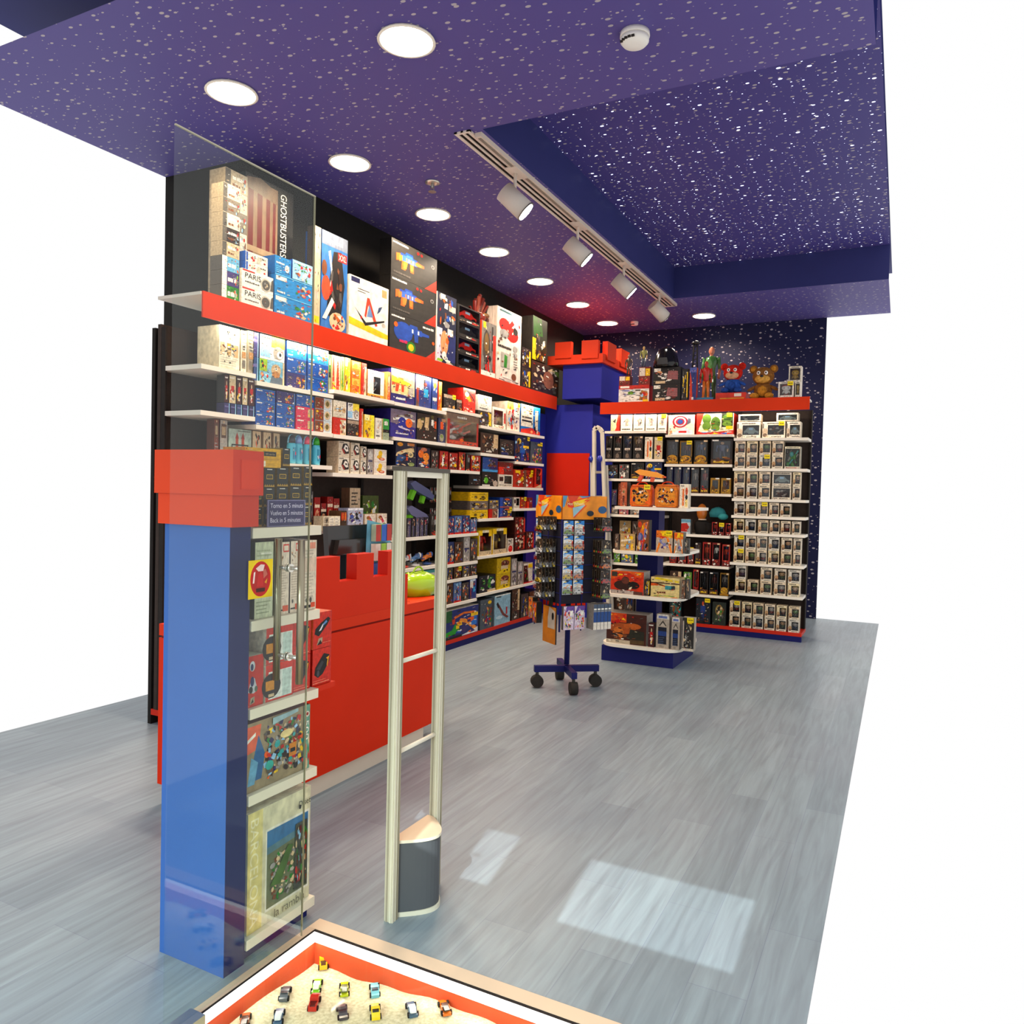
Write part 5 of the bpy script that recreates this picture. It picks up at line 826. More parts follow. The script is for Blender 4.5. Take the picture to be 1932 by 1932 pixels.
L(1.936, 'blfig* 972 1000 48;greym* 1002 1024 40', '2nd shelf, '+b7, g6)
L(1.64, 'trkb 886 909 22;cardg/cardk 911 940 54;whcar/redc 942 969 46', '3rd shelf, '+b6, g6)
L(1.64, 'redst* 971 1007 33;redbk 1010 1024 37', '3rd shelf, '+b7, g6)
L(1.294, 'yebx/greyp/yebx 888 922 50;redbl/greyp 925 942 34;bluyl*/bluyl 944 967 38', '4th shelf, '+b6, g6)
L(1.395, 'whcar 971 982 21;redst* 984 994 21;redc 996 1006 20', '4th shelf, '+b7, g6)
L(.895, 'dinog 905 929 48;dinog 931 957 48;whred 959 970 26', '5th shelf, '+b6, g6)
L(.895, 'reds/reds 972 991 64;reds 993 1008 34', '5th shelf, '+b7, g6)
L(.495, 'drkgr 905 936 32;yelp/yelp 938 964 58', '6th shelf, '+b6, g6)
L(.495, 'greyt 966 976 52;greyt 978 987 44;redwh 989 1006 38', '6th shelf, '+b7, g6)
L(.1, 'greym 905 930 56;palblu 932 962 56', 'bottom shelf, '+b6, g6, off=.0)
L(.1, 'brnx 965 980 58;brmix 982 996 44;brmix 998 1018 44', 'bottom shelf, '+b7, g6, off=.0)
# back wall
gl = 'ladder bay'; gm = 'middle bay of back wall'; gr = 'white box bay of back wall'
q1, q2, q3 = 'boxes in the ladder bay', 'boxes in the middle back bay', 'white window boxes on the back wall'
B(2.712, 'scene 1165 1223 32;blkbx/blkbx 1229 1282 64;mixl 1284 1296 60;blred 1299 1312 62', 'back wall top ledge', 'boxes on the back wall top ledge', off=.03, depth=.2)
B(2.712, 'rdbx 1165 1186 18 1 32;rdbx 1202 1224 34 1 32', 'on scene box, back wall ledge', 'boxes on the back wall top ledge', off=.03, depth=.2)
B(2.712, 'popx/popx 1483 1508 62', 'right end of back wall ledge', 'boxes on the back wall top ledge', off=.14, depth=.36)
B(2.712, 'popx* 1467 1497 30;popx 1499 1509 30', 'in front, right end of back wall ledge', 'boxes on the back wall top ledge', off=.02, depth=.12)
B(2.362, 'beigr 1149 1166 31;whbk 1168 1190 31;whbk 1192 1213 31;whbk 1215 1236 31;whbk* 1238 1255 31', 'top shelf, '+gl, q1, off=.055)
B(2.019, 'act 1141 1154 44;act 1156 1172 44;act 1174 1191 44;act 1193 1212 44;whfig 1215 1230 42;figp* 1233 1249 42', '2nd shelf, '+gl, q1)
B(1.779, 'helm 1145 1165 26;grey 1167 1186 27;act2 1189 1214 30;blfig 1216 1248 33', '3rd shelf, '+gl, q1)
B(1.341, 'greyb 1153 1165 14;greyb 1167 1185 14;greyb 1188 1214 14;act2 1216 1250 40', '4th shelf, '+gl, q1)
B(.75, 'grnp 1157 1169 18;grnp 1171 1194 18;grnp 1197 1214 18;grnp 1236 1246 18', '5th shelf, '+gl, q1)
B(.1, 'brnx 1160 1200 60;brnx 1202 1245 60', 'bottom shelf behind the display, '+gl, q1)
B(1.45, 'hangp 1146 1156 30;figo 1158 1177 42', 'hooks, '+gl, q1, off=.15)
B(1.0, 'sandp 1158 1180 40;drkp 1182 1200 40;drkp 1202 1214 40', 'lower hooks, '+gl, q1, off=.2)
B(2.31, 'disc 1258 1308 38;grnmsk* 1311 1382 40', 'top shelf, '+gm, q2, off=.055)
B(1.962, 'acty 1256 1279 46;acty* 1281 1305 44;acty 1308 1334 46;act2 1340 1381 48', '2nd shelf, '+gm, q2)
B(1.622, 'actb 1256 1268 49;actb 1270 1284 49;actb 1286 1300 49;act2 1302 1318 49;act2 1320 1336 49;gold 1339 1357 30;gold 1359 1378 30', '3rd shelf, '+gm, q2)
B(1.14, 'trk 1284 1302 28;actr 1342 1353 25;actr* 1355 1366 24;actr 1368 1378 24', '4th shelf, '+gm, q2)
B(.784, 'actr 1262 1276 26;actr 1278 1294 26;actr* 1296 1308 32;act2 1310 1322 42;actr 1324 1340 44;actr 1342 1358 44;actr 1361 1376 42', '5th shelf, '+gm, q2)
B(.442, 'brnx 1262 1285 40;grnp 1288 1304 40;actr 1306 1317 46;act2 1319 1335 44;act2 1337 1354 44;acty 1357 1374 44', '6th shelf, '+gm, q2)
B(.1, 'teal 1262 1285 50;bigdk* 1312 1340 48;bigdk2 1343 1369 44', 'bottom shelf, '+gm, q2, off=.0)
B(2.264, 'popb 1388 1433 31;popb* 1436 1480 31;popb 1482 1509 31', 'bottom row, top shelf, '+gr, q3, off=.055)
B(2.264, 'popw 1390 1433 14 1 31.5;popw 1462 1504 16 1 31.5', 'upper row, top shelf, '+gr, q3, off=.055)
def two(z, cols, ph, h, **k):
    B(z, ';'.join(f'pop{"*" if i == k.get("t") else ""}/pop{"*" if i == k.get("t2") else ""} {a} {b} {h}' for i, (a, b) in enumerate(cols)), ph, q3)
two(1.92, [(1385, 1405), (1407, 1428), (1431, 1453), (1455, 1477)], '2nd shelf, '+gr, 53, t=2, t2=None)
B(1.92, 'popg 1479 1509 42', 'right end of 2nd shelf, '+gr, q3)
two(1.575, [(1383, 1404), (1407, 1428), (1430, 1452)], '3rd shelf, '+gr, 52)
B(1.575, 'popw/popw 1455 1492 52;pop/pop 1494 1509 52', 'right half of 3rd shelf, '+gr, q3)
B(1.382, 'pop 1384 1404 26;pop 1406 1426 26;pop* 1428 1448 26;pop 1450 1469 26;pop 1471 1491 25', '4th shelf, '+gr, q3)
B(1.189, 'pop 1383 1403 25;pop 1405 1425 25;pop 1429 1449 25;pop 1451 1470 25;pop 1472 1491 25;pop 1493 1509 25', '5th shelf, '+gr, q3)
two(.843, [(1383, 1403), (1405, 1425), (1426, 1446), (1448, 1469), (1472, 1493), (1495, 1510)], '6th shelf, '+gr, 52, t=0, t2=0)
two(.498, [(1386, 1406), (1433, 1455), (1459, 1482), (1485, 1508)], '7th shelf, '+gr, 51)
B(.498, 'pop 1409 1430 26', 'single box on 7th shelf, '+gr, q3)
two(.1, [(1375, 1395), (1398, 1417), (1419, 1439), (1441, 1461), (1463, 1483), (1486, 1507)], 'bottom shelf, '+gr, 49, t2=0)
# ------------------------------------------------------------------ castle tower in the corner
TB = '2b2f96'; TR = 'dc3d1f'
def su(u, y, z=1.6): return solve_s(u, 'B', y, z)
t = empty('castle_tower', (-3.8, 9.6, 0)); tag(t, 'blue and red castle tower filling the corner between the shelving walls', 'castle tower')
def wbx(x0, y0, z0, x1, y1, z1, c, name, par=t, org=(-3.8, 9.6, 0), mat='paint'):
    mb = MB(); mb.box(x0-org[0], y0-org[1], z0-org[2], x1-org[0], y1-org[1], z1-org[2], c); return mb.obj(name, mat, par)
bx0, bx1 = su(1026, 9.2, 2), su(1116, 9.2, 2)
wbx(bx0, 9.2, 0, bx1, 10.1, 2.72, TB, 'body')
wbx(su(1031, 9.19, 1.8), 9.188, .12, su(1111, 9.19, 1.8), 9.199, ony(1070, 855, 9.19).z, 'c62310', 'red_panel')
wbx(bx0-.02, 8.69, 0, bx0+.02, 9.19, 2.6, TB, 'side_panel')
hx0, hx1 = su(1061, 9.06, 2.8), su(1134, 9.06, 2.8); hz0, hz1 = ony(1090, 752, 9.06).z, ony(1090, 688, 9.06).z
wbx(hx0, 9.06, hz0, hx1, 10.05, hz1, TB, 'tower_head')
cx0, cx1 = su(1032, 8.99, 3), su(1137, 8.99, 3.1); cz1 = ony(1090, 669, 8.99).z; cz2 = ony(1090, 644, 8.99).z
crown = MB(); crown.box(cx0+3.8, 8.99-9.6, hz1, cx1+3.8, 10.1-9.6, cz1, TR)
o = crown.obj('battlement', 'paint', t)
for u0, u1 in ((1047, 1077), (1097, 1128)):
    x0, x1 = su(u0, 8.98, 3.2), su(u1, 8.98, 3.2); z0 = ony(u0, 677, 8.98).z
    mb = MB(); mb.box(x0+3.8, 8.97-9.6, z0, x1+3.8, 8.989-9.6, cz2, TR); mb.box(x0+3.8, 8.989-9.6, cz1+.0005, x1+3.8, 9.04-9.6, cz2, TR); mb.obj('merlon', 'paint', o)
for y0, y1 in ((9.1, 9.42), (9.62, 9.95)):
    mb = MB(); mb.box(cx1+3.8-.05, y0-9.6, cz1+.0005, cx1+3.8, y1-9.6, cz2, TR); mb.box(cx1+3.8+.001, y0-9.6, hz1+.05, cx1+3.8+.02, y1-9.6, cz2, TR); mb.obj('merlon', 'paint', o)
mb = MB()
for i in range(8): mb.box(-.62+i*.17, -.62, .5, -.6+i*.17, -.615, .52, 'K')
# ------------------------------------------------------------------ leaning aluminium ladder
def lad(u, v): return ony(u, v, 8.9)
t = empty('step_ladder', (lad(1125, 1100).x, 8.9, 0)); tag(t, 'folded aluminium step ladder with blue caps leaning beside the tower', 'step ladder'); ox = t.location.x
def railp(pts, name, w=.035):
    mb = MB()
    for a, b in zip(pts, pts[1:]): mb.bar(a, b, w, .05, 'cfc7b8')
    return mb.obj(name, 'paint', t)
a0, a1, b0, b1, c0, c1 = lad(1122, 1180), lad(1121, 812), lad(1149, 1180), lad(1136, 815), lad(1115, 1180), lad(1114, 862)
f = lambda p, z=None, dy=0: (p.x-ox, dy, p.z if z is None else z)
railp([f(a0, .01), f(a1), (a1.x-ox+.03, 0, a1.z+.04), (b1.x-ox-.03, 0, b1.z+.04), f(b1), f(b0, .01)], 'front_frame')
railp([f(c0, .01, .07), f(c1, None, .07)], 'rear_rail', .04); railp([(b0.x-ox+.02, .07, .01), (b1.x-ox+.04, .07, c1.z-.1)], 'rear_rail', .03)
for z in (.35, .65, .95, 1.25, 1.55, 1.85):
    mb = MB(); k = (z/a1.z); mb.box(a0.x+(a1.x-a0.x)*k-ox, -.02, z-.015, b0.x+(b1.x-b0.x)*k-ox, .05, z+.015, 'bdb6aa'); mb.obj('tread', 'metal', t)
for u, v, dy in ((1116, 866, .0), (1133, 866, -.03)):
    p = lad(u, v); mb = MB(); mb.ell((p.x-ox, dy, p.z), (.035, .05, .045), '27309a'); mb.obj('hinge_cap', 'gloss', t)
# ------------------------------------------------------------------ till counter with battlements
cx = -2.62; t = empty('till_counter', (cx, 3.5, 0), PI/2); tag(t, 'red castle shaped till counter with battlements and white kickboard', 'counter')
yo = lambda u, z: solve_s(u, 'L', cx, z)-3.5
zt, zs_, yE = onx(738, 1040, cx).z, onx(640, 1189, cx).z, yo(836, .6)
yW = yo(769, 1.0); RC = 'd62a04'
mb = MB(); mb.box(-.9, 0, .105, yE, .62, zs_-.008, RC); mb.obj('lower_body', 'paint', t)
mb = MB(); mb.box(-.9, .006, zs_-.008, yE-.004, .6, zs_+.003, '7d1206'); mb.obj('shadow_gap', 'matte', t)
mb = MB(); mb.box(-.9, 0, zs_+.003, yE, .62, zs_+.06, 'd83008'); mb.obj('counter_top', 'paint', t)
mb = MB(); mb.box(-.9, .03, 0, yo(806, .05), .58, .104, 'd8c6b2'); mb.obj('kickboard', 'paint', t)
z0 = zs_+.0605; n1a, n1b, n2a, n2b = yo(641, 1.15), yo(673, 1.15), yo(705, 1.15), yo(731.5, 1.15)
zn = onx(655, 1096, cx).z; zn2 = onx(718, 1087, cx).z
pts = [(-.9, z0), (yW, z0), (yW, onx(769, 1083, cx).z), (yo(757, 1.1), onx(769, 1083, cx).z), (yo(757, 1.1), zt), (n2b, zt), (n2b, zn2), (n2a, zn2), (n2a, zt), (n1b, zt), (n1b, zn), (n1a, zn), (n1a, zt), (-.9, zt)]
mb = MB(); mb.extr(pts, 0, .07, RC, 'b81d0a'); mb.obj('battlement_wall', 'paint', t)
mb = MB()
for i in range(9): a = PI*i/8; mb.cyl((yo(782, .95)+.03*math.cos(a), .06+.03*math.sin(a), z0-.0), (yo(782, .95)+.03*math.cos(a), .06+.03*math.sin(a), z0+.002), .003, .003, 6, '7d1206')
mb.obj('cable_grommet', 'matte', t)
CT = z0+.001
def ctop(name, u, back, label, cat, z=CT):
    o = empty(name, (cx-back, solve_s(u, 'L', cx-back, z), z), PI/2); tag(o, label, cat); return o
o = ctop('till_monitor', 647, .3, 'black till monitor seen from behind over the red battlements', 'monitor')
mb = MB(); mb.box(-.1, -.07, 0, .1, .1, .015, 'K'); mb.obj('base', 'gloss', o)
mb = MB(); mb.bar((0, .02, .015), (0, .02, .36), .05, .03, '1c1a19'); mb.obj('neck', 'gloss', o)
mb = MB(); mb.extr([(-.19, .3), (.19, .3), (.21, .47), (-.21, .47)], -.05, -.015, '211d1b'); mb.extr([(-.16, .31), (.16, .31), (.14, .39), (-.14, .39)], -.08, -.05, '2e2926'); mb.obj('screen_housing', 'gloss', o)
o = ctop('receipt_printer', 690, .38, 'black receipt printer standing beside the till monitor', 'printer')
mb = MB(); mb.extr([(-.07, 0), (.07, 0), (.07, .2), (.05, .24), (-.05, .24), (-.07, .2)], -.07, .07, '151312'); mb.obj('casing', 'gloss', o)
mb = MB(); mb.box(-.05, -.074, .17, .05, -.07, .19, 'e0dace'); mb.obj('paper_slot', 'paint', o)
o = ctop('pouch_display', 726, .13, 'blue and green card display of small pouches behind the battlements', 'counter display')
mb = MB(); mb.extr([(-.11, 0), (.11, 0), (.13, .46), (-.09, .5)], .06, .075, '7ab6cc'); mb.obj('backing_card', 'print', o)
mb = MB()
a = Art(mb, .055, .003, 4)
for i in range(3):
    for j in range(4): x, z = -.05+i*.055, .03+j*.115; mb.box(x-.024, .02, z, x+.024, .055, z+.1, ['8fc43a', '3a6ab8', 'e8e0d0', 'b8c8b0'][(i+j) % 4], front=['a8d04a', '3d74c4', 'efe6d6', 'c84a3a'][(i*2+j) % 4])
mb.obj('pouch', 'print', o)['kind'] = 'stuff'
o = ctop('carrier_bag', 788, .2, 'lime green carrier bag slumped on the counter end', 'bag')
mb = MB(); rs2 = random.Random(3); rg = []
for k, (z, r) in enumerate(((0, .14), (.05, .17), (.1, .15), (.13, .08))): rg.append([((r*1.1*math.cos(2*PI*i/18))*(1+rs2.uniform(-.08, .08)), r*.7*math.sin(2*PI*i/18)*(1+rs2.uniform(-.1, .1)), z+rs2.uniform(0, .02)*(k > 0)) for i in range(18)])
mb.rings(rg, 'a4c81c'); mb.obj('bag_body', 'gloss', o)
mb = MB()
for i in range(10):
    a, b = PI*i/10, PI*(i+1)/10; mb.cyl((.06*math.cos(a), 0, .13+.05*math.sin(a)), (.06*math.cos(b), 0, .13+.05*math.sin(b)), .006, .006, 6, '8fb414')
mb.obj('handle', 'gloss', o)
o = ctop('notepad', 620, .12, 'small yellow pad lying on the counter wall side', 'notepad')
mb = MB(); mb.box(-.05, -.03, 0, .05, .03, .22, 'd8b02a', top='efe0a0'); mb.obj('pad', 'print', o)
# items on the low rear surface behind the till
# ------------------------------------------------------------------ alarm gate
gx, gy0_, gy1_, gz = -1.632, 2.325, 2.619, 1.662
t = empty('alarm_gate', (gx, (gy0_+gy1_)/2, 0), PI/2); tag(t, 'tall grey and white anti theft gate standing on the floor', 'security gate'); hw = (gy1_-gy0_)/2
AL = 'c6bfa8'
for s_ in (-1, 1):
    mb = MB(); x = s_*hw
    mb.box(x-.017, -.017, 0, x+.017, .017, gz, AL); mb.box(x-.0175, -.02, .0, x-.009, -.017, gz-.002, 'd6d0bb'); mb.box(x-.003, -.02, 0, x+.004, -.017, gz-.002, 'd6d0bb'); mb.box(x+.01, -.02, 0, x+.0175, -.017, gz-.002, '9a927c')
    mb.box(x-.02, -.014, 0, x-.017, -.006, gz-.002, 'd6d0bb'); mb.box(x-.02, .004, 0, x-.017, .01, gz-.002, 'a49c88'); o = mb.obj('post', 'paint', t)
mb = MB(); mb.box(-hw-.02, -.022, gz, hw+.02, .022, gz+.016, '5a534b'); mb.obj('top_cap', 'paint', t)
mb = MB(); mb.box(-hw+.022, -.012, gz-.022, hw-.022, .012, gz-.0005, 'e4ddcb'); mb.obj('top_rail', 'paint', t)
for v in (1247, 1415):
    z = onx(760, v, gx).z; mb = MB(); mb.cyl((-hw+.022, 0, z), (hw-.022, 0, z), .0085, .0085, 10, 'e6dfcd'); mb.obj('rung', 'paint', t)
zb = onx(752, 1588, gx).z
def arc(k, dz=0): return [(-hw+.021+(2*hw-.042)*i/16, -k*math.sin(PI*i/16)-.005) for i in range(17)]
mb = MB(); pts = arc(.1)+[(hw-.021, .02), (-hw+.021, .02)]; mb.prism(pts, .018, zb, '54565a'); mb.obj('base_housing', 'paint', t)
mb = MB(); pts = arc(.106)+[(hw-.021, .022), (-hw+.021, .022)]; mb.prism(pts, zb+.0005, zb+.012, 'd2b79a', 'e6dcc6'); mb.obj('trim_band', 'paint', t)
mb = MB(); mb.prism(pts, 0, .0175, 'd8d2bd'); mb.obj('trim_band', 'paint', t)
# ------------------------------------------------------------------ freestanding middle display
GX0, GX1, GY0, GY1 = -2.53, -1.76, 6.92, 7.78
t = empty('display_stand', ((GX0+GX1)/2, 7.35, 0)); tag(t, 'freestanding blue display stand with white rounded shelves on the floor', 'display stand')
gcx, gcy = (GX0+GX1)/2, 7.35
mb = MB(); mb.box(-2.511-gcx, 6.965-gcy, 0, -1.816-gcx, 7.735-gcy, .145, '1d1f5e'); mb.obj('plinth', 'paint', t)
px = solve_s(1226, 'B', 7.3, 1.2)
mb = MB(); mb.box(px-.1-gcx, 7.25-gcy, .1755, px+.1-gcx, 7.45-gcy, 1.44, '1c1e5a'); mb.obj('post', 'paint', t)
def rrect(x0, y0, x1, y1, r):
    p = []
    for cx_, cy_, a in ((x1-r, y0+r, -90), (x1-r, y1-r, 0), (x0+r, y1-r, 90), (x0+r, y0+r, 180)):
        for i in range(7): b = math.radians(a+15*i); p.append((cx_+r*math.cos(b), cy_+r*math.sin(b)))
    return p
GZ = [.175, .648, 1.062, 1.478]
for z in GZ: BOARDS.append(('B', GY0+.01, GX0, GX1, z))
for z, x0, x1, r in ((GZ[0], GX0, GX1, .17), (GZ[1], GX0+.005, GX1+.01, .17), (GZ[2], GX0+.07, GX1-.0, .17), (GZ[3], GX0+.12, GX1+.045, .015)):
    mb = MB(); mb.prism([(x-gcx, y-gcy) for x, y in rrect(x0, GY0, x1, GY1, r)], z-.028, z, 'e9dfd0', 'f0e7d8'); mb.obj('shelf', 'paint', t)
def bag(var, r):
    mb = MB(); c, d = ('e8761c', 'e08a2a')[var % 2], 'd8561a'
    def rr(s, y): return [(a*s, y, .5+b*s) for a, b in [(-.42, -.5), (.42, -.5), (.5, -.4), (.5, .3), (.4, .5), (-.4, .5), (-.5, .3), (-.5, -.4)]]
    mb.rings([rr(.93, 0), rr(1, .15), rr(1, .85), rr(.93, 1)], c, False)
    a = Art(mb, 0, EPS, r.randint(0, 99)); a.ell(.5, .5, .4, .4, 'e8a02c', 12); a.blobs(.1, .14, .9, .9, 46, 'KDTEWIONH'); a.rect(.1, .08, .9, .12, 'c8861c')
    m2 = MB()
    for i in range(8):
        p, q = PI*i/8, PI*(i+1)/8; m2.cyl((.25*math.cos(p), .5, .98+.14*math.sin(p)), (.25*math.cos(q), .5, .98+.14*math.sin(q)), .03, .03, 6, 'c8401c')
    m3 = MB(); m3.box(-.44, -.02, .93, .44, 1.02, .955, 'a8380f')
    return [('lunch_bag', mb.mesh('lunch_bag', 'print')), ('handle', m2.mesh('handle', 'matte')), ('zip', m3.mesh('zip', 'matte'))]
kind('bag', 'lunch_bag', 'bag', 'orange lunch bag with dark picture', 'O', 'O', builder=bag, dep=.12)
k_('ortoy', 'blister_pack', ['orange and blue pack of toys', 'orange ribboned pack of toys'], ['8a5a3a', 'b88a5a'], 'D', "p.1,.5,.5,.9,.9,.95,.7,.5,.5,.45 e8842a;e.2,.85,.16,.1 d8562a;p.2,0,.4,0,.5,.5,.35,.6 5a6a9a;p.4,.05,.5,.05,.6,.5,.5,.5 d8402a;b.05,.05,.95,.95,16 OYXEQK", cat='blister pack', dep=.08)
k_('ribb', 'blister_pack', 'clear bag of toys with orange top', 'c9b8a8', 'A', "r0,.68,1,1 e8842a;b0,.65,1,1,8 OYX;p0,0,.1,0,.4,.68,.25,.68 f0921c;p.9,0,1,0,.75,.68,.6,.68 f0921c;b.12,.02,.88,.62,14 QSWAEP;r.35,.75,.65,.98 Y", cat='blister pack', dep=.1)
G_ = lambda z, it, ph, **k: row('B', GY0+.01, z, it, ph, 'toys on the middle display stand', depth=.8, **k)
G_(GZ[3], 'figo 1167 1180 46;bag* 1184 1226 42;bag 1231 1276 44;whfig 1279 1297 46', 'top shelf of middle display', off=.04)
G_(GZ[2], 'drkp 1156 1164 30;sandp 1166 1195 32;ortoy 1198 1221 60;ribb* 1234 1266 42;ribb 1268 1286 40;drkp 1288 1297 30', 'third shelf of middle display', off=.05)
G_(GZ[1], 'dinob 1148 1211 44;mixl 1213 1222 32;dino3 1224 1279 38;drkp 1282 1290 36;drkp 1291 1298 38', 'second shelf of middle display', off=.05)
G_(GZ[1], 'drkp 1240 1252 32 1 20;drkp 1254 1266 32 1 20;drkp 1268 1280 34 1 20', 'back row, second shelf of middle display', off=.3) if False else None
G_(GZ[0], 'dino2 1140 1216 58;figp 1219 1231 46;towg 1234 1259 65;towg 1263 1279 62;blkbl* 1283 1306 64', 'bottom shelf of middle display', off=.05)
G_(GZ[0], 'teal 1184 1204 78;brmix 1140 1160 80;greyt 1162 1182 78', 'back row, bottom shelf of middle display', off=.57)
def toygun(loc, rz, c1, c2, L, label, cat='toy blaster', tilt=0):
    o = empty('toy_blaster', loc, rz); o.rotation_euler = (0, tilt, rz); tag(o, label, cat)
    mb = MB(); mb.extr([(-.5*L, .1*L), (-.35*L, .22*L), (.25*L, .24*L), (.5*L, .18*L), (.5*L, .08*L), (0, .04*L), (-.3*L, .03*L)], -.03, .03, c1); mb.obj('body', 'gloss', o)
    mb = MB(); mb.extr([(-.3*L, .03*L), (-.18*L, .03*L), (-.24*L, -.2*L), (-.36*L, -.2*L)], -.02, .02, c2); mb.obj('grip', 'gloss', o)
    mb = MB(); mb.extr([(.1*L, .04*L), (.22*L, .05*L), (.2*L, -.12*L), (.1*L, -.12*L)], -.018, .018, c2); mb.obj('foregrip', 'gloss', o)
    mb = MB(); mb.cyl((.5*L, 0, .14*L), (.6*L, 0, .14*L), .035*L, .03*L, 10, c2); mb.obj('muzzle', 'gloss', o); return o
p = ony(1222, 912, GY0+.08); toygun((p.x, GY0+.1, GZ[3]+.275), 0, 'f29a1c', 'e0501a', .27, 'orange toy blaster lying across the two lunch bags', tilt=.2)
for z, u, c, lb in ((1.53, 790, '5a5f86', 'upper'), (1.3, 784, '6a6a8e', 'lower')):
    y = solve_s(u, 'L', -4.02, z); toygun((-4.02, y, z), PI/2, c, '6fbe2c', .42, lb+' blue and green toy blaster hanging behind the alarm gate', tilt=.35)
# ------------------------------------------------------------------ rotating card rack
RCX, RCY = -2.40, 5.83
t = empty('rotating_rack', (RCX, RCY, 0)); tag(t, 'navy rotating rack of carded toy cars on castors', 'display rack'); NV = '20225a'
mb = MB(); mb.cyl((0, 0, .19), (0, 0, 1.56), .022, .022, 14, NV); mb.obj('pole', 'paint', t)
for i in range(4):
    a = math.radians(36+90*i); d = Vector((math.cos(a), math.sin(a), 0))
    mb = MB(); mb.bar(d*.015+Vector((0, 0, .155)), d*.27+Vector((0, 0, .155)), .045, .05, NV); ar = mb.obj('arm', 'paint', t)
    mb = MB(); q = Vector((-d.y, d.x, 0)); c_ = d*.245
    mb.cyl(c_+q*.03+Vector((0, 0, .052)), c_-q*.03+Vector((0, 0, .052)), .05, .05, 18, '2e2a27'); mb.cyl(c_+Vector((0, 0, .1)), c_+Vector((0, 0, .131)), .014, .014, 8, '4a4540'); mb.obj('castor', 'matte', ar)
RD = .205
faces = [-36, -126, 54, 144]
def fpos(n, lx, dist, z): a = math.radians(n); return Vector((RCX-math.sin(a)*lx+math.cos(a)*dist, RCY+math.cos(a)*lx+math.sin(a)*dist, z))
for i, n in enumerate(faces):
    a = math.radians(n); rel = Vector((math.cos(a)*RD, math.sin(a)*RD, 0))
    mb = MB(); mb.box(-.205, .004, .72, .205, .012, 1.57, '23202c')
    for x in (-.2, -.004, .2): mb.box(x-.005, -.001, .5, x+.005, .004, 1.57, NV)
    for k in range(7): mb.box(-.2, -.001, .8+.11*k, .2, .004, .806+.11*k, NV)
    po = mb.obj('panel', 'matte', t, rel, a+PI/2)
    mb = MB(); A_ = Art(mb, 0, .003, 3)
    A_.rect(0, 0, 1, 1, 'efa028'); A_.poly([(0, 1), (.1, 1), (.04, .55), (0, .5)], '6aa6c8'); A_.poly([(.1, 1), (.36, 1), (.3, .8), (.16, .7)], 'e2562a'); A_.poly([(.36, 1), (.62, 1), (.5, .84)], '7aa6c8')
    A_.poly([(.08, .74), (.22, .76), (.4, .9), (.62, .98), (.5, .82), (.62, .84), (.42, .62), (.24, .48), (.12, .52)], 'f0501e'); A_.poly([(.22, .74), (.4, .84), (.56, .92), (.46, .78), (.54, .78), (.38, .6), (.25, .52)], 'f7d02a')
    A_.ell(.15, .66, .07, .1, 'd83a1e'); A_.text('Hot Wheels', .1, .6, .38, .13, 'fdf2c0'); A_.poly([(.22, .5), (.5, .62), (.24, .1)], 'a8ccd6'); A_.poly([(.5, .62), (.54, .6), (.26, .06), (.24, .1)], 'e8682a'); A_.ell(.9, .42, .1, .16, '3a6a94'); A_.ell(.62, .26, .08, .12, '2a3a4a')
    m2 = MB(); m2.v = [(x*.41, y-.004, z*.185+1.385) for x, y, z in mb.v]; m2.f, m2.c, m2.sm, m2.mi = mb.f, mb.c, mb.sm, mb.mi; m2.box(-.205, -.003, 1.385, .205, .003, 1.57, 'e8942a')
    m2.obj('header_sign', 'print', po)
CW, CH = .088, .112
nth = ['1st', '2nd', '3rd', '4th', '5th', '6th', '7th', '8th', '9th']
def hang(n, lx, z, k, lab, kd='hw', w=CW, h=CH, d=.028, gap=.03):
    a = math.radians(n); product(kd, fpos(n, lx, RD+.004+d+gap*k, z), a+PI/2, w, d, h, lab, 'carded toy cars on the rotating rack')
def hlab(kd): D_ = KINDS[kd]['desc']; return D_[(seq.get(kd, -1)+1) % NVAR % len(D_)] if isinstance(D_, list) else D_
for r_ in range(5):
    z = 1.262-r_*.117
    for c_ in range(2): hang(-36, -.148+.1*c_, z, 0, f"{hlab('hw')}, {['left', 'middle'][c_]} column, {nth[r_]} row, rack's right face")
    hang(-126, -.15, z, 0, f"{hlab('hw')}, left column, {nth[r_]} row, rack's left face")
    for k in range(5):
        for q_, (n, lx) in enumerate(((-36, .125), (-126, .1))): hang(n, lx, z-.03+(r_ == 0)*.06, k+.2, f"{hlab('hwd')}, right column, {nth[r_]} row, {nth[k]} from panel, rack's {['right', 'left'][q_]} face", 'hwd')
k_('fpack', 'toy_pack', 'purple and orange foil toy pack', 'd8c8d8', 'A', "p0,.6,.3,1,1,1,1,.7,.5,.85 7a5aa8;b.02,.02,.98,.85,30 OEWPYGXR;r.6,.6,.9,.8 W", cat='toy pack', dep=.03)
k_('bpack', 'toy_pack', 'slim blue and white hanging pack', '9a9a9c', '8d8a86', "r0,.3,1,.7 2c5a96;r0,0,1,.28 e4dcd0;r0,.75,1,1 5a6a80;r.1,.78,.9,.84 W", cat='toy pack', dep=.1)
for i in range(2): hang(-36, -.14+.1*i, .52, 0, f'purple and orange foil toy pack, {nth[i]} along the lower hooks of the rack', 'fpack', .095, .185, .03)
for i in range(5): hang(-36, .06+.034*i, .52, 0, f'slim blue and white hanging pack, {nth[i]} beside foil packs on the rack', 'bpack', .03, .2, .1)
for i in range(2): hang(-126, -.17+.07*i, .56-.03*i, 0, f'yellow and brown hanging pack, {nth[i]} on lower hooks, left face of rack', 'ortoy', .068, .17, .05)
a = math.radians(-126); o = empty('hanging_board', fpos(-126, .1, RD+.03, .4), a+PI/2); tag(o, 'plain orange-brown board hanging low on the rotating rack', 'board')
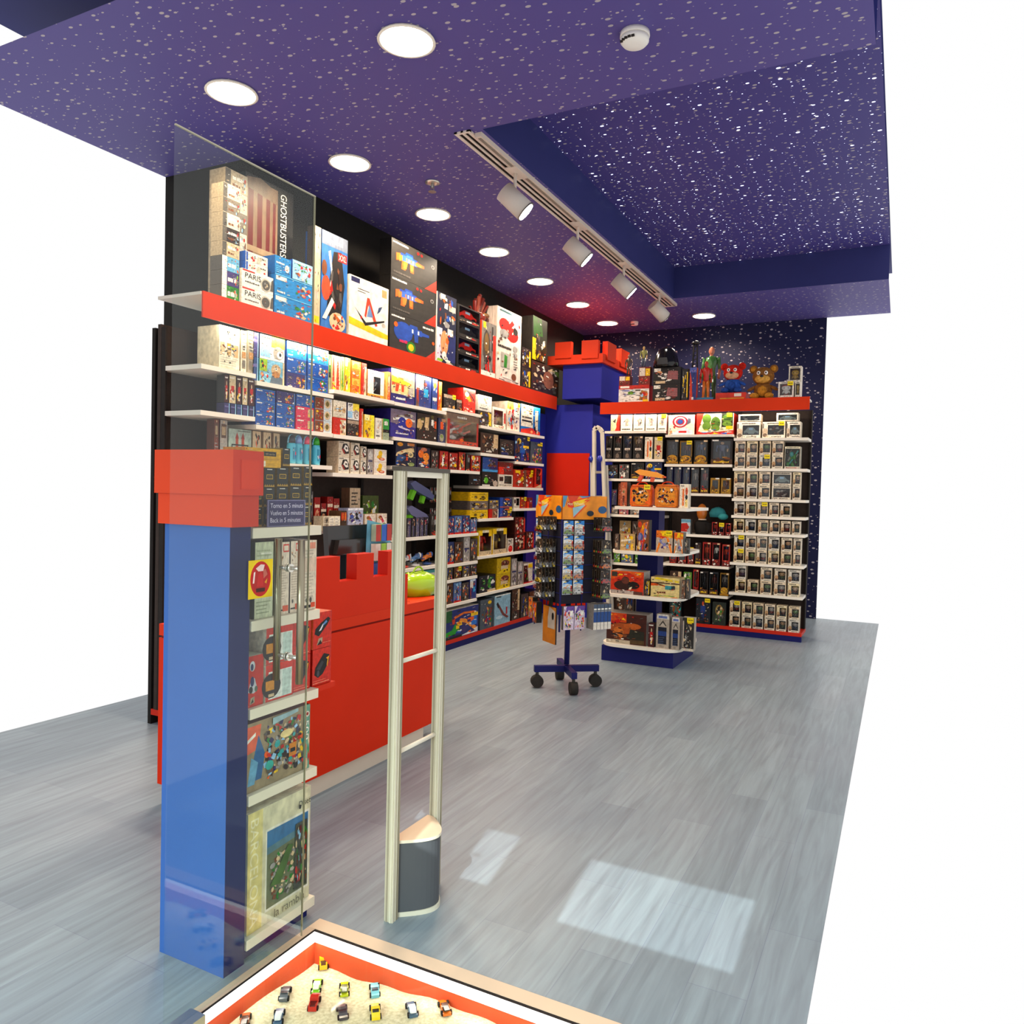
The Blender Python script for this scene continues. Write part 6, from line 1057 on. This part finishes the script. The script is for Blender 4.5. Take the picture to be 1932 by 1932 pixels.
mb = MB(); mb.box(-.1, 0, 0, .1, .012, .29, '2a1c16', front='c8862e'); mb.obj('panel', 'print', o)
mb = MB(); mb.face([(-.02, -.002, .12), (.09, -.002, .12), (.09, -.002, .26), (0, -.002, .29), (-.02, -.002, .2)], 'c4bcb0'); mb.ell((.06, -.004, .22), (.016, .004, .03), '1a1615', 10, 6); mb.obj('printed_label', 'print', o)
mb = MB(); mb.bar((0, .006, .29), (0, .02, .36), .05, .01, '3a3a34'); mb.obj('hook', 'metal', o)
# ------------------------------------------------------------------ display unit behind the glass door
NX = -1.9
lips = [((471, 1000), (603, 989)), ((466, 1171), (600, 1153)), ((462, 1343), (560, 1312)), ((460, 1511), (592, 1446)), ((470, 1775), (603, 1682))]
nz = [sum(onx(*q, NX).z for q in l)/2 for l in lips]
ye = solve_s(604, 'L', NX, 1.2); yc = solve_s(470, 'L', NX, 1.0)+.008
t = empty('shelving_unit', (NX, ye, 0), PI/2); tag(t, 'white shelving unit of puzzles and games behind the glass door panel', 'shelving unit')
for z in nz:
    BOARDS.append(('L', NX, yc, ye, z))
    mb = MB(); mb.box(yc-ye, 0, z-.034, 0, .3, z, 'ddd2c0', front='e6dcc6', top='e2d8c2'); mb.obj('shelf', 'paint', t)
yr = solve_s(640, 'L', NX, nz[2])
mb = MB(); mb.box(.001, .02, nz[2]-.02, yr-ye, .28, nz[2], 'cf2f16'); mb.obj('side_shelf', 'paint', t)
mb = MB(); mb.box(yc-ye, .3, 0, 0, .32, nz[0]+.02, '2f2724'); mb.obj('back_panel', 'matte', t)
mb = MB(); mb.box(yc-ye, .02, 0, solve_s(587, 'L', NX, .06)-ye, .28, nz[4]-.035, '1d2060'); mb.obj('plinth', 'paint', t)
N_ = lambda z, it, ph, **k: row('L', NX, z, it, ph, 'boxes in the unit behind the glass door', **{'depth': .29, **k})
cols_ = [(499, 511), (513, 534), (537, 559), (562, 584), (587, 604)]
N_(nz[0], ';'.join(f'blky {a} {b} 112 3' for a, b in cols_), 'near unit top', off=.04)
N_(nz[0], 'yelbx 476 545 37 1 113;blky 547 562 35 1 113', 'on black boxes, near unit top', off=.04)
N_(nz[1], 'backg 487 523 145;backr 528 553 138;backr 554 574 136;backb 577 604 132', 'second shelf, near unit', off=.02)
N_(nz[2], 'redmoto 467 505 98;redwhw 508 561 150 2', 'third shelf, near unit', off=.02)
N_(nz[2], 'redcar/redcar 564 597 140;redcar/redpol 600 636 138', 'end shelf of near unit', off=.03)
N_(nz[3], 'pz500 467 590 128', 'fourth shelf of near unit', off=.02)
N_(nz[4], 'pzbcn 472 591 222', 'bottom shelf of near unit', off=.02)
o = empty('notice_sign', (NX-.012, solve_s(541, 'L', NX-.012, nz[0]), nz[0]+.001), PI/2); tag(o, 'purple notice lettered Back in 5 minutes standing before black boxes', 'sign')
w_ = solve_s(577, 'L', NX-.012, nz[0])-solve_s(506, 'L', NX-.012, nz[0]); h_ = 50*pr(o.location)[2]/F
mb = MB(); A_ = Art(mb, 0, .012, 2); A_.rect(.03, .04, .97, .96, '40366f'); A_.blobs(.05, .05, .95, .5, 5, ['5a3a78', '4a3a7a', '38326c'])
for i, s_ in enumerate(('Torno en 5 minuts', 'Vuelvo en 5 minutos', 'Back in 5 minutes')): A_.text(s_, .07, .7-.27*i, .86 if i < 2 else .8, .17, 'e2dcec')
m2 = MB(); m2.v = [(x*w_, y*.02, z*h_) for x, y, z in mb.v]; m2.f, m2.c, m2.sm, m2.mi = mb.f, mb.c, mb.sm, mb.mi; m2.box(-w_/2, 0, 0, w_/2, .004, h_, '8a84a8'); m2.obj('notice_card', 'print', o)
# small castle column at the shop front
t = empty('castle_column', (NX, solve_s(432, 'L', NX, 1.2), 0), PI/2); tag(t, 'small blue castle column with red battlement behind the door glass', 'castle column')
w_ = yc-.01-t.location.y; zc0, zc1 = onx(434, 995, NX).z, onx(440, 849, NX).z
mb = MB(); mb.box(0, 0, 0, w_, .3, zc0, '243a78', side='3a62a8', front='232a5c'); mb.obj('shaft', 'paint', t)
wA = solve_s(488, 'L', NX+.02, 1.5)-t.location.y; wB = solve_s(497, 'L', NX+.03, 1.6)-t.location.y; zm = onx(480, 935, NX).z
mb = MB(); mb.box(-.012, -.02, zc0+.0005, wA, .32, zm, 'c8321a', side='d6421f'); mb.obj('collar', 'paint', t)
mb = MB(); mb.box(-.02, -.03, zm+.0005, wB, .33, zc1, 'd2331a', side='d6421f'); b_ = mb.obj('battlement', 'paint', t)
mb = MB(); mb.box(.012, -.034, zm+.02, wB-.02, -.0305, zc1-.03, 'dd3716'); mb.obj('merlon_plate', 'paint', b_)
# glass door leaf standing open
XD = -1.8; t = empty('door_1', (XD, 2.035, 0), PI/2); t['kind'] = 'structure'
zT = onx(600, 375, XD).z
mb = MB(); mb.box(-.56, -.0025, .04, 0, .0025, zT, 'dfe8dc'); gp = mb.obj('glass_panel', 'glass', t)
mb = MB(); mb.box(-.001, -.003, .04, .002, .003, zT, '857f62'); mb.box(-.56, -.003, zT, .002, .003, zT+.004, 'b0aa94'); mb.obj('polished_edge', 'gloss', t)
yh = solve_s(545, 'L', XD, 1.2)-2.035; zh0, zh1, = .945, 1.42
for s_ in (-1, 1):
    x = s_*.05
    mb = MB(); mb.cyl((yh, x, zh0), (yh, x, zh1), .012, .012, 16, '9c937e'); h_ = mb.obj('handle', 'metal', t)
    for z in (1.325, 1.03):
        mb = MB(); mb.cyl((yh, s_*.003, z), (yh, x, z), .007, .007, 12, 'e6e2d8'); mb.cyl((yh, s_*.0026, z), (yh, s_*.009, z), .014, .014, 12, 'e6e2d8'); mb.obj('standoff', 'metal', h_)
y0, y1 = solve_s(467, 'L', XD, 1.3)-2.035, solve_s(513, 'L', XD, 1.3)-2.035; z0s, z1s = onx(490, 1128, XD).z, onx(490, 1056, XD).z
mb = MB(); A_ = Art(mb, 0, .004, 6); A_.rect(0, 0, 1, 1, 'e8cf10'); A_.ell(.5, .5, .42, .46, 'c8281a', 28); A_.ell(.5, .5, .34, .38, 'b8342c', 28)
A_.poly([(.3, .78), (.5, .88), (.66, .86), (.6, .7), (.4, .7)], 'e8d4cc'); A_.poly([(.18, .4), (.24, .4), (.28, .7), (.22, .68)], 'efe0d8'); A_.poly([(.34, .3), (.62, .3), (.58, .6), (.5, .7), (.4, .6)], 'c83a34'); A_.rect(.32, .16, .68, .26, '5a2a1c'); A_.poly([(.62, .5), (.78, .6), (.7, .75), (.6, .72)], 'c87a6a'); A_.poly([(.66, .4), (.78, .5), (.74, .36)], 'd8a030')
m2 = MB(); m2.v = [((x+.5)*(y1-y0)+y0, y*.05-.0028, z*(z1s-z0s)+z0s) for x, y, z in mb.v]; m2.f, m2.c, m2.sm, m2.mi = mb.f, mb.c, mb.sm, mb.mi; m2.obj('warning_sticker', 'print', t)
mb = MB(); mb.box(-.58, -.03, 0, -.44, .03, .0395, 'b8b4aa'); mb.obj('floor_pivot', 'metal', t)
# ------------------------------------------------------------------ loose toys on the ledges and shelves
def bottle(u, col, label):
    z = 1.756; y = solve_s(u, 'L', XS-.05, z); o = empty('toy_bottle', (XS-.05, y, z), PI/2); tag(o, label, 'toy bottle', 'toy bottles on the third shelf')
    mb = MB(); mb.lathe([(.032, 0), (.034, .02), (.034, .13), (.03, .15)], 16, '4fb4d0'); mb.obj('body', 'gloss', o)
    mb = MB(); mb.lathe([(.03, .1505), (.03, .17), (.026, .195), (.01, .21), (.002, .215)], 16, col); mb.obj('cap', 'gloss', o)
    mb = MB()
    for i in range(8):
        a, b = PI*i/8, PI*(i+1)/8; mb.cyl((.036*math.cos(a), 0, .15+.062*math.sin(a)), (.036*math.cos(b), 0, .15+.062*math.sin(b)), .006, .006, 6, '7cc0dc')
    mb.obj('handle', 'gloss', o)
    mb = MB(); A_ = Art(mb, 0, .001, int(u)); A_.rect(.1, .0, .9, 1, '3f9ab8'); A_.blobs(.1, 0, .9, 1, 4, 'MWUB'); m2 = MB(); m2.v = [(x*.04, y-.0325, .03+z*.09) for x, y, z in mb.v]; m2.f, m2.c, m2.sm, m2.mi = mb.f, mb.c, mb.sm, mb.mi; m2.obj('printed_label', 'print', o)
for u, c, lb in ((549, '3a3a42', 'turquoise toy bottle with black cap'), (562, '7a9ad0', 'turquoise toy bottle with pale blue cap'), (578, 'e0506a', 'turquoise toy bottle with pink cap'), (595, '2f9a2a', 'turquoise toy bottle with green cap')): bottle(u, c, lb+', shelf above black boxes')
LZ = 2.713
def figure(u, z, y, h, hc, bc, lc, label, name='action_figure', base=None):
    x = solve_s(u, 'B', y, z); o = empty(name, (x, y, z+.001)); tag(o, label, 'action figure'); w = h*.42
    m2 = MB(); action(m2, 0, 0, 0, 1, 1, hc, bc, lc); m2.v = [(a*w, b*w, c*h+(.03 if base else 0)) for a, b, c in m2.v]; m2.obj('figure_body', 'gloss', o)
    if base: mb = MB(); mb.box(-w*.55, -.05, 0, w*.55, .07, .029, base, top='e6e2da'); mb.obj('base', 'print', o)
    return o
k0 = pr((-2.4, 9.1, 2.8))[2]/F
figure(1186, LZ+50*k0+.003, YS+.12, 44*k0, '6a5448', '4a3c34', '3a322c', 'dark brown standing figure on red boxes by the tower')
figure(1214, LZ+66*k0+.004, YS+.12, 42*k0, 'c8a060', '8a8a4a', '4a5668', 'small olive standing figure on red box, back ledge')
figure(1340, LZ, YS+.26, 104*k0, 'a8644a', '3f6a34', '35502c', 'tall green clothed figure at the rear of back ledge')
figure(1331, LZ, YS+.09, 68*k0, 'b03a24', 'b8281a', 'c86a24', 'glossy red armoured figure on blue and white base', base='4a8aa8')
x = solve_s(1255, 'B', YS+.12, LZ); o = empty('toy_helmet', (x, YS+.12, LZ+64*k0+.004)); tag(o, 'glossy black toy helmet on top of black boxes', 'toy helmet')
mb = MB(); mb.lathe([(.16, 0), (.15, .06), (.13, .14), (.1, .21), (.05, .25), (.005, .26)], 20, '131112'); mb.obj('dome', 'gloss', o)
mb = MB(); mb.extr([(-.07, .02), (.07, .02), (.05, .1), (-.05, .1)], -.165, -.13, '2a2829'); mb.obj('face_plate', 'gloss', o)
x = solve_s(1309, 'B', YS+.1, LZ); o = empty('toy_launcher', (x, YS+.1, LZ+62*k0+.003)); tag(o, 'thin black toy tower frame standing on blue red box', 'toy')
mb = MB()
for sx in (-.028, .028): mb.bar((sx, 0, 0), (sx*.7, 0, .27), .014, .02, '1d1b1c')
for i in range(5): mb.bar((-.028, 0, .03+i*.05), (.026, 0, .06+i*.05), .008, .01, '2c2a2a')
mb.obj('lattice', 'matte', o)
mb = MB(); mb.ell((0, 0, .29), (.05, .04, .025), '1b1a1b'); mb.obj('top_dish', 'gloss', o)
def soft(u, z, y, s_, body, belly, ear, label, head=None, muz='d8a04a'):
    x = solve_s(u, 'B', y, z); o = empty('soft_toy', (x, y, z+.001)); tag(o, label, 'soft toy'); hd = head or body
    mb = MB(); mb.ell((0, 0, .3*s_), (.3*s_, .24*s_, .3*s_), body); mb.ell((0, -.08*s_, .28*s_), (.2*s_, .19*s_, .22*s_), belly)
    mb.ell((0, -.02*s_, .78*s_), (.36*s_, .28*s_, .31*s_), hd); mb.obj('body', 'fur', o)
    for sx in (-1, 1):
        mb = MB(); mb.ell((sx*.33*s_, 0, 1.02*s_), (.14*s_, .07*s_, .14*s_), hd); mb.ell((sx*.33*s_, -.05*s_, 1.02*s_), (.085*s_, .035*s_, .085*s_), ear); mb.obj('ear', 'fur', o)
        mb = MB(); mb.rings([[(sx*(.24+.13*k)*s_+r_*math.cos(2*PI*i/10), -.06*s_*k+r_*math.sin(2*PI*i/10)*.8, (.48-.12*k)*s_) for i in range(10)] for k, r_ in ((0, .02*s_), (.6, .1*s_), (1.3, .1*s_), (1.7, .03*s_))], body); mb.obj('arm', 'fur', o)
        mb = MB(); mb.ell((sx*.24*s_, -.26*s_, .1*s_), (.15*s_, .2*s_, .1*s_), belly); mb.obj('leg', 'fur', o)
        mb = MB(); mb.ell((sx*.12*s_, -.265*s_, .86*s_), (.065*s_, .04*s_, .07*s_), 'f4f0ea'); mb.ell((sx*.12*s_, -.305*s_, .86*s_), (.028*s_, .012*s_, .03*s_), '1a1412'); mb.obj('eye', 'gloss', o)
    mb = MB(); mb.ell((0, -.22*s_, .66*s_), (.25*s_, .15*s_, .14*s_), muz); mb.obj('muzzle', 'fur', o)
    mb = MB(); mb.ell((0, -.37*s_, .74*s_), (.06*s_, .035*s_, .04*s_), '1d1512'); mb.obj('nose', 'gloss', o); return o
soft(1439, LZ, YS+.17, 62*k0/1.15, '8a5a2c', 'c8862e', 'c8862e', 'brown plush bear with big white eyes on the back ledge')
x = solve_s(1382, 'B', YS+.15, LZ); o = empty('toy_tray', (x, YS+.15, LZ)); tag(o, 'red card tray with yellow stripe under the blue soft toy', 'toy tray')
mb = MB(); mb.box(-.17, -.12, .001, .17, .12, .075, 'cf3a22', front='d8452a'); A_ = Art(mb, -.12, .002, 8); mb.box(-.12, -.123, .004, .15, -.1205, .016, 'e8b02a'); mb.box(.04, -.123, .03, .12, -.1205, .065, 'e6dccf'); mb.obj('tray', 'print', o)
soft(1382, LZ+.0765, YS+.15, 56*k0/1.15, '2f56a8', '2a4a94', 'b8281c', 'plain blue soft toy with red head on red tray', head='c8281c', muz='d9a27a')
# costume pieces in the middle bay
p = ony(1323, 1012, YS+.1); o = empty('costume_mask', (p.x, YS+.13, 1.142)); tag(o, 'orange face mask above a black jacket on middle bay shelf', 'costume')
mb = MB(); mb.rings([[(r_*math.cos(2*PI*i/16), r_*.5*math.sin(2*PI*i/16), z) for i in range(16)] for z, r_ in ((0, .075), (.06, .095), (.13, .09), (.165, .04))], '1c1918'); mb.obj('jacket', 'matte', o)
mb = MB(); mb.bar((.07, -.02, .12), (.11, -.07, .045), .06, .05, '1c1918'); mb.obj('sleeve', 'matte', o)
mb = MB(); mb.ell((-.005, -.01, .26), (.062, .06, .1), 'b8641c'); mb.obj('mask', 'gloss', o)
mb = MB(); mb.lathe([(.05, .166), (.046, .18)], 14, 'd8c0a8'); mb.obj('collar', 'matte', o)
p = ony(1352, 968, YS+.1); o = empty('toy_hat', (p.x, YS+.16, p.z)); tag(o, 'teal toy cap hanging above small red boxes, middle bay', 'cap')
mb = MB(); mb.rings([[(r_*math.cos(2*PI*i/16), r_*.6*math.sin(2*PI*i/16), z) for i in range(16)] for z, r_ in ((-.05, .09), (0, .1), (.05, .07), (.07, .02))], '2f7f86'); mb.obj('crown', 'matte', o)
mb = MB(); mb.ell((.07, -.03, -.04), (.06, .05, .04), '3a9a9c'); mb.obj('peak', 'matte', o)
mb = MB(); mb.bar((0, .02, .065), (0, .19, .09), .012, .012, 'A'); mb.obj('hook', 'metal', o)
# ------------------------------------------------------------------ light from outside and view
w = bpy.data.worlds.new('world'); S.world = w; w.use_nodes = True
bg = w.node_tree.nodes['Background']; bg.inputs[0].default_value = (1, 1, 1, 1); bg.inputs[1].default_value = 1.0
def daylight(name, loc, target, sx, sy, e, col, spread):
    la = bpy.data.lights.new(name, 'AREA'); la.shape = 'RECTANGLE'; la.size = sx; la.size_y = sy; la.energy = e; la.color = col; la.spread = math.radians(spread)
    lo = bpy.data.objects.new(name, la); COL.objects.link(lo); lo.location = loc; lo.rotation_euler = (Vector(target)-Vector(loc)).to_track_quat('-Z', 'Y').to_euler()
# sunlight patches: spot lamp through an added gobo panel, unseen behind the viewer
SP = Vector((-.3, -4.2, 5.6)); PYW = -1.2
def through(x, y):
    d = Vector((x, y, 0))-SP; q = SP+d*((PYW-SP.y)/d.y); return q.x, q.z
holes = []  # openings shaped to cast the sun patch and streaks on the floor
for x0, y0, x1, y1 in ((-1.09, 2.62, -.46, 3.14), (-1.64, 2.72, -1.575, 2.92), (-1.64, 2.935, -1.575, 3.18), (-1.545, 2.72, -1.515, 3.18), (-2.13, 3.1, -2.04, 3.2), (-1.9, 2.72, -1.87, 2.84)):
    a, b = through(x0, y0), through(x1, y1); holes.append((min(a[0], b[0]), min(a[1], b[1]), max(a[0], b[0]), max(a[1], b[1])))
xs = sorted({-2.6, 1.6}|{h[0] for h in holes}|{h[2] for h in holes}); zs = sorted({2.2, 4.6}|{h[1] for h in holes}|{h[3] for h in holes})
mb = MB()
for a, b in zip(xs, xs[1:]):
    for c, d in zip(zs, zs[1:]):
        if not any(h[0] < (a+b)/2 < h[2] and h[1] < (c+d)/2 < h[3] for h in holes): mb.face([(a, PYW, c), (b, PYW, c), (b, PYW, d), (a, PYW, d)], 'e6e0d4')
struct('sun_gobo', mb, 'matte')  # added out-of-view panel, there only to shape the sunlight
la = bpy.data.lights.new('sun_spot', 'SPOT'); la.energy = 4200; la.spot_size = math.radians(26); la.spot_blend = .1; la.color = (.9, 1, .98); la.shadow_soft_size = .008
lo = bpy.data.objects.new('sun_spot', la); COL.objects.link(lo); lo.location = SP; lo.rotation_euler = (Vector((-1.1, 2.9, 0))-SP).to_track_quat('-Z', 'Y').to_euler()
daylight('daylight', (-.6, -2.2, 2.6), (-.9, 2.4, 0), 2.6, 1.4, 58, (.76, 1, .97), 70)
S.view_settings.view_transform = 'Standard'; S.view_settings.look = 'None'; S.view_settings.exposure = 0
